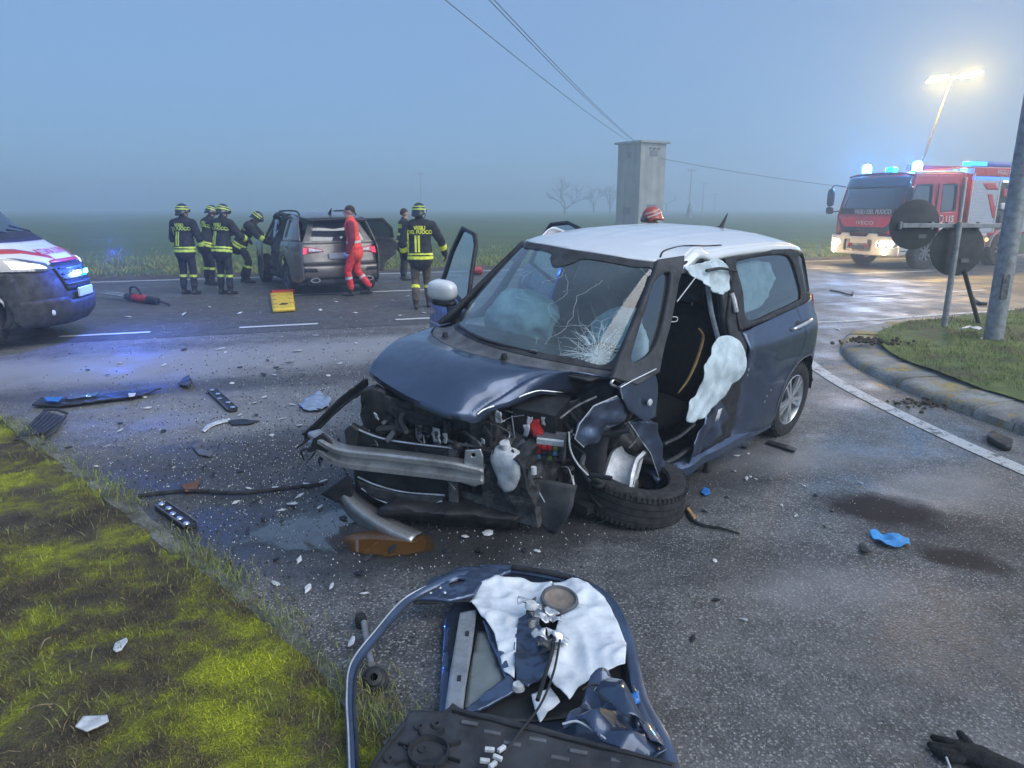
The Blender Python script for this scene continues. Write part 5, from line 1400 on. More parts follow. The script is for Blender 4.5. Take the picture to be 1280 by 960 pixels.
# white inner membrane, torn in two
mem = gsheet('membrane', [(690, 729), (722, 728), (756, 748), (770, 776), (783, 808), (781, 838), (755, 842), (735, 850), (722, 862), (712, 877), (696, 862), (683, 842), (690, 800), (704, 762)], 0.13, M['membrane'], door, 0.03, 5, 4, 0.010, 0.003, angle=180, tilt=(0.05, 0.0))
gsheet('membrane', [(586, 750), (596, 735), (612, 727), (645, 722), (690, 731), (702, 762), (690, 780), (655, 772), (646, 790), (643, 846), (630, 838), (618, 795), (600, 770)], 0.12, M['membrane'], door, 0.03, 6, 8, 0.010, 0.003, angle=180)
gsheet('membrane', [(664, 868), (688, 860), (700, 880), (675, 900), (668, 885)], 0.10, M['membrane'], door, 0.02, 8, 11, 0.010, 0.003, angle=180)
# loudspeaker ring under the film
spk = gpt(699, 752, 0.155) - DO
mb = MB(); mb.lathe([(0.0, 0.0), (0.03, -0.004), (0.062, 0.010), (0.068, 0.016), (0.074, 0.010), (0.076, -0.02)], 32, Matrix.Translation(spk) @ Euler((rad(10), 0.1, 0)).to_matrix().to_4x4())
sp = mb.build('loudspeaker', mat('speaker_cone', (0.20, 0.17, 0.14), 0.7, var=0.2, vscale=30), door)
mb = MB(); mb.lathe([(0.066, 0.014), (0.070, 0.024), (0.080, 0.022), (0.084, 0.006)], 32, Matrix.Translation(spk) @ Euler((rad(10), 0.1, 0)).to_matrix().to_4x4()); mb.build('speaker_ring', M['grey_plastic'], sp)
# window winder: crumpled bright metal plates
r_ = random.Random(5)
for k, (px, py) in enumerate(((664, 754), (672, 760), (680, 772), (668, 778), (690, 790), (676, 792), (662, 766), (697, 775), (702, 798), (684, 806), (690, 765), (655, 752))):
    p = gpt(px, py, 0.175 + r_.uniform(-0.015, 0.02)) - DO; s = r_.uniform(0.016, 0.034)
    g0 = [[tuple(p + Vector((a * s, b * s, r_.uniform(-.012, .012)))) for a in (-1, 0, 1)] for b in (-1, 0, 1)]
    mb = MB(); mb.grid(crumple(csurf(g0, 9, 9), s * 0.7, 16, k)); mb.build('winder_plate', M['bare_metal'] if k % 3 else M['dark_steel'], door, thick=0.003, angle=30)
wc = gpt(664, 756, 0.19) - DO
mb = MB(); mb.lathe([(0, 0.012), (0.02, 0.012), (0.026, 0.004), (0.028, -0.01)], 16, Matrix.Translation(wc)); mb.build('winder_motor', M['pale_plastic'], door)
ib = gsheet('inner_panel', [(648, 775), (662, 770), (688, 800), (690, 830), (676, 846), (660, 862), (646, 850), (642, 810)], 0.125, M['paint_blue'], door, 0.02, 9, 6, 0.010, 0.006)
gtube('brace_rod', [(694, 790, 0.16), (690, 815, 0.17), (682, 842, 0.16), (672, 875, 0.15)], 0.008, M['black_plastic'], door, dense=24)
gtube('cable', [(700, 800, 0.18), (692, 840, 0.19), (676, 880, 0.19), (650, 915, 0.19), (628, 945, 0.18)], 0.0045, M['black_plastic'], door, dense=30)
# window glass slipped down between the rails
rail = gsheet('guide_rail', [(575, 768), (596, 764), (590, 810), (582, 860), (578, 896), (556, 892), (563, 840)], 0.10, M['galvanised'], door, 0.004, 5, 2, 0.012, 0.016)
for q in ((584, 792), (574, 848)):
    mb = MB(); mb.box(gpt(q[0], q[1], 0.112) - DO, (0.014, 0.03, 0.006)); mb.build('rail_slot', M['black_plastic'], rail)
gsheet('door_glass', [(597, 790), (612, 790), (632, 848), (604, 872), (580, 890), (585, 850)], 0.085, mat('dull_glass', (0.16, 0.18, 0.17), 0.18, coat=0.5, var=0.2, vscale=6), door, 0.003, 5, 3, 0.02, 0.005)
gsheet('inner_brace', [(603, 778), (618, 776), (640, 850), (650, 862), (600, 890), (578, 892), (600, 872), (632, 850)], 0.105, M['door_blue'], door, 0.012, 8, 9, 0.010, 0.01)
mb = MB(); mb.lathe([(0, 0.012), (0.02, 0.01), (0.024, -0.01)], 16, Matrix.Translation(gpt(648, 858, 0.12) - DO)); mb.build('rubber_stop', M['pale_plastic'], door)
gsheet('cavity', [(560, 790), (600, 740), (700, 735), (780, 790), (790, 880), (700, 900), (560, 905)], 0.062, M['black_plastic'], door, 0.01, 5, 2, 0.03, 0.004)
# crushed corner: folded blue sheet
def crush(name, pix, z, amp, seed, m=None):
    return gsheet(name, pix, z, m or M['paint_blue'], door, amp, 6, seed, 0.009, 0.004, fold=0.8, angle=25)
cc = crush('crushed_corner', [(703, 905), (722, 882), (738, 858), (760, 850), (772, 872), (800, 890), (822, 912), (834, 945), (800, 960), (745, 925), (722, 908)], 0.15, 0.06, 3)
crush('crushed_corner', [(742, 862), (762, 852), (780, 868), (806, 905), (780, 905), (758, 885)], 0.20, 0.05, 9)
crush('crushed_corner', [(790, 862), (802, 880), (822, 905), (832, 930), (812, 925), (795, 895)], 0.17, 0.045, 15)
gtube('torn_edge', [(703, 905, 0.17), (722, 902, 0.18), (745, 915, 0.17), (765, 930, 0.16)], 0.004, M['bare_metal'], cc)
gtube('torn_edge', [(728, 862, 0.20), (742, 856, 0.21), (768, 862, 0.20)], 0.004, M['rubber'], cc)
gsheet('blue_clip', [(788, 868), (798, 862), (800, 878), (790, 884)], 0.20, mat('clip_blue', (0.02, 0.18, 0.55), 0.4), cc, 0.01)
# dark inner trim panel across the near end, ribbed underside up
tr_pix = [(465, 958), (505, 905), (512, 893), (558, 892), (566, 884), (576, 890), (640, 905), (720, 924), (846, 956), (850, 1030), (440, 1030)]
trim = gsheet('trim_panel', tr_pix, 0.165, M['dark_plastic'], door, 0.012, 4, 5, 0.014, 0.012, tilt=(0.0, 0.06)); trim['label'] = 'black inner trim panel of the door'
def tz(px, py): return 0.175 + 0.06 * (gpt(px, py, 0.165).y - 1.95)
for a, b in (((566, 886), (640, 906)), ((640, 906), (720, 925)), ((720, 925), (840, 955))):
    mb = MB(); mb.bar(gpt(a[0], a[1] + 3, tz(*a)) - DO, gpt(b[0], b[1] + 3, tz(*b)) - DO, 0.012, 0.022); mb.build('trim_rib', M['black_plastic'], trim)
for px, py in ((587, 904), (615, 916), (672, 925), (723, 940), (775, 952), (640, 930), (700, 948)):
    p = gpt(px, py, tz(px, py) + 0.004) - DO; mb = MB(); mb.box(p, (0.055, 0.014, 0.008), (0, 0, -0.24)); mb.build('trim_clip', M['grey_plastic'], trim, bevel=0.002)
cp = gpt(536, 940, 0.18) - DO
mb = MB(); mb.lathe([(0.0, -0.012), (0.05, -0.012), (0.058, 0.012), (0.064, 0.012), (0.066, 0.0)], 28, Matrix.Translation(cp)); cup = mb.build('speaker_cup', M['black_plastic'], trim)
for a in range(8):
    mb = MB(); d = Vector((math.cos(a * 0.785 + 2.0), math.sin(a * 0.785 + 2.0), 0)); mb.bar(cp + d * 0.066, cp + d * 0.105, 0.006, 0.014); mb.build('cup_rib', M['black_plastic'], cup)
for q in ((528, 938), (560, 936), (510, 934), (524, 910), (545, 906), (486, 950)):
    mb = MB(); mb.lathe([(0, -0.004), (0.008, -0.004), (0.010, 0.008), (0.014, 0.008), (0.016, -0.004)], 14, Matrix.Translation(gpt(q[0], q[1], tz(*q) + 0.003) - DO)); mb.build('screw_boss', M['dark_plastic'], trim)
gtube('trim_edge', [(505, 905, 0.185), (470, 952, 0.18), (445, 1010, 0.175)], 0.008, M['black_plastic'], trim, dense=14)
for q in ((612, 937), (622, 947), (606, 951), (616, 956), (627, 936)):
    p = gpt(q[0], q[1], 0.195) - DO; mb = MB(); mb.box(p, (0.03, 0.013, 0.012), (0, 0.1, r_.uniform(-0.6, 0.9))); mb.build('wire_plug', M['pale_plastic'], trim, bevel=0.002)
# loose suspension joint beside the frame
st = thing('suspension_joint', 'greasy steel suspension rod with black rubber boot on the asphalt', 'car part', gpt(466, 815))
so = Vector(st.location)
mb = MB(); mb.tube([gpt(455, 778, 0.05) - so, gpt(458, 800, 0.04) - so, gpt(464, 830, 0.035) - so], [0.014, 0.012, 0.013], 10, dense=10); mb.build('rod', M['galvanised'], st)
mb = MB(); mb.lathe([(0, 0.03), (0.022, 0.025), (0.028, 0.0), (0.022, -0.03), (0, -0.035)], 16, Matrix.Translation(gpt(451, 775, 0.035) - so)); mb.build('ball_end', M['rubber'], st)
mb = MB(); q0 = gpt(468, 850, 0.045) - so; mb.lathe([(0.014, 0.05), (0.03, 0.045), (0.032, 0.035), (0.028, 0.03), (0.042, 0.022), (0.045, 0.012), (0.04, 0.006), (0.052, -0.002), (0.055, -0.02), (0.044, -0.04), (0.03, -0.03), (0.0, -0.02)], 24, Matrix.Translation(q0) @ Euler((rad(40), rad(10), 0)).to_matrix().to_4x4()); mb.build('rubber_boot', M['black_plastic'], st)
# ---------------------------------------------------------------- lamps
def point_lamp(name, loc, col, watt, parent, size=0.06):
    l = bpy.data.lights.new(name, 'POINT'); l.energy = watt; l.color = col; l.shadow_soft_size = size
    o = bpy.data.objects.new(name, l); COL.objects.link(o); o.location = loc; o.parent = parent; return o
M['blue_lamp'] = glow('blue_lamp', (0.03, 0.42, 1.0), 60)
M['blue_core'] = glow('blue_core', (0.45, 0.85, 1.0), 40)
M['head_lamp'] = glow('head_lamp', (1.0, 0.90, 0.70), 30)
M['fog_lamp'] = glow('fog_lamp', (1.0, 0.66, 0.24), 45)
M['flood_lamp'] = glow('flood_lamp', (1.0, 0.80, 0.26), 45)
M['amber'] = glow('amber', (1.0, 0.45, 0.08), 3)
M['lamp_white'] = glow('lamp_white', (0.92, 0.95, 1.0), 1.3)
M['suv_paint'] = mat('suv_paint', (0.17, 0.152, 0.135), 0.34, metal=0.6, coat=0.8, var=0.1, vscale=4)
M['truck_red'] = mat('truck_red', (0.40, 0.010, 0.014), 0.32, coat=0.7, var=0.1, vscale=3)
M['truck_white'] = mat('truck_white', (0.50, 0.50, 0.48), 0.4, coat=0.4, var=0.1, vscale=3)
M['lens_red'] = mat('lens_red', (0.45, 0.02, 0.05), 0.2, coat=0.8)
M['shutter'] = mat('shutter', (0.42, 0.45, 0.50), 0.4, metal=0.5, var=0.1, vscale=3)
M['privacy'] = mat('privacy_glass', (0.05, 0.06, 0.075), 0.06, coat=1.0, spec=1.0)
M['plate'] = mat('plate', (0.55, 0.55, 0.55), 0.5)

# ---------------------------------------------------------------- the grey SUV with its side torn open
SF = Frame((-4.76, 17.02, 0.0), 0, 0, rad(120))
suv = thing('grey_suv', 'grey-brown SUV with its side torn open, rear towards the junction', 'car', SF.loc, SF.rot)
suv.scale = (1.04, 1.04, 1.03)
sp_ = curve1([0.15, 0.30, 0.55, 0.85, 1.0, 1.08, 1.3, 1.5, 1.62, 1.68], [0.86, 0.905, 0.925, 0.925, 0.90, 0.865, 0.78, 0.70, 0.62, 0.5])
def s_in(x):
    d = 0.0
    if x < -1.5: d += 0.16 * ((-1.5 - x) / 0.8) ** 2.2
    if x > 1.3: d += 0.25 * ((x - 1.3) / 1.0) ** 2
    return d
def SS(s):
    return lambda x, z, off=0.0: (x, s * (sp_(z) - s_in(x) + off), z)
s_roof = curve1([-2.1, -1.9, -1.5, -0.8, 0.0, 0.5, 0.8], [1.50, 1.57, 1.63, 1.675, 1.67, 1.62, 1.56])
for s in (1, -1):
    F_ = SS(s)
    arch = [p for p in circle(-1.35, 0.36, 0.42, 26, 195, -15) if p[1] > 0.27]
    if s > 0:      # struck side: only the rear wing and the pillar are left
        poly = [(-2.28, 1.0), (-2.28, 0.35), (-2.1, 0.28), (-1.8, 0.28)] + arch + [(-0.88, 0.26), (-0.92, 0.6), (-0.98, 0.85), (-1.0, 1.05)] + [(-1.25, 1.09), (-1.9, 1.10), (-2.2, 1.08)]
    else:
        poly = [(-2.28, 1.0), (-2.28, 0.35), (-2.1, 0.28), (-1.8, 0.28)] + arch + [(-0.88, 0.24), (0.9, 0.24), (1.0, 1.0), (-1.0, 1.07), (-1.9, 1.10), (-2.2, 1.08)]
    mb = MB(); mb.panel(poly, lambda x, z: F_(x, z), 0.04); mb.build('rear_wing', M['suv_paint'], suv, thick=0.02, angle=50)
    if s > 0:
        fw = [(0.85, 1.0), (0.85, 0.26)] + [p for p in circle(1.32, 0.36, 0.42, 20, 195, -15) if p[1] > 0.27] + [(2.2, 0.3), (2.28, 0.7), (2.0, 0.92), (1.4, 1.02)]
        mb = MB(); mb.panel(fw, lambda x, z: F_(x, z, 0.02 * folds((x, 0, z), 3, 4)), 0.05); mb.build('front_wing', M['suv_paint'], suv, thick=0.02, angle=40)
    # pillar and quarter light
    q = [(-1.05, 1.07), (-2.12, 1.10), (-1.92, 1.36), (-1.72, 1.56), (-1.1, 1.62), (-0.98, 1.55)] if s > 0 else [(0.6, 1.02), (-2.12, 1.10), (-1.92, 1.36), (-1.72, 1.56), (-0.6, 1.64), (0.2, 1.58)]
    hl = [[(-1.15, 1.14), (-1.80, 1.17), (-1.66, 1.36), (-1.45, 1.47), (-1.12, 1.50)]] if s > 0 else [[(-1.0, 1.14), (-1.80, 1.17), (-1.66, 1.36), (-1.45, 1.47), (-1.0, 1.53)]]
    mb = MB(); mb.panel(q, lambda x, z: F_(x, z), 0.03, holes=hl); pil = mb.build('rear_pillar', M['suv_paint'], suv, thick=0.03, angle=50)
    mb = MB(); mb.panel(hl[0], lambda x, z: F_(x, z, -0.01), 0.06); mb.build('quarter_glass', M['dark_window'], pil)
mb = MB()
mb.panel([(0.75, 0), (0.68, 0.45), (0.4, 0.60), (-1.0, 0.63), (-1.75, 0.60), (-2.0, 0.52), (-2.08, 0.0), (-2.0, -0.52), (-1.75, -0.60), (-1.0, -0.63), (0.4, -0.60), (0.68, -0.45)], lambda x, y: (x, y, s_roof(x) - 0.06 * abs(y / 0.62) ** 2.4), 0.05)
rf = mb.build('roof', M['suv_paint'], suv, thick=0.02, angle=60)
for s in (1, -1):
    mb = MB(); mb.tube([(0.3, s * 0.60, 1.62), (0.1, s * 0.61, 1.68), (-1.2, s * 0.60, 1.685), (-1.5, s * 0.59, 1.61)], 0.018, 8, dense=24); mb.build('roof_rail', M['black_plastic'], rf)
mb = MB(); mb.tube([(-1.6, 0, 1.62), (-1.66, 0, 1.66), (-1.78, 0, 1.74)], [0.035, 0.03, 0.006], 8); mb.build('roof_aerial', M['black_plastic'], rf)
def s_tail(u, z):
    k = 1 - abs(u) ** 3
    ye = sp_(z) - s_in(-2.25)
    if z < 0.62: x = -2.30 - 0.02 * (z > 0.4)
    elif z < 1.06: x = -2.30 + (z - 0.62) * 0.20
    else: x = -2.21 + (z - 1.06) * 0.62 + 0.25 * max(0, z - 1.3) ** 2
    return (x - 0.07 * k + 0.12, u * ye, z)
mb = MB(); mb.grid([[s_tail(u, z) for u in np.linspace(-1, 1, 25)] for z in (0.62, 0.70, 0.80, 0.88, 0.93, 1.0, 1.06)])
tg = mb.build('tailgate', M['suv_paint'], suv, thick=0.02, angle=35)
mb = MB(); mb.grid([[np.array(s_tail(u, z)) - np.array([0.03, 0, 0]) for u in np.linspace(-1.0, 1.0, 25)] for z in (0.36, 0.42, 0.50, 0.58, 0.62)]); rb_ = mb.build('rear_bumper', M['suv_paint'], suv, thick=0.03, angle=35)
mb = MB(); mb.grid([[np.array(s_tail(u, z)) - np.array([0.0, 0, 0]) for u in np.linspace(-0.92, 0.92, 15)] for z in (0.22, 0.30, 0.37)]); mb.build('diffuser', M['dark_plastic'], rb_, thick=0.03)
mb = MB(); mb.grid([[s_tail(u * (1 - 0.10 * (z - 1.06)), z) for u in np.linspace(-0.86, 0.86, 19)] for z in np.linspace(1.08, 1.50, 9)]); mb.build('rear_glass', M['privacy'], tg)
mb = MB()
mb.panel([(-1, 1.055), (1, 1.055), (0.86, 1.56), (-0.86, 1.56)], lambda u, z: tuple(np.array(s_tail(u, z)) + np.array([-0.006, 0, 0])), 0.03, holes=[[(-0.80, 1.10), (0.80, 1.10), (0.70, 1.49), (-0.70, 1.49)]]); mb.build('glass_surround', M['suv_paint'], tg, thick=0.01)
mb = MB(); mb.grid([[(-2.05 - 0.10 * (1 - u * u) - 0.12 * t, u * 0.60, 1.555 - 0.035 * t - 0.02 * abs(u)) for u in np.linspace(-1, 1, 15)] for t in (0, 0.5, 1)]); mb.build('spoiler', M['black_plastic'], tg, thick=0.03)
for s in (1, -1):
    mb = MB(); mb.panel([(s * 1.0, 0.84), (s * 1.0, 1.0), (s * 0.78, 0.985), (s * 0.45, 0.93), (s * 0.42, 0.89), (s * 0.75, 0.865)], lambda u, z: tuple(np.array(s_tail(u, z)) - np.array([0.014, 0, 0])), 0.03); tl = mb.build('tail_lamp', M['lens_red'], tg, thick=0.02)
    mb = MB(); mb.panel([(s * 0.80, 0.885), (s * 0.80, 0.965), (s * 0.5, 0.925), (s * 0.46, 0.90)], lambda u, z: tuple(np.array(s_tail(u, z)) - np.array([0.032, 0, 0])), 0.03); mb.build('reverse_lens', M['pale_plastic'], tl, thick=0.01)
    mb = MB(); mb.panel([(s * 0.97, 0.84), (s * 0.97, 0.97), (s * 0.86, 0.96), (s * 0.86, 0.86)], lambda u, z: (s_tail(u, z)[0] - 0.034, s_tail(u, z)[1], s_tail(u, z)[2]), 0.03); mb.build('lit_lens', glow('tail_glow', (1.0, 0.05, 0.12), 0.5), tl)
    mb = MB(); c = Vector((-2.30, s * 0.55, 0.33)); mb.lathe([(0.05, 0.0), (0.062, 0.0), (0.066, 0.1), (0.045, 0.1)], 20, Matrix.Translation(c) @ Euler((0, rad(90), 0)).to_matrix().to_4x4() @ Matrix.Diagonal((0.7, 1.5, 1, 1))); mb.build('exhaust_tip', M['alloy'], rb_)
    mb = MB(); mb.panel([(s * 0.62, 0.50), (s * 0.95, 0.50), (s * 0.95, 0.57), (s * 0.66, 0.57)], lambda u, z: tuple(np.array(s_tail(u, z)) - np.array([0.05, 0, 0])), 0.03); mb.build('bumper_vent', M['black_plastic'], rb_, thick=0.01)
mb = MB(); mb.box((-2.275, 0.0, 0.81), (0.015, 0.50, 0.115), (0, -0.18, 0)); pl_ = mb.build('number_plate', M['plate'], tg)
make_wheel(suv, (-1.35, 0.80, 0.345), 0.345, 0.225, 1, m_rim=M['dark_steel'])
make_wheel(suv, (-1.35, -0.80, 0.345), 0.345, 0.225, -1, m_rim=M['dark_steel'], tread=False)
make_wheel(suv, (1.32, -0.80, 0.345), 0.345, 0.225, -1, m_rim=M['dark_steel'], tread=False)
make_wheel(suv, (1.32, 0.80, 0.345), 0.345, 0.225, 1, m_rim=M['dark_steel'], tread=False)
mb = MB(); mb.box((-0.1, 0, 0.28), (4.0, 1.6, 0.12)); mb.build('floor_pan', M['black_plastic'], suv)
mb = MB(); mb.grid([[(0.85 + 0.9 * t, u * (0.72 - 0.05 * t), 1.02 - 0.08 * t - 0.03 * u * u) for u in np.linspace(-1, 1, 9)] for t in np.linspace(0, 1.5, 6)]); mb.build('bonnet', M['suv_paint'], suv, thick=0.02)
mb = MB(); mb.grid([[(0.72 + 0.55 * t - 0.1 * u * u, u * (0.58 + 0.14 * t), 1.55 - 0.53 * t) for u in np.linspace(-1, 1, 9)] for t in (0, 0.5, 1)]); mb.build('windscreen', M['dark_window'], suv)
for s in (1, -1):
    mb = MB(); mb.tube([(0.65, s * 0.60, 1.56), (0.95, s * 0.68, 1.30), (1.30, s * 0.76, 1.02)], 0.04, 8, dense=10); mb.build('screen_pillar', M['suv_paint'], suv)
# torn struck side: mangled middle pillar, hanging door skin, deflated curtain airbag
mb = MB(); mb.grid(crumple(csurf([[(-0.30, 0.72, 1.60), (-0.15, 0.74, 1.60)], [(-0.25, 0.70, 1.2), (-0.05, 0.75, 1.25)], [(-0.35, 0.85, 0.8), (-0.1, 0.90, 0.8)], [(-0.3, 0.86, 0.3), (0.0, 0.92, 0.28)]], 18, 8), 0.06, 5, 3)); mb.build('door_pillar', M['black_plastic'], suv, thick=0.02)
mb = MB(); mb.grid(crumple(csurf([[(-0.9, 0.86, 1.05), (-0.6, 0.80, 1.1), (-0.35, 0.9, 1.0)], [(-0.92, 0.92, 0.7), (-0.6, 0.86, 0.7), (-0.3, 0.98, 0.75)], [(-0.9, 0.90, 0.3), (-0.55, 0.90, 0.28), (-0.3, 1.0, 0.3)]], 18, 18), 0.07, 4, 5)); mb.build('rear_door', M['dark_plastic'], suv, thick=0.03, angle=30)
mb = MB(); mb.grid(crumple(csurf([[(-0.2, 0.70, 1.52), (0.1, 0.70, 1.50), (0.4, 0.70, 1.45)], [(-0.1, 0.74, 1.3), (0.12, 0.74, 1.28), (0.35, 0.74, 1.25)], [(0.0, 0.78, 1.1), (0.12, 0.78, 1.05), (0.28, 0.78, 1.1)]], 14, 14), 0.05, 6, 2)); mb.build('curtain_airbag', M['airbag'], suv, thick=0.01)
mb = MB(); mb.tube([(-1.0, 0.74, 1.58), (-0.4, 0.70, 1.63), (0.3, 0.66, 1.60), (0.62, 0.64, 1.54)], 0.045, 8, dense=16); mb.build('roof_edge', M['black_plastic'], suv)
for y in (0.38, -0.38):
    st_ = cushion((0.05, y, 0.60), (0.5, 0.5, 0.2)).build('front_seat', M['fabric_black'], suv, angle=180); cushion((-0.25, y, 0.95), (0.18, 0.5, 0.7), (0, -0.2, 0)).build('backrest', M['fabric_black'], st_, angle=180); cushion((-0.34, y, 1.37), (0.1, 0.26, 0.18)).build('headrest', M['fabric_black'], st_, angle=180)
cushion((-1.1, 0, 0.95), (0.2, 1.3, 0.7), (0, -0.25, 0)).build('rear_seat', M['fabric_black'], suv, angle=180)
mb = MB(); mb.box((0.75, 0, 0.9), (0.4, 1.4, 0.3)); mb.build('dashboard', M['black_plastic'], suv, bevel=0.05)
# far rear door standing open
h0 = Vector((-0.15, -0.90, 0)); an = rad(68)
def sd_(x, z):
    p = Vector(SS(-1)(x, z)) - h0; return (h0.x + p.x * math.cos(an) - p.y * math.sin(an), h0.y + p.x * math.sin(an) + p.y * math.cos(an), z)
mb = MB(); mb.panel([(-0.15, 0.3), (-0.15, 1.06), (-1.05, 1.08), (-1.20, 0.95), (-1.15, 0.7), (-0.90, 0.5), (-0.85, 0.3)], sd_, 0.05); dd = mb.build('rear_door', M['dark_plastic'], suv, thick=0.08, angle=40)
mb = MB(); mb.panel([(-0.15, 1.05), (-0.18, 1.50), (-0.9, 1.52), (-1.10, 1.30), (-1.12, 1.08)], sd_, 0.03, holes=[[(-0.22, 1.10), (-0.24, 1.44), (-0.85, 1.46), (-1.02, 1.28), (-1.04, 1.12)]]); mb.build('window_frame', M['black_plastic'], dd, thick=0.04)
mb = MB(); mb.panel([(-0.22, 1.10), (-0.24, 1.44), (-0.85, 1.46), (-1.02, 1.28), (-1.04, 1.12)], sd_, 0.06); mb.build('window_glass', M['dark_window'], dd)

# ---------------------------------------------------------------- fire engine
TF = Frame((13.45, 23.26, 0.0), 0, 0, rad(203))
trk = thing('fire_engine', 'red fire engine with white bumper and lit blue beacons on the main road', 'fire engine', TF.loc, TF.rot)
HW = 1.20
def cab_x(u, z):
    """front face of the cab: raked screen, rounded corners"""
    x = 2.92 - 0.02 * max(0, z - 1.0) - 0.20 * max(0, z - 1.62) ** 1.35 * 1.3
    return x - 0.28 * abs(u) ** 5
def cabf(u, z, off=0.0): return (cab_x(u, z) + off, u * (HW - 0.05 * max(0, z - 1.6)), z)
def band(name, m, parent, poly, off, th=0.02, step=0.04, holes=()):
    mb = MB(); mb.panel(poly, lambda u, z: cabf(u, z, off), step, holes=holes); return mb.build(name, m, parent, thick=th, angle=40)
mb = MB()
mb.grid([[cabf(u, z) for u in np.linspace(-1, 1, 25)] for z in (0.95, 1.1, 1.3, 1.5, 1.62)])
cab = mb.build('cab', M['truck_red'], trk, thick=0.03, angle=40)
band('screen_frame', M['truck_red'], cab, [(-1, 1.60), (1, 1.60), (1, 2.74), (-1, 2.74)], 0.0, holes=[[(-0.90, 1.66), (-0.5, 1.58 + 0.05), (0.5, 1.63), (0.90, 1.66), (0.93, 2.45), (-0.93, 2.45)]], step=0.05)
scr = band('windscreen', M['dark_window'], cab, [(-0.90, 1.66), (-0.5, 1.63), (0.5, 1.63), (0.90, 1.66), (0.93, 2.45), (-0.93, 2.45)], -0.015, 0.004)
band('sun_visor', mat('visor', (0.03, 0.05, 0.09), 0.3, coat=0.4), cab, [(-0.98, 2.42), (0.98, 2.42), (0.96, 2.70), (-0.96, 2.70)], 0.06, 0.03)
band('black_grille', M['black_plastic'], cab, [(-0.92, 1.46), (-0.86, 1.50), (-0.62, 1.24), (0.62, 1.24), (0.86, 1.50), (0.92, 1.46), (0.68, 1.06), (-0.68, 1.06)], 0.012, 0.012)
for z in (1.10, 1.16): band('grille_slat', M['dark_plastic'], cab, [(-0.66, z), (0.66, z), (0.66, z + 0.02), (-0.66, z + 0.02)], 0.03, 0.01, step=0.012)
band('screen_band', M['black_plastic'], cab, [(-0.95, 1.56), (-0.6, 1.54), (0.6, 1.54), (0.95, 1.56), (0.92, 1.80), (-0.92, 1.80)], 0.006, 0.01)
text_mesh('lettering', 'VIGILI DEL FUOCO', 0.19, M['lamp_white'] if False else M['plate'], cab, basis((2.925, 0.28, 1.685), (0, 1, 0), (-0.18, 0, 1)), 0.004, sx=0.82)
text_mesh('lettering', 'IVECO', 0.15, M['plate'], cab, basis((2.96, 0.08, 1.36), (0, 1, 0), (-0.05, 0, 1)), 0.004, sx=1.5)
# seats and dark cabin behind the screen
mb = MB(); mb.box((1.7, 0, 1.55), (1.8, 2.0, 0.5)); mb.build('cab_interior', M['black_plastic'], cab)
for y in (0.6, -0.6): cushion((1.7, y, 1.95), (0.2, 0.5, 0.7)).build('cab_seat', M['seat_grey'], cab, angle=180)
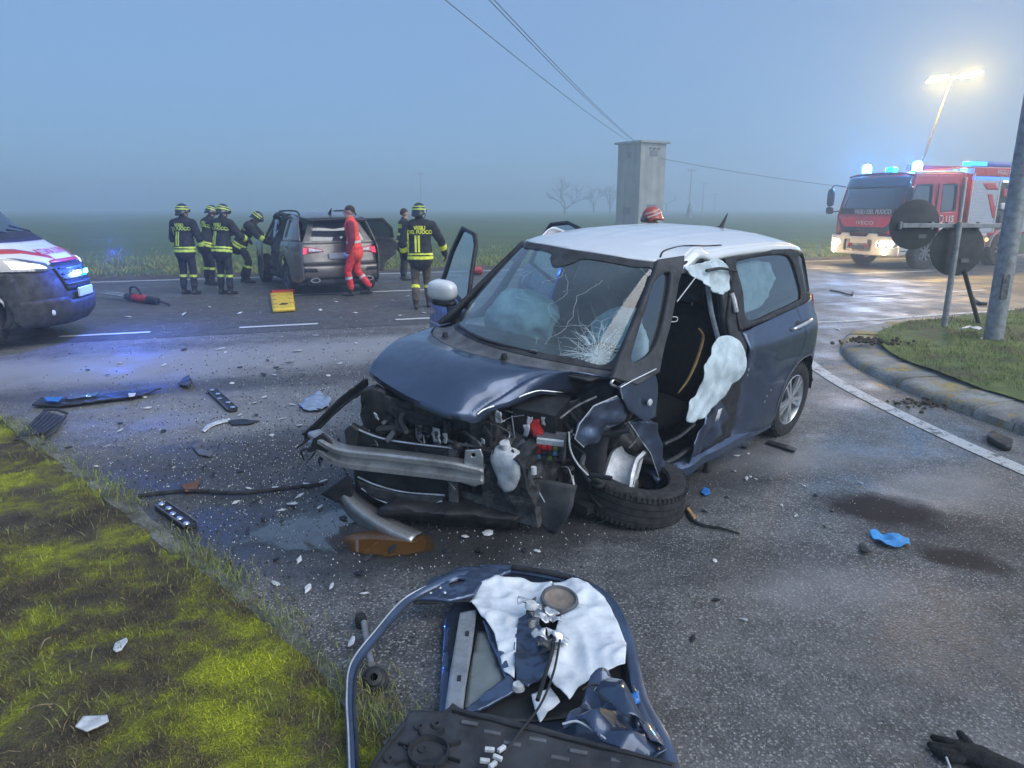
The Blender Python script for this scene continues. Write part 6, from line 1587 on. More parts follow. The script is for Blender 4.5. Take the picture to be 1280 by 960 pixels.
# flanks of the double cab with window openings
for s in (1, -1):
    pol = [(2.66, 0.98), (2.70, 1.55), (2.50, 2.30), (2.36, 2.72), (0.30, 2.78), (0.30, 1.02), (0.98, 1.02)] + [(1.55 + 0.62 * math.cos(t), 0.62 + 0.62 * math.sin(t)) for t in np.linspace(math.pi * 0.80, math.pi * 0.2, 9)] + [(2.3, 0.95)]
    h1 = [(2.52, 1.62), (2.40, 2.15), (2.32, 2.45), (1.62, 2.48), (1.62, 1.80), (1.95, 1.72), (2.2, 1.52)]
    h2 = [(1.22, 1.68), (1.22, 2.48), (0.56, 2.50), (0.56, 1.72)]
    mb = MB(); mb.panel(pol, lambda x, z: (x, s * (HW - 0.05 * max(0, z - 1.6) + 0.0), z), 0.05, holes=[h1, h2]); sd = mb.build('cab_side', M['truck_red'], trk, thick=0.04, angle=50)
    for nm, h_ in (('front_side_window', h1), ('rear_side_window', h2)):
        mb = MB(); mb.panel(h_, lambda x, z: (x, s * (HW - 0.025 - 0.05 * max(0, z - 1.6)), z), 0.08); mb.build(nm, M['dark_window'], sd)
        c = np.mean(h_, 0); o_ = [tuple(c + (np.array(p) - c) * 1.03) for p in h_]; i_ = [tuple(c + (np.array(p) - c) * 0.93) for p in h_]
        mb = MB(); mb.panel(o_, lambda x, z: (x, s * (HW + 0.012 - 0.05 * max(0, z - 1.6)), z), 0.03, holes=[i_]); mb.build('window_rubber', M['rubber'], sd, thick=0.02)
    mb = MB(); mb.panel([(2.62, 1.15), (2.62, 1.62), (2.35, 1.70), (1.62, 1.76), (1.62, 1.70), (2.0, 1.4)], lambda x, z: (x, s * (HW + 0.014), z), 0.05); mb.build('corner_trim', M['black_plastic'], sd, thick=0.02)
    for x in (1.44, 0.40):
        mb = MB(); mb.box((x, s * (HW + 0.03), 1.75), (0.04, 0.03, 1.5)); mb.build('door_gap', M['black_plastic'], sd)
    mb = MB(); mb.tube([(0.33, s * (HW + 0.05), 1.05), (0.33, s * (HW + 0.06), 1.6), (0.33, s * (HW + 0.04), 2.70)], 0.035, 8, dense=14); mb.build('grab_rail', M['truck_white'], sd)
    for x0 in (2.5, 1.05, 0.55):
        mb = MB(); mb.box((x0, s * (HW + 0.026), 1.20), (0.28, 0.012, 0.06)); mb.build('white_mark', M['plate'], sd)
    mb = MB(); mb.box((0.82, s * (HW + 0.03), 1.20), (0.2, 0.04, 0.06)); mb.build('door_handle', M['black_plastic'], sd, bevel=0.01)
    # mirrors
    mb = MB(); mb.tube([(2.55, s * 1.15, 2.45), (2.85, s * 1.40, 2.45), (2.85, s * 1.42, 1.75), (2.6, s * 1.2, 1.70)], 0.02, 6, dense=16); ma = mb.build('mirror_arm', M['black_plastic'], trk)
    cushion((2.85, s * 1.42, 2.12), (0.12, 0.24, 0.55), pw=4).build('mirror', M['black_plastic'], ma, angle=60)
    cushion((2.85, s * 1.42, 1.72), (0.12, 0.24, 0.22), pw=4).build('mirror', M['black_plastic'], ma, angle=60)
text_mesh('lettering', '115', 0.26, M['plate'], trk, basis((0.80, HW + 0.03, 1.47), (-1, 0, 0), (0, 0, 1)), 0.004, sx=1.0, bold=0.006)
mb = MB(); mb.tube([(1.17 + 0.085 * math.cos(t), HW + 0.035, 1.47 + 0.11 * math.sin(t)) for t in np.linspace(0.9, 2 * math.pi + 0.5, 20)], 0.018, 6); mb.build('phone_mark', M['plate'], trk)
mb = MB(); mb.box((0.9, HW + 0.03, 1.30), (0.8, 0.01, 0.03)); mb.build('white_line', M['plate'], trk)
mb = MB(); mb.grid([[(2.45 - 2.2 * t, u * 1.14, 2.74 + 0.08 * (1 - u ** 4) + 0.03 * t) for u in np.linspace(-1, 1, 9)] for t in np.linspace(0, 1, 6)]); cr = mb.build('cab_roof', M['truck_red'], trk, thick=0.04)
mb = MB(); mb.tube([(2.40, 1.14, 2.80), (1.2, 1.15, 2.84), (0.30, 1.15, 2.85)], 0.03, 8); mb.build('roof_rail', M['truck_white'], cr)
mb = MB(); mb.grid([[(0.30, u * HW, z) for u in (-1, 1)] for z in (0.95, 2.8)]); mb.build('cab_back', M['truck_red'], trk, thick=0.04)
# white bumper with lamps
def bmp(u, z, off=0): return (3.06 - 0.34 * abs(u) ** 4.5 + off - 0.05 * max(0, 0.5 - z), u * 1.24, z)
mb = MB(); mb.panel([(-1, 0.42), (1, 0.42), (1, 0.98), (0.55, 0.98), (0.50, 1.06), (0.30, 1.06), (0.26, 0.96), (-0.26, 0.96), (-0.30, 1.06), (-0.50, 1.06), (-0.55, 0.98), (-1, 0.98)], lambda u, z: bmp(u, z), 0.04, holes=[[(-0.42, 0.52), (0.42, 0.52), (0.42, 0.88), (-0.42, 0.88)], [(0.52, 0.66), (0.95, 0.66), (0.97, 0.86), (0.55, 0.86)], [(-0.52, 0.66), (-0.95, 0.66), (-0.97, 0.86), (-0.55, 0.86)]])
bumper = mb.build('bumper', M['truck_white'], trk, thick=0.06, angle=40)
mb = MB(); mb.panel([(-0.45, 0.50), (0.45, 0.50), (0.45, 0.90), (-0.45, 0.90)], lambda u, z: bmp(u, z, -0.05), 0.08); mb.build('bumper_recess', M['dark_steel'], bumper)
mb = MB(); mb.box((3.03, 0.0, 0.82), (0.03, 0.62, 0.12)); mb.build('number_plate', M['plate'], bumper)
for y in (-0.32, 0.32):
    mb = MB(); mb.tube([(3.02, y, 0.70), (3.10, y, 0.66)], [0.05, 0.02], 10); mb.build('tow_hook', M['red_plastic'], bumper)
mb = MB(); mb.tube([(3.0, -0.36, 0.64), (3.08, 0.0, 0.62), (3.0, 0.36, 0.64)], 0.05, 8, dense=10); mb.build('winch', M['dark_steel'], bumper)
for s in (1, -1):
    mb = MB(); mb.panel([(s * 0.52, 0.66), (s * 0.95, 0.66), (s * 0.97, 0.86), (s * 0.55, 0.86)], lambda u, z: bmp(u, z, -0.03), 0.06); hl = mb.build('headlamp', M['grey_plastic'], bumper, thick=0.02)
    for u in (0.66, 0.82):
        mb = MB(); c = Vector(bmp(s * u, 0.76, -0.01)); mb.lathe([(0, 0.05), (0.06, 0.04), (0.09, 0.0)], 16, Matrix.Translation(c) @ Euler((0, rad(90), s * 0.25)).to_matrix().to_4x4()); mb.build('headlamp_bulb', M['head_lamp'], hl)
    mb = MB(); c = Vector(bmp(s * 0.74, 0.54, 0.035)); mb.lathe([(0, 0.04), (0.07, 0.03), (0.095, -0.01)], 16, Matrix.Translation(c) @ Euler((0, rad(90), s * 0.2)).to_matrix().to_4x4()); mb.build('fog_lamp', M['fog_lamp'], bumper)
    point_lamp('fog_lamp_light', c + Vector((0.7, 0, 0)), (1.0, 0.66, 0.30), 14, trk)
    # bumper side, step and wheel
    mb = MB(); mb.panel([(2.80, 0.42), (2.80, 0.98), (2.42, 0.98), (2.38, 0.80), (2.44, 0.60), (2.55, 0.45)], lambda x, z: (x, s * 1.245, z), 0.06); mb.build('bumper_end', M['truck_white'], bumper, thick=0.04)
    mb = MB(); mb.box((2.62, s * 1.26, 0.56), (0.26, 0.03, 0.03)); mb.build('bumper_slot', M['black_plastic'], bumper)
    make_wheel(trk, (1.55, s * 1.02, 0.50), 0.50, 0.30, s, spokes=8, rim_r=0.56, m_rim=M['grey_plastic'], dbl=False)
    make_wheel(trk, (-1.85, s * 1.00, 0.50), 0.50, 0.36, s, spokes=8, rim_r=0.56, m_rim=M['grey_plastic'], dbl=False)
    mb = MB(); mb.lathe([(0.60, -0.16), (0.62, -0.16), (0.62, 0.17), (0.60, 0.17)], 20, Matrix.Translation((1.55, s * 1.06, 0.55)) @ Euler((rad(-90), 0, 0)).to_matrix().to_4x4(), a0=rad(185), a1=rad(355)); mb.build('mudguard', M['black_plastic'], trk)
    mb = MB(); mb.lathe([(0.58, -0.2), (0.60, -0.2), (0.60, 0.2), (0.58, 0.2)], 20, Matrix.Translation((-1.85, s * 1.02, 0.55)) @ Euler((rad(-90), 0, 0)).to_matrix().to_4x4(), a0=rad(185), a1=rad(355)); mb.build('mudguard', M['truck_white'], trk)
# marker lamps and white skirt between the wheels
for x in (0.80, -1.02):
    mb = MB(); mb.tube([(x, 1.18, 0.95), (x + 0.02, 1.20, 0.42)], [0.075, 0.02], 4); sk = mb.build('skirt_point', M['truck_white'], trk)
    mb = MB(); mb.lathe([(0, 0.02), (0.05, 0.015), (0.055, 0)], 12, Matrix.Translation((x, 1.25, 0.84)) @ Euler((rad(-90), 0, 0)).to_matrix().to_4x4()); mb.build('marker_lamp', M['amber'], sk)
mb = MB(); mb.box((-0.2, 0, 0.80), (5.6, 1.0, 0.30)); mb.box((0.1, 0.95, 0.78), (1.6, 0.35, 0.40)); mb.build('chassis', M['black_plastic'], trk)
mb = MB(); mb.box((0.1, 1.19, 1.00), (2.3, 0.03, 0.08)); mb.build('side_step', M['truck_white'], trk)
# equipment body with roller shutters, one locker open
mb = MB(); mb.box((-2.10, 0, 1.98), (4.05, 2.30, 2.05)); body = mb.build('equipment_body', M['truck_red'], trk, bevel=0.03)
for s in (1,):
    mb = MB(); mb.box((-2.10, s * 1.165, 2.87), (4.05, 0.04, 0.20)); mb.build('red_band', M['truck_red'], body)
    mb = MB(); mb.box((-2.10, s * 1.165, 2.68), (4.05, 0.05, 0.10)); mb.build('blue_light_bar', glow('bar_blue', (0.05, 0.18, 0.9), 0.8), body)
    mb = MB(); mb.box((-0.72, s * 1.17, 1.85), (1.15, 0.04, 1.60)); sh = mb.build('roller_shutter', M['shutter'], body)
    for k in range(16):
        mb = MB(); mb.box((-0.72, s * 1.192, 1.12 + k * 0.098), (1.13, 0.012, 0.082)); mb.build('slat', M['shutter'], sh, bevel=0.003)
    for pts_ in (((-0.50, 2.55), (-1.10, 2.55), (-1.28, 2.35), (-0.72, 2.35)), ((-0.80, 2.22), (-1.02, 2.22), (-1.29, 1.75), (-1.29, 1.50), (-1.20, 1.50))):
        mb = MB(); mb.panel(pts_, lambda x, z: (x, s * 1.204, z), 0.05); mb.build('red_stripe', M['truck_red'], sh, thick=0.004)
    mb = MB(); mb.box((-0.11, s * 1.175, 1.90), (0.06, 0.05, 1.85)); mb.build('locker_post', M['alloy'], body)
    mb = MB(); mb.box((-1.34, s * 1.175, 1.90), (0.06, 0.05, 1.70)); mb.build('locker_post', M['alloy'], body)
    mb = MB(); mb.box((-1.95, s * 1.166, 1.90), (1.10, 0.02, 1.50)); lk_ = mb.build('open_locker', M['black_plastic'], body)
    for (x, z, w, h_, m) in ((-1.75, 2.25, 0.5, 0.26, 'red_plastic'), (-2.15, 2.25, 0.3, 0.3, 'truck_white'), (-1.75, 1.85, 0.55, 0.22, 'pale_plastic'), (-1.70, 1.45, 0.4, 0.35, 'dark_plastic'), (-2.2, 1.5, 0.4, 0.4, 'red_plastic')):
        cushion((x, s * 1.20, z), (w, 0.12, h_), pw=4).build('stowed_gear', M[m], lk_, angle=60)
    mb = MB(); mb.box((-1.95, s * 1.20, 2.60), (1.0, 0.03, 0.04)); mb.build('locker_lamp', M['lamp_white'], lk_)
    mb = MB(); mb.box((-3.1, s * 1.17, 1.85), (1.0, 0.04, 1.60)); mb.build('roller_shutter', M['shutter'], body)
text_mesh('lettering', 'VIGILI DEL FUOCO', 0.20, M['plate'], body, basis((-1.95, 1.19, 2.87), (-1, 0, 0), (0, 0, 1)), 0.004, sx=1.0)
mb = MB(); mb.grid([[(x, y, 3.02 + z) for y, z in ((-1.12, 0.0), (-1.10, 0.16), (-1.06, 0.16))] for x in (0.0, -4.0)]); mb.grid([[(x, y, 3.02 + z) for y, z in ((1.12, 0.0), (1.10, 0.16), (1.06, 0.16))] for x in (0.0, -4.0)]); mb.build('roof_gallery', mat('gallery', (0.08, 0.12, 0.40), 0.4), body, thick=0.01)
mb = MB(); mb.box((-0.30, 1.0, 3.10), (0.8, 0.25, 0.14)); mb.build('roof_lamp_box', glow('box_blue', (0.04, 0.40, 0.95), 0.7), body, bevel=0.02)
# beacons
for y in (0.88, -0.88):
    c = Vector((2.02, y, 2.83))
    mb = MB(); mb.lathe([(0.12, 0), (0.12, 0.04), (0.09, 0.05)], 18, Matrix.Translation(c)); bc = mb.build('beacon', M['black_plastic'], trk)
    mb = MB(); mb.lathe([(0.13, 0.05), (0.13, 0.20), (0.10, 0.28), (0.0, 0.31)], 18, Matrix.Translation(c)); mb.build('beacon_dome', M['blue_lamp'], bc)
    mb = MB(); mb.lathe([(0.0, 0.25), (0.07, 0.21), (0.09, 0.16), (0.07, 0.10), (0, 0.07)], 14, Matrix.Translation(c + Vector((0.065, 0.02, 0)))); mb.build('beacon_bulb', M['blue_core'], bc)
    point_lamp('beacon_light', c + Vector((0.20, 0.0, 0.22)), (0.01, 0.36, 1.0), 420, bc, 0.14)
mb = MB(); mb.box((2.0, 0.0, 2.93), (0.2, 0.30, 0.16)); mb.build('siren_box', mat('siren', (0.10, 0.55, 0.55), 0.3, coat=0.5), trk, bevel=0.03)
# light mast with two floodlights
mbase = Vector((0.95, 0.10, 2.84)); 
mtop = TF.i @ (Vector((0, 0, CAM_H)) + pixel_ray(1190, 97) * 23.3)
mast = thing('light_mast', 'raised telescopic mast with two lit yellow floodlights above the fire engine', 'light mast', (0, 0, 0))
mw0, mw1 = TF.m @ mbase, TF.m @ mtop
mast.location = mw0
def mrel(p): return p - mw0
for k, (a, b, r) in enumerate(((0, 0.35, 0.035), (0.33, 0.68, 0.027), (0.66, 1.0, 0.02))):
    mb = MB(); mb.tube([mrel(mw0.lerp(mw1, a)), mrel(mw0.lerp(mw1, b))], r, 10); mb.build('mast_section', M['dark_plastic'], mast)
hd = Vector((0.98, 0.0, 0.12)).normalized()
mb = MB(); mb.tube([mrel(mw1 - hd * 0.55), mrel(mw1 + hd * 0.55)], 0.03, 8); mb.build('cross_arm', M['galvanised'], mast)
for s in (-1, 1):
    c = mrel(mw1 + hd * 0.56 * s + Vector((0, -0.05, 0.02))); X = basis(c, hd, (0.06, 0.25, 0.97))
    mb = MB(); mb.box(c + Vector((0.02, 0.08, 0)), (0.52, 0.12, 0.30), X.to_euler()); fl = mb.build('floodlight', M['dark_plastic'], mast, bevel=0.01)
    mb = MB(); mb.box(c + Vector((-0.0, -0.06, -0.02)), (0.54, 0.34, 0.04), (X.to_3x3() @ Euler((rad(90), 0, 0)).to_matrix()).to_euler()); mb.build('flood_lens', M['flood_lamp'], fl)
    point_lamp('flood_light', c + Vector((-0.05, -0.25, -0.06)), (1.0, 0.60, 0.11), 950, mast, 0.3)

# ---------------------------------------------------------------- ambulance at the left
AF = Frame((-9.0, 9.39, 0.0), 0, 0, rad(12))
amb = thing('ambulance', 'white ambulance with red stripes and flashing blue grille lamps', 'ambulance', AF.loc, AF.rot)
amb.scale = (1.0, 1.0, 1.02)
M['amb_white'] = mat('amb_white', (0.68, 0.69, 0.70), 0.35, coat=0.7, var=0.06, vscale=3)
M['amb_red'] = mat('amb_red', (0.50, 0.03, 0.04), 0.4, coat=0.4)
def ax(u, z):
    """nose of the van"""
    f = curve1([0.2, 0.35, 0.6, 0.85, 1.0, 1.12, 1.20, 1.30, 1.38, 2.35], [2.80, 2.93, 2.97, 2.93, 2.87, 2.78, 2.66, 2.44, 2.32, 1.44])(z)
    return f - (0.55 if z < 1.3 else 0.35) * abs(u) ** 3.2
def af(u, z, off=0.0): return (ax(u, z) + off, u * 1.0 * (1 - 0.06 * max(0, z - 1.3)), z + off * 0.35)
def aband(name, m, parent, poly, off=0.0, th=0.02, step=0.05, holes=()):
    mb = MB(); mb.panel(poly, lambda u, z: af(u, z, off), step, holes=holes); return mb.build(name, m, parent, thick=th, angle=50)
nose = aband('bonnet', M['amb_white'], amb, [(-1, 1.0), (-0.55, 1.02), (-0.4, 1.08), (0.4, 1.08), (0.55, 1.02), (1, 1.0), (1, 1.36), (-1, 1.36)])
aband('bumper', M['dark_plastic'], amb, [(-1, 0.28), (1, 0.28), (1, 1.01), (0.55, 1.03), (0.4, 1.09), (-0.4, 1.09), (-0.55, 1.03), (-1, 1.01)], -0.012)
aband('lower_bumper', M['dark_plastic'], amb, [(-0.98, 0.26), (0.98, 0.26), (0.98, 0.60), (0.5, 0.62), (0.45, 0.56), (-0.45, 0.56), (-0.5, 0.62), (-0.98, 0.60)], 0.035, 0.04)
gr_ = aband('grille', M['black_plastic'], amb, [(-0.42, 0.70), (0.42, 0.70), (0.50, 1.04), (-0.50, 1.04)], 0.012, 0.01)
for z in (0.76, 0.83, 0.90, 0.97): aband('grille_slat', M['dark_plastic'], gr_, [(-0.42, z), (0.42, z), (0.42, z + 0.02), (-0.42, z + 0.02)], 0.03, 0.01, 0.012)
aband('windscreen', M['dark_window'], amb, [(-0.94, 1.42), (0.94, 1.42), (0.90, 2.25), (-0.90, 2.25)], -0.01, 0.004)
aband('screen_frame', M['amb_white'], amb, [(-1, 1.35), (1, 1.35), (1, 2.34), (-1, 2.34)], 0.0, 0.02, holes=[[(-0.94, 1.42), (0.94, 1.42), (0.90, 2.25), (-0.90, 2.25)]])
aband('wiper_cowl', M['black_plastic'], amb, [(-0.95, 1.33), (0.95, 1.33), (0.92, 1.45), (-0.92, 1.45)], 0.015, 0.01)
for u in (-0.3, 0.5):
    mb = MB(); mb.tube([af(u, 1.44, 0.03), af(u - 0.45, 1.52, 0.03)], 0.012, 6); mb.build('wiper', M['black_plastic'], amb)
aband('red_stripe', M['amb_red'], nose, [(-0.98, 1.20), (-0.65, 1.20), (-0.40, 1.13), (-0.30, 1.10), (-0.33, 1.15), (-0.62, 1.25), (-0.98, 1.27)], 0.018, 0.004, 0.03)
aband('red_stripe', M['amb_red'], nose, [(0.98, 1.20), (0.65, 1.20), (0.40, 1.13), (0.30, 1.10), (0.33, 1.15), (0.62, 1.25), (0.98, 1.27)], 0.018, 0.004, 0.03)
aband('red_stripe', M['amb_red'], nose, [(-0.5, 1.075), (-0.4, 1.10), (0.4, 1.10), (0.5, 1.075), (0.45, 1.06), (-0.45, 1.06)], 0.02, 0.004, 0.03)
# mirror-written word across the bonnet
t_ = text_mesh('mirror_lettering', 'AMBULANZA', 0.135, M['amb_red'], nose, Matrix.Identity(4), 0.001, sx=-1.0)
for v in t_.data.vertices:
    x, y, z = v.co; q = af(x / 1.0 * 1.15, 1.195 + y * 0.70, 0.026 + z); v.co = q
for s in (-1, 1):
    hl = aband('headlamp', M['grey_plastic'], amb, [(s * 0.99, 0.98), (s * 0.99, 1.15), (s * 0.80, 1.14), (s * 0.56, 1.06), (s * 0.50, 0.99), (s * 0.62, 0.96)], 0.016, 0.02, 0.04)
    aband('lamp_core', M['lamp_white'], hl, [(s * 0.90, 1.01), (s * 0.90, 1.11), (s * 0.66, 1.05), (s * 0.58, 0.995)], 0.036, 0.01, 0.03)
    aband('lamp_lens', M['clear_lens'], hl, [(s * 0.99, 0.98), (s * 0.99, 1.15), (s * 0.80, 1.14), (s * 0.56, 1.06), (s * 0.50, 0.99), (s * 0.62, 0.96)], 0.048, 0.0, 0.05)
    c = Vector(af(s * 0.72, 0.42, 0.07)); mb = MB(); mb.lathe([(0, 0.03), (0.03, 0.02), (0.04, 0)], 12, Matrix.Translation(c) @ Euler((0, rad(90), 0)).to_matrix().to_4x4()); mb.build('fog_lamp', M['pale_plastic'], amb)
    # flank and wheel
    pol = [(2.33, 0.98), (2.20, 1.16), (2.08, 1.29), (1.93, 1.40), (1.08, 2.34), (-2.9, 2.40), (-2.9, 0.45), (1.40, 0.45)] + [(2.0 + 0.44 * math.cos(t), 0.40 + 0.44 * math.sin(t)) for t in np.linspace(math.pi, 0.0, 12)] + [(2.40, 0.45), (2.40, 0.9)]
    mb = MB(); mb.panel(pol, lambda x, z: (x, s * (1.0 - 0.06 * max(0, z - 1.3)), z), 0.06); fl_ = mb.build('side_panel', M['amb_white'], amb, thick=0.03, angle=50)
    mb = MB(); mb.panel([(1.6, 1.50), (1.0, 2.15), (0.3, 2.15), (0.3, 1.45)], lambda x, z: (x, s * (1.018 - 0.06 * max(0, z - 1.3)), z), 0.06); mb.build('door_window', M['dark_window'], fl_, thick=0.01)
    mb = MB(); mb.panel([(2.2, 1.10), (2.1, 1.24), (-2.9, 1.24), (-2.9, 1.10)], lambda x, z: (x, s * 1.018, z), 0.08); mb.build('red_stripe', M['amb_red'], fl_, thick=0.004)
    mb = MB(); mb.panel([(2.55, 0.30), (2.55, 0.90), (2.46, 0.98)] + [(2.0 + 0.47 * math.cos(t), 0.40 + 0.47 * math.sin(t)) for t in np.linspace(0.9, -0.05, 8)], lambda x, z: (x, s * (1.005 - 0.25 * max(0, x - 2.4)), z), 0.04); mb.build('bumper_end', M['dark_plastic'], fl_, thick=0.03)
    make_wheel(amb, (2.0, s * 0.90, 0.35), 0.35, 0.225, s, m_rim=M['dark_steel'], tread=s < 0)
    make_wheel(amb, (-1.6, s * 0.90, 0.35), 0.35, 0.225, s, m_rim=M['dark_steel'], tread=False)
mb = MB(); mb.box((-0.4, 0, 0.5), (4.9, 1.8, 0.3)); mb.build('chassis', M['black_plastic'], amb)
mb = MB(); mb.grid([[(x, u * 0.93, 2.40 + 0.10 * (1 - u ** 4)) for u in np.linspace(-1, 1, 9)] for x in (1.2, -2.9)]); mb.build('roof', M['amb_white'], amb, thick=0.03)
mb = MB(); mb.box((3.02, -0.02, 0.66), (0.02, 0.50, 0.115)); mb.build('number_plate', M['plate'], amb)
for u, m in ((-0.14, 'blue_core'), (-0.02, 'blue_core'), (0.26, 'blue_lamp')):
    c = Vector(af(u, 0.89, 0.05)); mb = MB(); mb.box(c, (0.03, 0.085, 0.055)); mb.build('strobe_lamp', M[m], amb, bevel=0.01)
point_lamp('strobe_light', Vector(af(-0.06, 0.98, 0.55)), (0.03, 0.12, 1.0), 55, amb, 0.08)
point_lamp('strobe_light', Vector(af(0.26, 0.98, 0.50)), (0.03, 0.12, 1.0), 25, amb, 0.08)
# ---------------------------------------------------------------- people
from mathutils.bvhtree import BVHTree
M['skin'] = mat('skin', (0.42, 0.25, 0.19), 0.6)
M['hair'] = mat('hair', (0.035, 0.025, 0.02), 0.8, var=0.3, vscale=60)
M['turnout'] = mat('turnout', (0.018, 0.020, 0.026), 0.85, var=0.4, vscale=9, bump=0.3, bscale=14)
M['turnout_tan'] = mat('turnout_tan', (0.09, 0.075, 0.055), 0.85, var=0.35, vscale=9, bump=0.3, bscale=14)
M['boot'] = mat('boot', (0.02, 0.02, 0.02), 0.5, var=0.4, vscale=20)
M['lime'] = mat('lime', (0.62, 0.80, 0.12), 0.5, var=0.12, vscale=20)
M['lime_bright'] = mat('lime_bright', (0.82, 0.88, 0.06), 0.5, var=0.1, vscale=20)
M['medic_red'] = mat('medic_red', (0.72, 0.035, 0.04), 0.75, var=0.2, vscale=10, bump=0.3, bscale=14)
M['medic_vest'] = mat('medic_vest', (0.85, 0.07, 0.05), 0.7, var=0.15, vscale=10)
M['maroon'] = mat('maroon', (0.20, 0.02, 0.04), 0.8, var=0.2, vscale=12)
M['silver_tape'] = mat('silver_tape', (0.55, 0.52, 0.50), 0.4, var=0.1, vscale=20)
M['nitrile'] = mat('nitrile', (0.35, 0.38, 0.62), 0.5)
M['helmet_black'] = mat('helmet_black', (0.018, 0.030, 0.026), 0.3, coat=0.5)
M['helmet_red'] = mat('helmet_red', (0.42, 0.06, 0.03), 0.35, coat=0.5)

def capsule(mb, a, b, ra, rb, n=14, sx=1.0, sy=1.0, m=5):
    """closed tapered limb; sx, sy squash across (forward, sideways)"""
    a = Vector(a); b = Vector(b); d = (b - a); L_ = d.length; d = d / L_ if L_ > 1e-6 else Vector((0, 0, 1))
    u = Vector((1, 0, 0)); u = u - d * u.dot(d)
    if u.length < 0.2: u = Vector((0, 1, 0)) - d * d.y
    u.normalize(); w = d.cross(u)
    rows = []
    for k in range(m + 1):
        t = -math.pi / 2 + (math.pi / 2) * k / m; rows.append((a + d * (ra * math.sin(t)), ra * math.cos(t)))
    for k in range(m + 1):
        t = (math.pi / 2) * k / m; rows.append((b + d * (rb * math.sin(t)), rb * math.cos(t)))
    G = []
    for c, r in rows:
        r = max(r, 1e-4)
        G.append([tuple(c + u * (r * sx * math.cos(2 * math.pi * j / n)) + w * (r * sy * math.sin(2 * math.pi * j / n))) for j in range(n)])
    mb.grid(G, closev=True)

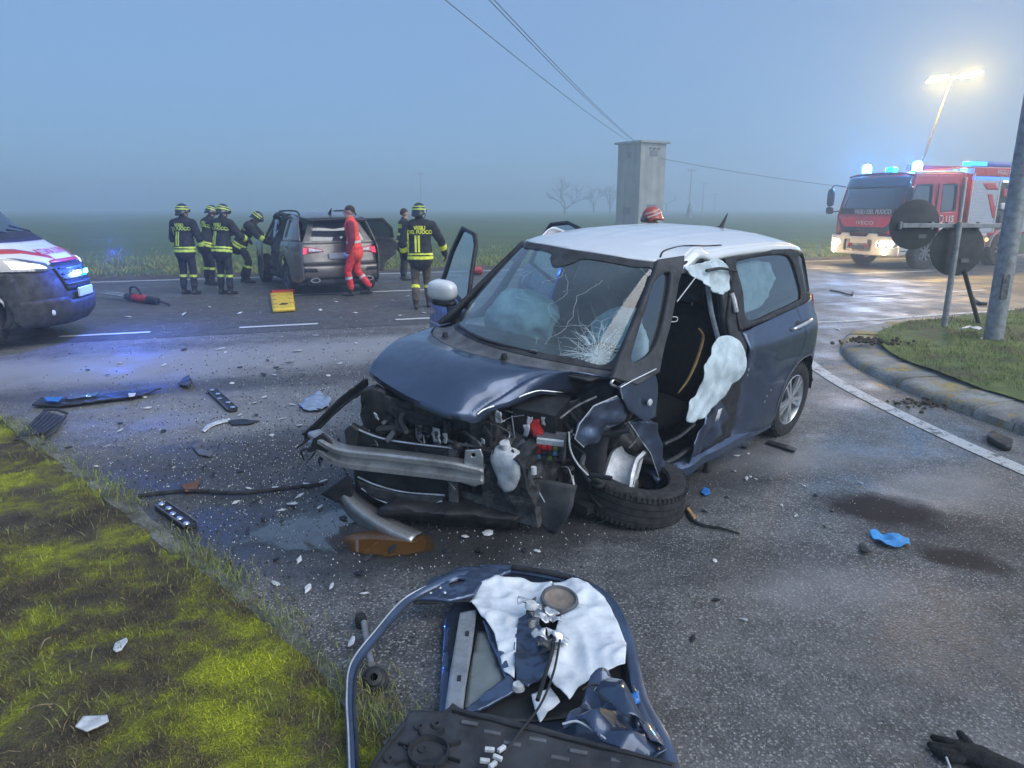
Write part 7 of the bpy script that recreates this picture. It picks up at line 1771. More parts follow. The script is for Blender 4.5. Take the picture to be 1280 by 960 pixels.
def person(name, label, loc, face, fig, cat='person', group=None):
    root = thing(name, label, cat, loc, (0, 0, rad(face)), group)
    sc_ = fig.get('h', 1.78) / 1.78
    lean = rad(fig.get('lean', 4)); bend = fig.get('crouch', 0.0)
    hip = Vector((fig.get('hipx', 0.0), 0, 0.95 - bend))
    def up(p):                                   # tip the upper body forward about the hips
        p = Vector(p) - Vector((0, 0, 0.95)); c, s = math.cos(lean), math.sin(lean)
        return Vector((p.x * c + p.z * s, p.y, -p.x * s + p.z * c)) + hip
    out = fig['mats']                             # indices: 0 skin 1 jacket 2 trousers 3 boots 4 sleeve
    segs = []
    def S(a, b, ra, rb, mi, sx=1.0, sy=1.0): segs.append((Vector(a), Vector(b), ra, rb, mi, sx, sy))
    coat = fig.get('coat', 0.02)
    # legs
    legs = fig.get('legs', (((0.03, 0.11, 0.50), (0.0, 0.12, 0.09)), ((0.03, -0.11, 0.50), (0.0, -0.12, 0.09))))
    for sgn, (kn, an) in zip((1, -1), legs):
        h = hip + Vector((0, 0.095 * sgn, -0.03)); kn = Vector(kn); an = Vector(an)
        S(h, kn, 0.100, 0.072, 2); S(kn, an + Vector((0, 0, 0.10)), 0.072, 0.066, 2)
        S(an + Vector((0, 0, 0.12)), an + Vector((0, 0, 0.0)), 0.058, 0.048, 3)
        ty_ = fig.get('toe', 0.0) * sgn
        S(an + Vector((-0.04, 0, -0.045)), an + Vector((0.155, ty_, -0.052)), 0.042, 0.036, 3, 1, 1)
    # trunk
    S(up((0, 0.04, 0.97)), up((0, -0.04, 0.97)), 0.145 + coat * .6, 0.145 + coat * .6, 1 if coat > 0.015 else 2, 0.85, 1.0)
    if coat > 0.015: S(up((0, 0, 0.88)), up((0, 0, 1.1)), 0.19 + coat, 0.165 + coat, 1, 0.80, 1.02)
    S(up((0, 0, 1.05)), up((0.01, 0, 1.36)), 0.150 + coat, 0.180 + coat, 1, 0.72, 1.0)
    S(up((0, 0.10, 1.40)), up((0, -0.10, 1.40)), 0.115 + coat, 0.115 + coat, 1, 0.9, 1.0)
    S(up((-0.01, 0, 1.44)), up((0.0, 0, 1.53)), 0.085 + coat * .5, 0.060 + coat * .6, 1 if coat > 0.015 else 0)
    # head
    nod = rad(fig.get('nod', 0)); hc = up((0.02, 0, 1.66)) + Vector((0.08 * math.sin(nod), 0, -0.03 * (1 - math.cos(nod))))
    turn = rad(fig.get('turn', 0)); ct, st2 = math.cos(turn), math.sin(turn)
    nodt = nod + lean * fig.get('headlean', 0.7); cn, sn = math.cos(nodt), math.sin(nodt)
    def hd_(p):
        p = Vector(p); p = Vector((p.x * ct - p.y * st2, p.x * st2 + p.y * ct, p.z))
        return hc + Vector((p.x * cn + p.z * sn, p.y, -p.x * sn + p.z * cn))
    S(up((0.0, 0, 1.48)), hd_((0, 0, -0.08)), 0.056, 0.058, 0)
    S(hd_((-0.015, 0, 0.02)), hd_((0.005, 0, 0.045)), 0.088, 0.085, 0, 1.05, 0.88)
    S(hd_((0.03, 0, -0.06)), hd_((0.04, 0, -0.075)), 0.058, 0.050, 0, 1.0, 0.9)
    S(hd_((0.088, 0, 0.02)), hd_((0.108, 0, -0.018)), 0.014, 0.018, 0)
    for sg in (1, -1): S(hd_((-0.005, 0.083 * sg, 0.015)), hd_((-0.01, 0.085 * sg, -0.02)), 0.020, 0.015, 0, 1, 0.5)
    # arms
    wr = []
    for sgn, (el, wv) in zip((1, -1), fig['arms']):
        sh = up((0, 0.205 * sgn, 1.425)); e_ = sh + Vector(el); w_ = e_ + Vector(wv)
        S(sh, e_, 0.075 + coat * .6, 0.056 + coat * .6, 4); S(e_, w_, 0.056 + coat * .6, 0.040 + coat * .6, fig.get('forearm', 4))
        wr.append((w_, (w_ - e_).normalized(), sgn))
    mb = MB()
    for a, b, ra, rb, mi, sx, sy in segs: capsule(mb, a, b, ra, rb, sx=sx, sy=sy)
    o = mb.build('body', [], root)
    md = o.modifiers.new('remesh', 'REMESH'); md.mode = 'VOXEL'; md.voxel_size = 0.013; md.use_smooth_shade = True
    ms = o.modifiers.new('smooth', 'SMOOTH'); ms.factor = 0.5; ms.iterations = 3
    dg = bpy.context.evaluated_depsgraph_get(); dg.update()
    me = bpy.data.meshes.new_from_object(o.evaluated_get(dg))
    o.modifiers.clear(); old = o.data; o.data = me; bpy.data.meshes.remove(old)
    me.materials.clear()
    for m in out: me.materials.append(M[m])
    nv = len(me.vertices); co = np.zeros(nv * 3); me.vertices.foreach_get('co', co); co = co.reshape(-1, 3)
    if fig.get('wrinkle', 0.006):
        nr = np.zeros(nv * 3); me.vertices.foreach_get('normal', nr); nr = nr.reshape(-1, 3)
        for i in range(nv):
            p = co[i]
            if p[2] < 1.42 - bend: co[i] = p + nr[i] * fig.get('wrinkle', 0.006) * (nz((p[0], p[1], p[2] * 1.6), 13, 3) + 0.5 * nz(p, 27, 1))
        me.vertices.foreach_set('co', co.reshape(-1)); me.update()
    nf = len(me.polygons); fc = np.zeros(nf * 3); me.polygons.foreach_get('center', fc); fc = fc.reshape(-1, 3)
    best = np.full(nf, 1e9); mi_ = np.zeros(nf, int); si = np.zeros(nf, int); tt = np.zeros(nf)
    for k, (a, b, ra, rb, mi, sx, sy) in enumerate(segs):
        a_ = np.array(a); d_ = np.array(b) - a_; t = np.clip(((fc - a_) @ d_) / (d_ @ d_), 0, 1)
        q = np.linalg.norm(fc - (a_ + t[:, None] * d_), axis=1) - (ra + (rb - ra) * t)
        w = q < best; best[w] = q[w]; mi_[w] = mi; si[w] = k; tt[w] = t[w]
    me.polygons.foreach_set('material_index', mi_.astype(np.int32))
    me.polygons.foreach_set('use_smooth', np.ones(nf, bool)); me.update()
    bv = BVHTree.FromPolygons([tuple(c) for c in co], [tuple(p.vertices) for p in me.polygons])
    # bands: loops of the surface between two levels, lifted off as a strip of tape
    def band_faces(nm, sel, m):
        idx = np.nonzero(sel)[0]
        if len(idx) < 4: return
        use = {}; vs = []; fs = []
        for i in idx:
            f = []
            for v in me.polygons[i].vertices:
                if v not in use:
                    use[v] = len(vs); n = me.vertices[v].normal; vs.append(tuple(Vector(co[v]) + n * 0.005))
                f.append(use[v])
            fs.append(tuple(f))
        mb = MB(); mb.add(vs, fs, True); mb.build(nm, M[m], o, angle=180)
    for (kind, lo, hi, m) in fig.get('bands', ()):
        if kind == 'trunk':
            inv = [(Vector(p) - hip) for p in fc]
            c, s = math.cos(lean), math.sin(lean)
            zz = np.array([q.x * s + q.z * c + 0.95 for q in inv]); 
            band_faces('reflective_band', (zz > lo) & (zz < hi) & (mi_ == 1), m)
        elif kind in ('shinL', 'shinR'):
            k = 1 if kind == 'shinL' else 5
            band_faces('reflective_band', (si == k) & (tt > lo) & (tt < hi), m)
        elif kind in ('armL', 'armR', 'foreL', 'foreR'):
            k = len(segs) - 4 + {'armL': 0, 'foreL': 1, 'armR': 2, 'foreR': 3}[kind]
            band_faces('reflective_band', (si == k) & (tt > lo) & (tt < hi), m)
    # flat patches and lettering wrapped on the back or the front
    def wrap(ob, sgn=-1):
        for v in ob.data.vertices:
            y, z = v.co.y, v.co.z; o_ = up((sgn * 0.8, y, z)); tgt = up((0, y, z)); d = (tgt - o_).normalized()
            hit = bv.ray_cast(o_, d)
            v.co = (hit[0] - d * (0.008 + 0.002 * (abs(v.co.x) > 0.001))) if hit[0] else tgt
    for (y0, y1, z0, z1, m, sgn) in fig.get('patches', ()):
        mb = MB(); mb.grid([[(0, y, z) for y in np.linspace(y0, y1, 4)] for z in np.linspace(z0, z1, 14)]); pt = mb.build('reflective_strip', M[m], o, angle=180); wrap(pt, sgn)
    for (s_, size, z, m) in fig.get('text', ()):
        t = text_mesh('back_lettering', s_, size, M[m], o, basis((0, fig.get('ty', 0.0), z), (0, -1, 0), (0, 0, 1)), 0.0, sx=0.9, bold=0.003); wrap(t, -1)
    # gloves with five fingers
    gm = M[fig.get('glove', 'boot')]
    for w_, d, sgn in wr:
        mb = MB(); side = d.cross(Vector((0, 0, 1))); side = side.normalized() if side.length > 0.1 else Vector((1, 0, 0))
        fw = side * sgn if abs(d.z) < 0.8 else Vector((1, 0, 0)); nrm = d.cross(fw).normalized()
        capsule(mb, w_ - d * 0.02, w_ + d * 0.065, 0.034, 0.042, sx=1.0, sy=0.65)
        for k, ln in enumerate((0.072, 0.082, 0.078, 0.06)):
            b = w_ + d * 0.075 + fw * (0.030 - 0.020 * k); cv = nrm * (0.012 + 0.012 * fig.get('grip', 1)) * sgn
            mb.tube([b, b + d * ln * 0.45 + cv * 0.5, b + d * ln * 0.8 + cv * 1.6, b + d * ln + cv * 2.6], [0.011, 0.0105, 0.0095, 0.007], 8)
        b = w_ + d * 0.02 + fw * 0.03; mb.tube([b, b + d * 0.03 + fw * 0.03, b + d * 0.065 + fw * 0.035], [0.013, 0.012, 0.009], 8)
        mb.build('glove', gm, o)
    # face
    for sg in (1, -1):
        mb = MB(); c = hd_((0.078, 0.032 * sg, 0.022)); mb.lathe([(0, 0.006), (0.008, 0.004), (0.010, -0.004)], 8, Matrix.Translation(c) @ Euler((0, rad(90), turn)).to_matrix().to_4x4()); mb.build('eye', M['hair'], o)
    mb = MB(); mb.tube([hd_((0.084, 0.024, -0.058)), hd_((0.095, 0, -0.056)), hd_((0.084, -0.024, -0.058))], 0.005, 6); mb.build('mouth', M['maroon'], o)
    # head gear
    if fig.get('helmet'):
        hm_, tape = fig['helmet']; mb = MB(); rows = []
        for i in range(12):
            t = math.pi / 2 * i / 11; r = math.cos(t); z = math.sin(t)
            rows.append([tuple(hd_((0.138 * r * math.cos(a) - 0.012, 0.118 * r * math.sin(a), 0.012 + 0.142 * z - 0.03 * (i == 0) * 0))) for a in np.linspace(0, 2 * math.pi, 28, endpoint=False)])
        low = [[tuple(hd_(((0.150 if k == 0 else 0.138) * math.cos(a) - 0.012, (0.128 if k == 0 else 0.120) * math.sin(a), (-0.015 if k == 0 else 0.0) - (0.075 * max(0, -math.cos(a)) ** 1.0 if math.cos(a) < 0 else 0) * (1 if k == 0 else 0.7)))) for a in np.linspace(0, 2 * math.pi, 28, endpoint=False)] for k in (0, 1)]
        mb.grid(low + rows, closev=True); hl = mb.build('helmet', M[hm_], root, thick=0.008, angle=60)
        for z0, z1 in ((0.030, 0.050), (0.080, 0.096)):
            mb = MB(); rr_ = []
            for z in (z0, z1):
                r = math.cos(math.asin(min(1, (z - 0.012) / 0.142))) * 1.03; rr_.append([tuple(hd_((0.138 * r * math.cos(a) - 0.012, 0.118 * r * math.sin(a), z))) for a in np.linspace(0.5, 2 * math.pi - 0.5, 28)])
            mb.grid(rr_); mb.build('helmet_tape', M[tape], hl, thick=0.003, angle=180)
        mb = MB(); mb.grid([[tuple(hd_((0.138 * math.cos(a) + 0.004 + dx, 0.122 * math.sin(a), z))) for a in np.linspace(-1.0, 1.0, 10)] for dx, z in ((0.0, 0.055), (0.012, 0.02), (0.008, -0.005))]); mb.build('visor', M['dark_window'], hl, thick=0.004)
        mb = MB(); mb.tube([hd_((0.0, 0.115, 0.0)), hd_((0.03, 0.085, -0.09)), hd_((0.05, 0, -0.135)), hd_((0.03, -0.085, -0.09)), hd_((0.0, -0.115, 0.0))], 0.007, 6, dense=14); mb.build('chin_strap', M['boot'], hl)
    if fig.get('hair'):
        mb = MB(); rows = []
        for i in range(8):
            t = math.pi / 2 * i / 7 * 1.0; r = math.cos(t); z = math.sin(t)
            rows.append([tuple(hd_((0.100 * r * math.cos(a) - 0.020, 0.084 * r * math.sin(a), 0.045 + 0.092 * z - (0.07 * max(0, -math.cos(a)) if i == 0 else 0)))) for a in np.linspace(0, 2 * math.pi, 24, endpoint=False)])
        mb.grid(rows, closev=True); mb.build('hair', M['hair'], root, thick=0.008, angle=180)
    root.scale = (sc_, sc_, sc_)
    return root

FF = ['skin', 'turnout', 'turnout', 'boot', 'turnout']
def ff(arms, lean=4, lime='lime', **kw):
    d = dict(h=1.86, mats=FF, arms=arms, lean=lean, coat=0.028, helmet=('helmet_black', 'lime'), glove='boot',
             bands=[('trunk', 0.86, 0.91, lime), ('trunk', 0.93, 0.965, lime), ('shinL', 0.30, 0.46, lime), ('shinR', 0.30, 0.46, lime), ('foreL', 0.25, 0.62, lime), ('foreR', 0.25, 0.62, lime)],
             patches=[(0.055, 0.09, 0.98, 1.26, lime, -1), (0.0, 0.035, 0.98, 1.26, lime, -1), (0.19, 0.215, 0.95, 1.30, lime, -1)],
             text=[('VIGILI', 0.085, 1.385, lime), ('DEL FUOCO', 0.085, 1.315, lime)])
    d.update(kw); return d
DN = ((0.04, 0.10, -0.29), (0.10, 0.0, -0.24)); DNR = ((0.04, -0.10, -0.29), (0.10, 0.0, -0.24))
group_ff = 'firefighters at the grey SUV'
person('person', 'firefighter standing back-on with arms down, lime stripes, apart from the SUV', (-6.90, 15.1, 0), 78, ff((DN, DNR), 3, turn=-12))
person('person', 'firefighter with arms bent forward, back-on behind the grey SUV wheel', (-6.12, 15.1, 0), 66, ff((((0.10, 0.10, -0.26), (0.22, -0.06, -0.10)), ((0.12, -0.12, -0.25), (0.24, 0.04, -0.08))), 8, turn=-15, nod=8))
person('person', 'firefighter half hidden between two colleagues beside the grey SUV', (-7.25, 17.0, 0), 50, ff((((0.15, 0.08, -0.24), (0.24, -0.05, -0.02)), ((0.15, -0.08, -0.24), (0.24, 0.05, -0.02))), 14, nod=12))
person('person', 'firefighter bending down towards the torn doorway of the grey SUV', (-6.62, 17.55, 0), 8, ff((((0.18, 0.08, -0.22), (0.22, -0.02, -0.12)), ((0.20, -0.08, -0.22), (0.20, 0.02, -0.14))), 34, nod=14, legs=(((0.10, 0.13, 0.50), (-0.06, 0.15, 0.09)), ((0.16, -0.12, 0.50), (0.10, -0.14, 0.09))), hipx=-0.03, crouch=0.03))
person('person', 'paramedic in red hi-vis vest and red trousers walking past the grey SUV', (-3.28, 14.9, 0), 186,
       dict(mats=['skin', 'medic_vest', 'medic_red', 'boot', 'maroon'], arms=(((-0.03, 0.07, -0.29), (0.10, -0.02, -0.23)), ((0.06, -0.08, -0.28), (0.12, 0.03, -0.22))), h=1.84, lean=4, coat=0.017, forearm=4, hair=True, glove='nitrile', turn=8,
            legs=(((0.15, 0.09, 0.50), (0.10, 0.09, 0.09)), ((-0.02, -0.10, 0.50), (-0.24, -0.10, 0.11))),
            bands=[('trunk', 1.06, 1.11, 'silver_tape'), ('trunk', 0.93, 0.98, 'medic_red'), ('shinL', 0.35, 0.5, 'silver_tape'), ('shinR', 0.35, 0.5, 'silver_tape')]))
person('person', 'firefighter with bright yellow hem band seen from behind near the open blue door', (-1.66, 12.95, 0), 96,
       ff((((0.0, 0.10, -0.29), (0.12, -0.03, -0.22)), ((0.06, -0.16, -0.26), (0.12, -0.06, -0.22))), 3, 'lime_bright', mats=['skin', 'turnout', 'turnout_tan', 'boot', 'turnout'], turn=-20, legs=(((0.02, 0.10, 0.50), (-0.12, 0.10, 0.09)), ((0.14, -0.10, 0.50), (0.14, -0.12, 0.09)))))
person('person', 'dark-haired person in yellow-green vest standing behind the firefighter with yellow hem', (-2.78, 18.2, 0), 20,
       dict(mats=['skin', 'turnout', 'turnout', 'boot', 'turnout'], arms=(DN, ((0.10, -0.10, -0.26), (0.22, 0.0, -0.05))), lean=5, coat=0.018, hair=True, glove='skin', turn=20,
            bands=[('trunk', 1.30, 1.40, 'lime'), ('trunk', 0.94, 1.0, 'lime'), ('trunk', 1.12, 1.18, 'lime')]))
person('person', 'helmeted rescuer in dark jacket behind the white roof of the wreck', (2.10, 10.1, 0), 192,
       ff((DN, DNR), 10, helmet=('helmet_red', 'silver_tape'), nod=12, h=1.80))
# ---------------------------------------------------------------- street furniture
def wpix(px, py, Y):                    # picture point at distance Y down the scene
    d = pixel_ray(px, py); return Vector((0, 0, CAM_H)) + d * (Y / d.y)
# steel lamp column on the island
c = gpt(1241, 425, 0.14); c.z = 0.12
col = thing('steel_column', 'tall grey galvanised steel column on the grass island', 'lamp post', c)
mb = MB(); mb.tube([(0, 0, 0), (0, 0, 2.2), (0, 0, 7.8)], [0.112, 0.108, 0.075], 28); mb.build('shaft', M['galvanised'], col)
mb = MB(); mb.lathe([(0.14, 0), (0.14, 0.03), (0.12, 0.04), (0.112, 0.04)], 24); mb.build('base_collar', M['dark_steel'], col)
mb = MB(); mb.box((-0.03, -0.10, 0.72), (0.09, 0.03, 0.32)); mb.build('inspection_hatch', M['dark_steel'], col, bevel=0.008)
# two round signs seen from behind
sg0 = gpt(1180, 408, 0.15)
sg = thing('road_sign', 'two round traffic signs seen from the back on one braced post', 'road sign', sg0)
def sgp(px, py, dy=0.0): return wpix(px, py, sg0.y + dy) - Vector(sg0)
mb = MB(); mb.tube([(0, 0, -0.05), (0, 0, 1.46)], 0.04, 14); mb.build('post', M['galvanised'], sg)
a, b = sgp(1130, 282), sgp(1262, 281)
mb = MB(); mb.bar((a.x, 0.05, a.z), (b.x, 0.05, a.z + 0.0), 0.045, 0.06); bar_ = mb.build('cross_bar', M['galvanised'], sg, bevel=0.004)
for k, (px, py, r, dy) in enumerate(((1148, 281, 0.345, 0.10), (1203, 312, 0.375, 0.12))):
    p = sgp(px, py); mb = MB()
    mb.lathe([(0, -0.002), (r - 0.012, -0.002), (r - 0.004, -0.012), (r, -0.012), (r, 0.006), (r - 0.006, 0.008), (0, 0.008)], 56, Matrix.Translation((p.x, dy, p.z)) @ Euler((rad(90), 0, 0)).to_matrix().to_4x4())
    d = mb.build('sign_disc', mat('sign_back', (0.055, 0.058, 0.065), 0.55, var=0.15, vscale=6), sg, angle=30)
    mb = MB(); mb.box((p.x + 0.12, dy - 0.022, p.z - 0.16), (0.11, 0.006, 0.055)); mb.build('maker_sticker', mat('sticker', (0.16, 0.165, 0.18), 0.6), d)
    for zz in (0.0, ):
        mb = MB(); mb.box((p.x - 0.22, dy - 0.04, a.z), (0.035, 0.06, 0.10)); mb.build('clamp', M['galvanised'], d, bevel=0.004)
        mb = MB(); mb.box((p.x + 0.22, dy - 0.04, a.z), (0.035, 0.06, 0.10)); mb.build('clamp', M['galvanised'], d, bevel=0.004)
t0 = sgp(1205, 338, 0.1); t1 = gpt(1223, 404, 0.13) - Vector(sg0)
mb = MB(); mb.tube([(t0.x, 0.10, t0.z), (t0.x + (t1.x - t0.x) * 0.5, (0.10 + t1.y) / 2, (t0.z + t1.z) / 2), t1], 0.03, 8); mb.build('brace', M['dark_plastic'], sg)
lt = gpt(1213, 414, 0.17)
mb = MB(); mb.grid(crumple(csurf([[(a * 0.14 + b * 0.05, b * 0.07, 0.03 + 0.03 * (1 - a * a)) for a in (-1, -0.3, 0.4, 1)] for b in (-1, 0, 1)], 8, 14), 0.02, 12)); tag(mb.build('white_fragment', M['pale_plastic'], None, thick=0.004, loc=lt), 'white plastic fragment lying on the grass between sign post and column', 'debris')
# clods of torn turf by the kerb corner
def clods(name, centre, n, spread, label, m='mud', size=1.0):
    mb = MB(); r = random.Random(n)
    for k in range(n):
        p = Vector(centre) + Vector((r.gauss(0, spread), r.gauss(0, spread * 0.6), r.uniform(0, 0.02))); s = r.uniform(0.006, 0.022) * size
        G = [[tuple(p + Vector((math.sin(t) * math.cos(a), math.sin(t) * math.sin(a), math.cos(t) * 0.7)) * s * (1 + 0.5 * nz((a, t, k), 2))) for a in np.linspace(0, 2 * math.pi, 7, endpoint=False)] for t in np.linspace(0.1, math.pi - 0.1, 5)]
        mb.grid(G, closev=True)
    return stuff(mb.build(name, M[m]), label, 'soil')
clods('torn_soil', (*gpt(1088, 428, 0.15).xy, 0.16), 150, 0.15, 'brown clods of torn soil at the rounded kerb corner', size=1.3)
clods('kerb_dirt', (*gpt(1160, 505, 0.0).xy, 0.003), 110, 0.16, 'crumbs of dirt in the gutter below the yellowed kerb')

# ---------------------------------------------------------------- transformer tower, poles, wires, trees
tw0 = wpix(798, 292, 66.0); tw0.z = -0.05
rot_t = math.atan2(-tw0.x, -tw0.y) * 0 + rad(-60)
tow = thing('transformer_tower', 'grey concrete transformer tower with flat slab roof in the foggy field', 'tower', tw0, (0, 0, rad(33)))
def tower_mat():
    a = NT('tower_render')
    c = a.ramp(a.noise(0.8, 6, 0.65), [(0.35, (0.25, 0.25, 0.235)), (0.65, (0.37, 0.37, 0.35))])
    st_ = a.ramp(a.noise(2.0, 5, 0.6, vec=a.mapping((1, 1, 0.12))), [(0.42, 0.72), (0.62, 1.1)])
    c = a.mix(0.8, c, st_, 'MULTIPLY')
    return a.out(c, 0.9, a.bump(a.noise(12, 4), 0.4, 0.02))
M['tower'] = tower_mat()
S_ = 3.0; TH = 7.35
mb = MB(); mb.box((0, 0, TH / 2), (S_, S_, TH)); tb = mb.build('shaft', M['tower'], tow, bevel=0.03)
mb = MB(); mb.box((0, 0, TH + 0.09), (S_ + 0.5, S_ + 0.5, 0.18)); mb.build('roof_slab', M['tower'], tow, bevel=0.02)
mb = MB(); mb.box((0, 0, 0.3), (S_ + 0.08, S_ + 0.08, 0.6)); mb.build('plinth', M['tower'], tow)
for (x, y, z, w, h_, ax_) in ((0.0, -1.51, 6.5, 0.9, 0.5, 0), (0.0, -1.51, 1.15, 1.1, 2.0, 0), (-1.51, 0.0, 6.4, 0.5, 0.5, 1), (-1.51, 0.0, 1.6, 1.0, 0.6, 1)):
    mb = MB(); mb.box((x, y, z), (w, 0.05, h_) if ax_ == 0 else (0.05, w, h_)); mb.build('louvre_panel', M['dark_steel'] if z > 2 else M['grey_plastic'], tow)
for x in (-0.5, 0.0, 0.5):
    mb = MB(); mb.lathe([(0.02, 0.0), (0.08, 0.02), (0.03, 0.06), (0.08, 0.1), (0.03, 0.14), (0.05, 0.2)], 10, Matrix.Translation((x, -1.52, 6.9)) @ Euler((rad(90), 0, 0)).to_matrix().to_4x4()); mb.build('insulator', M['dark_plastic'], tow)
def power_pole(loc, h, label, arm=0.8):
    p = thing('power_pole', label, 'utility pole', loc)
    mb = MB(); mb.tube([(0, 0, -0.2), (0, 0, h)], [0.20, 0.11], 12); mb.build('pole_shaft', M['concrete'], p)
    mb = MB(); mb.bar((-arm, 0, h - 0.5), (arm, 0, h - 0.5), 0.12, 0.12); mb.build('cross_arm', M['dark_steel'], p)
    for x in (-arm * 0.9, 0, arm * 0.9):
        mb = MB(); mb.lathe([(0.03, 0), (0.07, 0.05), (0.03, 0.1), (0.06, 0.2), (0, 0.25)], 8, Matrix.Translation((x, 0, h - 0.44))); mb.build('insulator', M['dark_plastic'], p)
    return p
q = wpix(527, 262, 170); q.z = 0; power_pole(q, 10.0, 'thin power pole rising behind the firefighters in the fog')
q = wpix(862, 262, 135); q.z = 0
pp = power_pole(q, 9.0, 'power pole with a thick flared foot beside the tower')
mb = MB(); mb.tube([(0, 0, 0), (0, 0, 2.6)], [0.75, 0.2], 10); mb.build('pole_foot', M['dark_steel'], pp)
q = wpix(878, 262, 190); q.z = 0; power_pole(q, 8.4, 'faint power pole just beyond the one with a flared foot')
q = wpix(893, 262, 240); q.z = 0; power_pole(q, 6.6, 'faintest power pole at the end of the row beside the tower')
def wire(pts_, r, label, sag=0.0):
    mb = MB(); P_ = [Vector(p) for p in pts_]
    Q = []
    for k in range(33):
        t = k / 32; p = P_[0].lerp(P_[1], t); p.z -= sag * 4 * t * (1 - t); Q.append(p)
    o = P_[0]; mb.tube([p - o for p in Q], r, 6)
    w = mb.build('power_line', M['dark_steel'], None, loc=o); return tag(w, label, 'cable')
ttop = tw0 + Vector((-0.6, -0.6, 7.2))
def top_exit(px, Yd): return wpix(px, 0, Yd)
for k, (px, lb, dz) in enumerate(((585, 'single power line reaching the tower well apart from the pair', 0.0), (634, 'power line of the close pair, on the tower side', 0.0), (640, 'power line of the close pair, on the single line side', -0.1))):
    b = top_exit(px, 22.0); a = ttop + Vector((0.25 * k, 0.0, dz))
    e = a + (b - a) * 1.55; e.z = a.z + (b.z - a.z) * 1.45
    e.z = min(e.z, 10.4)
    wire((a, e), 0.013, lb, 0.5)
a = tw0 + Vector((1.4, -1.1, 6.1)); b = wpix(1046, 222, 64)
wire((a, a + (b - a) * 2.2), 0.03, 'thick cable running from the tower towards the fire engine', 0.7)

M['bark'] = mat('bark', (0.055, 0.048, 0.042), 0.9, var=0.4, vscale=3)
def bare_tree(loc, h, seed, label, spread=0.5, levels=5):
    r = random.Random(seed); t = thing('bare_tree', label, 'tree', loc)
    mb = MB(); tk = MB()
    def grow(p, d, L_, rad_, lv, m):
        q = p + d * L_; mid = p.lerp(q, 0.5) + Vector((r.uniform(-1, 1), r.uniform(-1, 1), 0)) * L_ * 0.07
        m.tube([p, mid, q], [rad_, rad_ * 0.85, rad_ * 0.68], 6 if lv > 2 else 4, caps=False)
        if lv == 0: return
        n = r.choice((2, 3, 3)) if lv > 1 else r.choice((3, 4))
        for k in range(n):
            nd = (d + Vector((r.gauss(0, spread), r.gauss(0, spread), r.uniform(-0.15, 0.30)))).normalized()
            grow(q if r.random() < 0.75 else mid, nd, L_ * r.uniform(0.62, 0.86), max(rad_ * 0.6, 0.02), lv - 1, mb)
    grow(Vector((0, 0, -0.2)), Vector((r.uniform(-.05, .05), 0, 1)), h * 0.26, h * 0.030, levels, tk)
    # the first limb is the trunk, everything above it the crown
    tk.build('trunk', M['bark'], t); o = mb.build('crown', M['bark'], t); return t
q = wpix(706, 262, 205); q.z = 0; bare_tree(q, 12.0, 3, 'round-crowned bare tree standing alone left of the tower in fog'.replace(' left of', ' before'), 0.52, 6)
q = wpix(742, 262, 250); q.z = 0; bare_tree(q, 11.0, 5, 'fainter bare tree between the round-crowned tree and the tower', 0.4, 6)
q = wpix(762, 262, 240); q.z = 0; bare_tree(q, 11.0, 8, 'narrow bare tree close against the tower in the fog', 0.36, 6)
q = wpix(833, 262, 300); q.z = 0; bare_tree(q, 12.0, 12, 'barely visible bare tree between tower and power poles', 0.4, 5)
# dark ditch line across the field
# ---------------------------------------------------------------- puddle
def puddle_mat():
    a = NT('muddy_water')
    c = a.mix(a.noise(3.0, 4), (0.13, 0.062, 0.014), (0.06, 0.028, 0.008))
    a.b.inputs['Specular IOR Level'].default_value = 0.5; a.b.inputs['IOR'].default_value = 1.45
    a.b.inputs['Coat Weight'].default_value = 0.5; a.b.inputs['Coat Roughness'].default_value = 0.02
    return a.out(c, a.ramp(a.noise(6, 4), [(0.4, 0.03), (0.7, 0.10)]), a.bump(a.noise(9, 3), 0.03, 0.01))
M['muddy'] = puddle_mat()
def feathered(m, spots):
    """let the liquid thin out to nothing at its ragged edge"""
    a = NT('tmp'); a.m = m; t = m.node_tree; a.t = t; tc = t.nodes.new('ShaderNodeTexCoord'); a.pos = tc.outputs['Object']
    k = None
    for q in spots:
        v = a.spot(*q); k = v if k is None else a.math('MAXIMUM', k, v)
    b = t.nodes['Principled BSDF']; a.link(a.math('MINIMUM', a.math('MULTIPLY', k, 1.2), 1.0), b.inputs['Alpha']); return m
M['wet_film'] = feathered(mat('wet_film', (0.040, 0.042, 0.047), 0.09, coat=0.6, spec=0.8, var=0.3, vscale=14), ((-1.0, 3.72, 0.46, 0.27, 0.1, 0.35, 0.7, 5.0),))
feathered(M['muddy'], ((-0.68, 3.56, 0.24, 0.15, -0.2, 0.25, 0.45, 6.0),))
def water(x0, y0, x1, y1, z, m, label):
    mb = MB(); mb.add([(x0, y0, z), (x1, y0, z), (x1, y1, z), (x0, y1, z)], [(0, 1, 2, 3)]); tag(mb.build('puddle', m), label, 'puddle')
water(-1.75, 3.2, -0.35, 4.2, 0.004, M['wet_film'], 'grey shallow puddle mirroring the sky in front of the fallen lip')
water(-1.15, 3.2, 0.0, 3.95, 0.008, M['muddy'], 'rusty brown puddle of spilled fluid under the fallen lip')

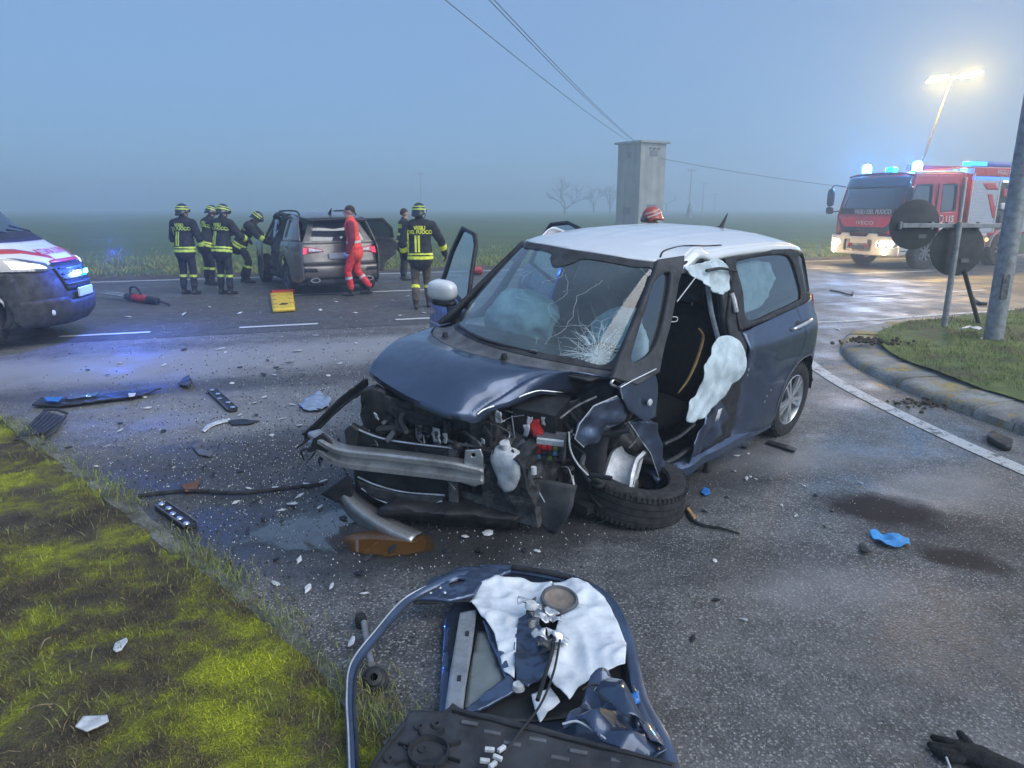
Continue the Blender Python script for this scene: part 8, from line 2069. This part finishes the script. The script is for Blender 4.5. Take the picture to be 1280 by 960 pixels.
# ---------------------------------------------------------------- debris: loose things on the road
M['blue_scrap'] = mat('blue_scrap', (0.02, 0.16, 0.50), 0.5, var=0.2, vscale=40)
M['mask_blue'] = mat('mask_blue', (0.05, 0.28, 0.62), 0.7, var=0.15, vscale=30)
M['board_yellow'] = mat('board_yellow', (0.72, 0.50, 0.03), 0.5, var=0.12, vscale=8)
M['lamp_chrome'] = mat('lamp_chrome', (0.45, 0.50, 0.62), 0.25, metal=0.6, var=0.3, vscale=30)
M['brown'] = mat('brown', (0.14, 0.06, 0.03), 0.8, var=0.3, vscale=30)
def piece(name, label, pix, m, z=0.012, amp=0.008, seed=0, th=0.006, group=None, sc_=14, cat='debris', fold=0.0, step=None, tilt=(0, 0), rnd=0):
    P_ = [gpt(q[0], q[1], z) for q in pix]; c = sum(P_, Vector()) / len(P_); c.z = 0
    sz = max((p - c).length for p in P_)
    mb = MB()
    def f(x, y):
        w = amp * nz((x, y, 0), sc_, seed) + (amp * folds((x, y, 0), seed, sc_) if fold else 0)
        return (x - c.x, y - c.y, z + w + tilt[0] * (x - c.x) + tilt[1] * (y - c.y))
    mb.panel([(p.x, p.y) for p in P_], f, step or max(0.004, sz / 12), round_=rnd)
    o = mb.build(name, m, None, thick=th, loc=c, angle=40)
    return tag(o, label, cat, group)
# long bumper strip and slatted grille by the verge
bs = piece('bumper_strip', 'long dark bumper strip lying near the mossy verge', [(40, 506), (52, 498), (85, 497), (130, 492), (178, 487), (202, 485), (176, 495), (120, 502), (70, 508)], M['black_plastic'], 0.035, 0.01, 1, 0.012, step=0.02)
def sub_sheet(par, name, pix, m, z, amp=0.006, th=0.005):
    P_ = [gpt(q[0], q[1], z) - Vector(par.location) for q in pix]; mb = MB(); mb.panel([(p.x, p.y) for p in P_], lambda x, y: (x, y, z + amp * nz((x, y, 0), 9, 4)), 0.015); return mb.build(name, m, par, thick=th)
sub_sheet(bs, 'blue_trim', [(54, 497), (80, 496), (72, 502), (58, 501)], M['blue_scrap'], 0.075)
sub_sheet(bs, 'blue_trim', [(82, 496), (125, 491), (120, 494), (85, 499)], M['door_blue'], 0.06)
sub_sheet(bs, 'pale_scuff', [(160, 492), (170, 491), (168, 495), (161, 496)], M['pale_plastic'], 0.062)
gr = thing('broken_grille', 'broken black slatted grille at the edge of the verge', 'debris', gpt(50, 530))
go = Vector(gr.location)
for k in range(6):
    a = gpt(22 + k * 6, 547 - k * 1.0, 0.03 + 0.005 * k) - go; b = gpt(56 + k * 5, 514 + k * 1.5, 0.06) - go
    mb = MB(); mb.bar(a, b, 0.03, 0.012); mb.build('slat', M['black_plastic'], gr, bevel=0.003)
for pts_ in (((18, 549, 0.03), (60, 545, 0.03), (82, 520, 0.05)), ((54, 513, 0.06), (70, 512, 0.07), (84, 517, 0.06))):
    mb = MB(); mb.tube([gpt(*q) - go for q in pts_], 0.012, 6, dense=10); mb.build('grille_edge', M['dark_plastic'], gr)
def module(name, label, pix, w, m, n, h=0.02):
    """a moulded tray with raised bosses: broken lamp module"""
    a, b = gpt(*pix[0], 0.02), gpt(*pix[1], 0.02); c = (a + b) / 2; c.z = 0
    t = thing(name, label, 'debris', c); d = (b - a).normalized(); s = Vector((-d.y, d.x, 0)); L_ = (b - a).length
    poly = [(x * L_ / 2, y * w / 2) for x, y in ((-1, -0.7), (-0.85, -1), (0.8, -1), (1, -0.6), (1, 0.6), (0.85, 1), (-0.9, 1), (-1, 0.7))]
    X = Matrix((d, s, Vector((0, 0, 1)))).transposed().to_4x4(); X.translation = Vector((0, 0, 0.006))
    mb = MB(); mb.prism(poly, 0, h, X); mb.build('tray', M['black_plastic'], t, bevel=0.004)
    r = random.Random(n * 7 + int(pix[0][0]))
    for k in range(n):
        p = X @ Vector((L_ * (-0.42 + 0.84 * k / (n - 1)), r.uniform(-0.2, 0.2) * w, h + 0.006)); mb = MB(); mb.lathe([(0, 0.010), (w * 0.16, 0.008), (w * 0.24, 0)], 10, Matrix.Translation(p)); mb.build('reflector_cup', m, t)
    for sg in (-1, 1):
        mb = MB(); mb.bar(X @ Vector((-L_ * 0.47, sg * w * 0.44, h + 0.004)), X @ Vector((L_ * 0.47, sg * w * 0.44, h + 0.004)), 0.008, 0.012); mb.build('tray_rib', M['grey_plastic'], t)
    return t
module('lamp_module', 'broken lamp module tray with silvery cups on open asphalt', ((264, 487), (292, 513)), 0.10, M['lamp_chrome'], 5)
module('lamp_module', 'broken lamp module tray resting against the concrete edging', ((200, 630), (240, 658)), 0.085, M['lamp_chrome'], 5)
hs = [gpt(172, 620, 0.018), gpt(230, 617, 0.02), gpt(300, 613, 0.02), (gpt(360, 610, 0.02)), gpt(402, 608, 0.02)]
mb = MB(); mb.tube([p - hs[0] + Vector((0, 0.05 * math.sin(k * 2.1), 0)) for k, p in enumerate(hs)], 0.013, 10, dense=40); tag(mb.build('black_hose', M['rubber'], None, loc=hs[0]), 'long black rubber hose across the asphalt to the wreck', 'hose')
piece('white_trim', 'curved white trim strip on the road with a black tail beside it', [(252, 538), (258, 531), (272, 526), (288, 523), (286, 527), (272, 530), (262, 535), (256, 540)], M['pale_plastic'], 0.014, 0.004, 3)
piece('black_trim', 'pointed black trim piece at the end of the curved white strip', [(284, 526), (300, 524), (325, 526), (312, 530), (290, 531)], M['black_plastic'], 0.014, 0.008, 3)
piece('grey_bracket', 'hooked grey bracket lying between two lamp modules', [(240, 558), (243, 549), (252, 553), (250, 560), (267, 567), (262, 571), (248, 568)], M['grey_plastic'], 0.014, 0.006, 5)
piece('bark_scrap', 'small curled reddish brown scrap beside the black hose', [(226, 606), (236, 602), (242, 606), (250, 598), (246, 612), (232, 616)], M['brown'], 0.02, 0.012, 5, fold=1)
piece('headlamp_scrap', 'crumpled bluish clear headlamp scrap beside the hanging lamp carrier', [(374, 504), (385, 494), (402, 492), (414, 498), (410, 508), (394, 512), (380, 512)], M['lamp_chrome'], 0.03, 0.025, 8, 0.004, fold=1)
piece('mirror_scrap', 'small dark broken mirror housing on the open road', [(222, 480), (228, 472), (236, 470), (241, 478), (236, 484)], M['dark_plastic'], 0.03, 0.02, 9, fold=1)
piece('dark_bar', 'flat black plastic bar behind the rear wheel', [(957, 553), (962, 551), (996, 560), (993, 565)], M['black_plastic'], 0.016, 0.003, 2, 0.012)
piece('blue_scrap', 'tiny bright blue scrap beside the loose tyre', [(876, 615), (880, 609), (887, 611), (888, 617), (881, 619)], M['blue_scrap'], 0.014, 0.006, 3)
cb = [gpt(q[0], q[1], 0.012) for q in ((858, 636), (864, 648), (878, 656), (900, 660), (924, 667))]
mb = MB(); mb.tube([p - cb[0] for p in cb], [0.010, 0.011, 0.009, 0.008, 0.006], 8, dense=24); tag(mb.build('black_cable', M['rubber'], None, loc=cb[0]), 'short black cable trailing from under the loose tyre', 'cable')
piece('tan_scrap', 'small tan splinter on the black cable by the tyre', [(858, 636), (861, 634), (870, 647), (867, 649)], M['tan_strap'], 0.024, 0.003, 3)
mk = piece('blue_glove', 'crumpled bright blue disposable glove on the asphalt', [(1086, 666), (1094, 663), (1104, 667), (1112, 664), (1124, 665), (1136, 671), (1137, 680), (1126, 684), (1108, 682), (1096, 675)], M['mask_blue'], 0.022, 0.02, 4, 0.004, cat='glove', fold=1)
piece('black_clip', 'curved black rubber bit next to the blue glove', [(1074, 680), (1080, 678), (1084, 686), (1090, 690), (1082, 692), (1076, 688)], M['rubber'], 0.016, 0.008, 6)
piece('black_box', 'small black box-shaped part lying near the yellowed kerb', [(1234, 544), (1240, 541), (1266, 552), (1264, 560), (1256, 560), (1234, 549)], M['black_plastic'], 0.03, 0.006, 3, 0.04)
piece('verge_shard', 'white plastic shard with torn edge on the mossy verge', [(94, 908), (104, 896), (134, 894), (136, 901), (122, 910), (108, 915)], M['pale_plastic'], 0.075, 0.006, 4)
piece('verge_shard', 'small white pointed shard higher up the mossy verge', [(141, 812), (144, 803), (158, 797), (160, 801), (152, 812), (145, 815)], M['pale_plastic'], 0.085, 0.005, 4)
st_ = [gpt(q[0], q[1], 0.03) for q in ((1038, 363), (1050, 365), (1064, 369), (1066, 365))]
mb = MB(); mb.tube([p - st_[0] for p in st_], 0.02, 6, dense=12); tag(mb.build('broken_branch', M['bark'], None, loc=st_[0]), 'thin broken branch on the main road near the fire engine', 'branch')
st_ = [gpt(q[0], q[1], 0.04) for q in ((1216, 373), (1224, 379), (1234, 380))]
mb = MB(); mb.tube([p - st_[0] for p in st_], 0.035, 6, dense=10); tag(mb.build('rubber_strip', M['rubber'], None, loc=st_[0]), 'curled dark rubber strip on the road behind the sign brace', 'debris')
piece('red_bag', 'small red bag on the far road edge beyond the open blue door', [(586, 339), (590, 335), (601, 335), (603, 340)], M['red_plastic'], 0.10, 0.02, 3, 0.10)
# yellow moulded board and the hydraulic rescue tool
yb = thing('yellow_board', 'yellow moulded plastic board with a red edge on the road', 'board', gpt(353, 378))
yo = Vector(yb.location); Yp = [gpt(q[0], q[1], 0.03) - yo for q in ((338, 369), (366, 367), (369, 388), (341, 390))]
mb = MB(); mb.panel([(p.x, p.y) for p in Yp], lambda x, y: (x, y, 0.05), 0.08); pan = mb.build('panel', M['board_yellow'], yb, thick=0.06, bevel=0.0)
ctr = sum(Yp, Vector()) / 4
for i in range(3):
    for j in (-1, 1):
        p = ctr + (Yp[1] - Yp[0]) * 0.36 * j + (Yp[3] - Yp[0]) * (-0.28 + 0.26 * i); mb = MB(); mb.box((p.x, p.y, 0.085), (0.10, 0.05, 0.012), (0, 0, 0.2)); mb.build('hand_slot', M['tan_strap'], pan)
p = ctr + (Yp[3] - Yp[0]) * 0.28; mb = MB(); mb.box((p.x, p.y, 0.087), (0.12, 0.16, 0.014)); mb.build('latch', M['black_plastic'], pan, bevel=0.01)
mb = MB(); mb.bar(Yp[0] + Vector((0, 0.06, 0.05)), Yp[1] + Vector((0, 0.06, 0.05)), 0.14, 0.08); mb.build('red_edge', M['red_plastic'], pan)
ta, tb_ = gpt(128, 366, 0.10), gpt(202, 377, 0.08)
tl = thing('rescue_spreader', 'black hydraulic rescue spreader with red body lying on the main road', 'rescue tool', gpt(165, 376))
to = Vector(tl.location); d = (tb_ - ta).normalized(); L_ = (tb_ - ta).length
def tp_(t, z=0.0, s=0.0): return ta + d * (L_ * t) + Vector((-d.y, d.x, 0)) * s + Vector((0, 0, z)) - to
mb = MB(); mb.tube([tp_(0.55), tp_(0.82)], 0.075, 12); mb.build('body', M['red_plastic'], tl)
mb = MB(); mb.tube([tp_(0.42), tp_(0.56)], [0.06, 0.085], 12); mb.build('cylinder', M['black_plastic'], tl)
mb = MB(); mb.tube([tp_(0.80), tp_(0.94)], [0.08, 0.06], 12); mb.build('valve_block', M['black_plastic'], tl)
for sg in (-1, 1):
    mb = MB(); mb.tube([tp_(0.44, 0, 0.02 * sg), tp_(0.25, 0.02, 0.09 * sg), tp_(0.02, 0, 0.04 * sg)], [0.045, 0.04, 0.02], 8, dense=10, flat=0.5); mb.build('spreader_arm', M['galvanised'], tl)
mb = MB(); mb.tube([tp_(0.50, 0.06), tp_(0.52, 0.19), tp_(0.62, 0.20), tp_(0.68, 0.08)], 0.02, 8, dense=14); mb.build('carry_handle', M['black_plastic'], tl)
mb = MB(); mb.tube([tp_(0.94), tp_(1.02, -0.03, 0.05), tp_(1.10, -0.05, 0.02)], 0.02, 8, dense=10); mb.build('hose_tail', M['rubber'], tl)
# black work glove, five fingers, lying near the camera
gv = thing('work_glove', 'black knitted work glove lying flat on the asphalt', 'glove', gpt(1215, 945))
gg = Vector(gv.location); mb = MB()
def gq(px, py, z): return gpt(px, py, z) - gg
capsule(mb, gq(1205, 940, 0.028), gq(1228, 946, 0.03), 0.034, 0.040, sx=1.3, sy=0.7)
capsule(mb, gq(1228, 948, 0.03), gq(1275, 972, 0.028), 0.042, 0.05, sx=1.2, sy=0.6)
for a, m_, b in (((1200, 931), (1182, 926), (1167, 922)), ((1197, 938), (1178, 934), (1163, 931)), ((1196, 944), (1180, 941), (1166, 936)), ((1200, 950), (1188, 949), (1176, 945))):
    capsule(mb, gq(*a, 0.026), gq(*m_, 0.026), 0.015, 0.014); capsule(mb, gq(*m_, 0.026), gq(*b, 0.018), 0.014, 0.012)
capsule(mb, gq(1214, 934, 0.035), gq(1206, 924, 0.040), 0.017, 0.016); capsule(mb, gq(1206, 924, 0.040), gq(1200, 917, 0.034), 0.016, 0.013)
o = mb.build('knit_hand', [], gv); md = o.modifiers.new('r', 'REMESH'); md.mode = 'VOXEL'; md.voxel_size = 0.0045; md.use_smooth_shade = True; ms = o.modifiers.new('s', 'SMOOTH'); ms.iterations = 4
dg = bpy.context.evaluated_depsgraph_get(); dg.update(); me = bpy.data.meshes.new_from_object(o.evaluated_get(dg)); o.modifiers.clear(); o.data = me; me.materials.clear(); me.materials.append(mat('knit', (0.010, 0.010, 0.012), 0.95, var=0.3, vscale=40, bump=0.6, bscale=120))
mb = MB(); mb.tube([gq(1183, 947, 0.04), gq(1186, 955, 0.045), gq(1190, 966, 0.04)], 0.004, 6); mb.build('pale_label', M['pale_plastic'], gv)
# loose shards one could pick up, bigger ones by themselves
SH = random.Random(99)
MARKS = (('the rusty puddle', 480, 690), ('the grey puddle', 360, 670), ('the black hose', 300, 613), ('the lamp module on open asphalt', 278, 500), ('the hanging lamp carrier', 430, 515), ('the long bumper strip', 120, 494), ('the broken grille', 55, 535), ('the hinge corner of the torn-off door', 540, 735), ('the suspension joint', 460, 805), ('the concrete edging', 200, 690), ('the curved white trim', 285, 530), ('the yellow board', 353, 378), ('the dashes across the junction', 330, 412), ('the fallen front lip', 500, 655), ('the headlamp scrap', 395, 502), ('the loose panel under the wreck', 660, 665), ('the mirror housing', 232, 478), ('the grey bracket', 255, 560), ('the rear wheel', 975, 535), ('the flat black bar', 975, 558), ('the blue scrap', 882, 615), ('the black cable', 900, 660), ('the brown stain', 1090, 630), ('the torn doorway sill', 900, 575), ('the blue glove', 1112, 674), ('the crushed corner of the torn-off door', 830, 850), ('the kerb line', 1130, 520), ('the grey SUV', 420, 372), ('the rescue spreader', 165, 375), ('the firefighter with yellow hem', 525, 388), ('the far edge line', 580, 345), ('the strobe-lit road', 170, 410), ('the rounded kerb corner', 1060, 415), ('the sign post', 1170, 405))
def shard(px, py, s, m, label, group):
    kind, elong = SH.choice((('squarish', 1.0), ('oblong', 1.6), ('thin', 2.6), ('pointed', 2.0)))
    mk_ = min(MARKS, key=lambda t: (t[1] - px) ** 2 + (2 * (t[2] - py)) ** 2)[0]
    SEEN = shard.__dict__.setdefault('seen', {})
    label = '%s %s %s plastic shard on the asphalt beside %s' % ('tiny' if s < 0.0175 else 'small' if s < 0.027 else 'large', kind, 'white' if m == M['pale_plastic'] else 'black', mk_)
    group = SEEN.setdefault(label, group)
    c = gpt(px, py, 0); n = SH.randint(5, 8) if kind != 'pointed' else 4; a0 = SH.uniform(0, 6.3); mb = MB(); pts = []
    for k in range(n):
        a = 2 * math.pi * k / n; r = s * SH.uniform(0.55, 1.0); x, y = r * math.cos(a) * elong / math.sqrt(elong / 1.4), r * math.sin(a) / math.sqrt(elong / 1.4)
        pts.append((x * math.cos(a0) - y * math.sin(a0), x * math.sin(a0) + y * math.cos(a0)))
    tx, ty = SH.uniform(-0.25, 0.25), SH.uniform(-0.25, 0.25)
    lift = s * elong * (abs(tx) + abs(ty)) * 0.8 + 0.006
    vs = [(p[0], p[1], lift + tx * p[0] + ty * p[1] + SH.uniform(-0.1, 0.1) * s) for p in pts]; vb = [(v[0], v[1], v[2] - 0.004) for v in vs]; n_ = len(vs)
    ctr_ = (0, 0, lift + 0.15 * s)
    mb.add(vs + vb + [ctr_], [(k, (k + 1) % n_, 2 * n_) for k in range(n_)] + [(k, n_ + k, n_ + (k + 1) % n_, (k + 1) % n_) for k in range(n_)] + [tuple(range(2 * n_ - 1, n_ - 1, -1))])
    return tag(mb.build('plastic_shard', m, None, loc=c), label, 'debris', group)
wl = ('white or pale broken plastic shard scattered on the asphalt before the wreck', 'pale shards before the wreck'); bl = ('dark broken plastic shard scattered on the asphalt before the wreck', 'dark shards before the wreck')
for px, py, s in ((385, 608, 0.045), (344, 612, 0.035), (366, 632, 0.032), (352, 640, 0.022), (376, 622, 0.025), (404, 604, 0.03), (400, 636, 0.028), (374, 703, 0.024), (345, 731, 0.022), (385, 738, 0.026), (415, 735, 0.020), (310, 612, 0.02), (295, 630, 0.018), (456, 744, 0.018), (365, 507, 0.03), (330, 498, 0.03), (372, 440, 0.06), (342, 470, 0.03), (318, 505, 0.03), (290, 480, 0.025), (352, 525, 0.03), (340, 545, 0.025), (375, 533, 0.03), (440, 808, 0.024), (465, 800, 0.02), (672, 690, 0.02), (610, 668, 0.03), (640, 660, 0.024), (580, 672, 0.026), (180, 497, 0.03), (185, 512, 0.03), (160, 495, 0.02), (275, 438, 0.04), (282, 441, 0.03), (300, 520, 0.02), (205, 458, 0.03), (150, 455, 0.03), (410, 470, 0.03), (425, 455, 0.03), (445, 430, 0.03), (395, 420, 0.03), (135, 560, 0.02), (120, 585, 0.02), (150, 540, 0.02)):
    shard(px, py, s, M['pale_plastic'], *wl)
for px, py, s in ((415, 615, 0.045), (330, 650, 0.02), (310, 665, 0.018), (352, 655, 0.018), (345, 700, 0.02), (320, 630, 0.03), (430, 650, 0.03), (460, 700, 0.03), (300, 590, 0.02), (268, 596, 0.025), (320, 520, 0.03), (400, 515, 0.04), (230, 438, 0.06), (362, 455, 0.04), (350, 465, 0.05), (330, 470, 0.05), (450, 720, 0.03), (490, 690, 0.03), (600, 690, 0.03), (560, 690, 0.03), (540, 665, 0.04), (655, 690, 0.025), (135, 470, 0.03), (110, 463, 0.03), (150, 530, 0.03), (85, 560, 0.03), (205, 540, 0.03), (255, 585, 0.02), (380, 470, 0.03), (300, 460, 0.03), (335, 452, 0.03), (345, 460, 0.04)):
    shard(px, py, s, M['black_plastic'], *bl)
for px, py, s in ((920, 571, 0.02), (935, 568, 0.012), (933, 600, 0.022), (938, 597, 0.015), (918, 590, 0.012), (1005, 608, 0.012), (977, 633, 0.012), (995, 646, 0.014), (1035, 605, 0.012), (893, 702, 0.014), (930, 777, 0.014), (945, 600, 0.010), (1133, 535, 0.014), (1075, 605, 0.014)):
    shard(px, py, s, M['pale_plastic'], 'small white shard on the asphalt beside the torn doorway of the wreck', 'white shards beside the wreck')
for px, py, s in ((908, 622, 0.014), (870, 590, 0.03), (1020, 620, 0.016), (1040, 640, 0.014), (895, 752, 0.016), (866, 800, 0.022), (880, 640, 0.016), (1030, 660, 0.012), (895, 570, 0.04), (930, 560, 0.03)):
    shard(px, py, s, M['black_plastic'], 'small black shard on the asphalt beside the torn doorway of the wreck', 'black shards beside the wreck')
for px, py, s in ((510, 372, 0.05), (490, 376, 0.04), (420, 378, 0.05), (470, 385, 0.04), (530, 392, 0.05), (445, 392, 0.04), (400, 388, 0.04), (550, 350, 0.06), (300, 392, 0.04), (230, 395, 0.04), (160, 398, 0.04), (575, 345, 0.06), (500, 395, 0.04), (262, 385, 0.04), (610, 352, 0.06)):
    shard(px, py, s, M['pale_plastic'], 'pale wreckage shard lying on the main road near the grey SUV', 'shards on the main road')
for px, py, s in ((1050, 400, 0.04), (1055, 407, 0.04), (1120, 398, 0.03), (1142, 396, 0.03), (1048, 412, 0.04), (1160, 400, 0.03), (1095, 408, 0.03)):
    shard(px, py, s, M['pale_plastic'], 'pale shard on the road behind the rounded kerb corner', 'shards behind the island')
# glass crumbs and grit: uncountable
rgc = np.random.default_rng(17)
def crumbs(name, n, gen, lo, hi, m, label):
    V = []; F = []
    for k in range(n):
        px, py = gen(); 
        if py < 300: continue
        c = gpt(px, py, 0); s = rgc.uniform(lo, hi) * (0.6 + 0.1 * c.y); a = rgc.uniform(0, 6.3)
        b = len(V); h_ = s * 0.8
        for j in range(4): V.append((c.x + s * math.cos(a + j * 1.57) * rgc.uniform(.5, 1.2), c.y + s * math.sin(a + j * 1.57) * rgc.uniform(.5, 1.2), 0.001))
        V.append((c.x + rgc.uniform(-.3, .3) * s, c.y, h_ + 0.004))
        F += [(b, b + 1, b + 4), (b + 1, b + 2, b + 4), (b + 2, b + 3, b + 4), (b + 3, b, b + 4)]
    mb = MB(); mb.add(V, F); return stuff(mb.build(name, m), label, 'debris')
crumbs('glass_crumbs', 3600, lambda: (rgc.normal(400, 150), rgc.normal(560, 80)), 0.002, 0.006, M['pale_plastic'], 'crumbs of broken glass strewn over the asphalt before the wreck')
crumbs('dark_crumbs', 3600, lambda: (rgc.normal(410, 170), rgc.normal(560, 95)), 0.0025, 0.009, M['black_plastic'], 'tiny dark plastic crumbs strewn over the asphalt before the wreck')
M['grit'] = mat('grit', (0.42, 0.41, 0.40), 0.8, var=0.4, vscale=3)
crumbs('road_grit', 2600, lambda: (rgc.uniform(640, 1280), 560 + 400 * rgc.random() ** 0.8), 0.0015, 0.0045, M['grit'], 'pale grit and stone chips on the rough asphalt')
crumbs('main_road_crumbs', 800, lambda: (rgc.uniform(180, 640), rgc.uniform(345, 425)), 0.002, 0.007, M['grit'], 'crumbs of wreckage strewn over the main road')
# twigs and dead stalks on the verge
for k, (a, b, lb) in enumerate((((28, 893), (66, 880), 'pale straw stalk lying on the moss near the white shard'), ((50, 812), (63, 797), 'short pale twig standing out of the bare soil of the verge'))):
    mb = MB(); p = gpt(*a, 0.07); q = gpt(*b, 0.085); mb.tube([(0, 0, 0), (q - p) * 0.5 + Vector((0, 0, 0.015)), q - p], 0.003, 6, dense=8); tag(mb.build('dry_stalk', M['straw'], None, loc=p), lb, 'twig')
# ---------------------------------------------------------------- the foggy air
mb = MB(); mb.box((0, 0, 5.0), (2100, 2100, 12.6))
hz = mb.build('haze', [])
hm = bpy.data.materials.new('haze'); hm.use_nodes = True
for n in list(hm.node_tree.nodes): hm.node_tree.nodes.remove(n)
ho = hm.node_tree.nodes.new('ShaderNodeOutputMaterial'); hv = hm.node_tree.nodes.new('ShaderNodeVolumePrincipled')
hv.inputs['Color'].default_value = (0.74, 0.88, 1.0, 1); hv.inputs['Density'].default_value = 0.0060; hv.inputs['Anisotropy'].default_value = 0.35
hm.node_tree.links.new(hv.outputs[0], ho.inputs['Volume'])
hz.data.materials.append(hm)
stuff(hz)
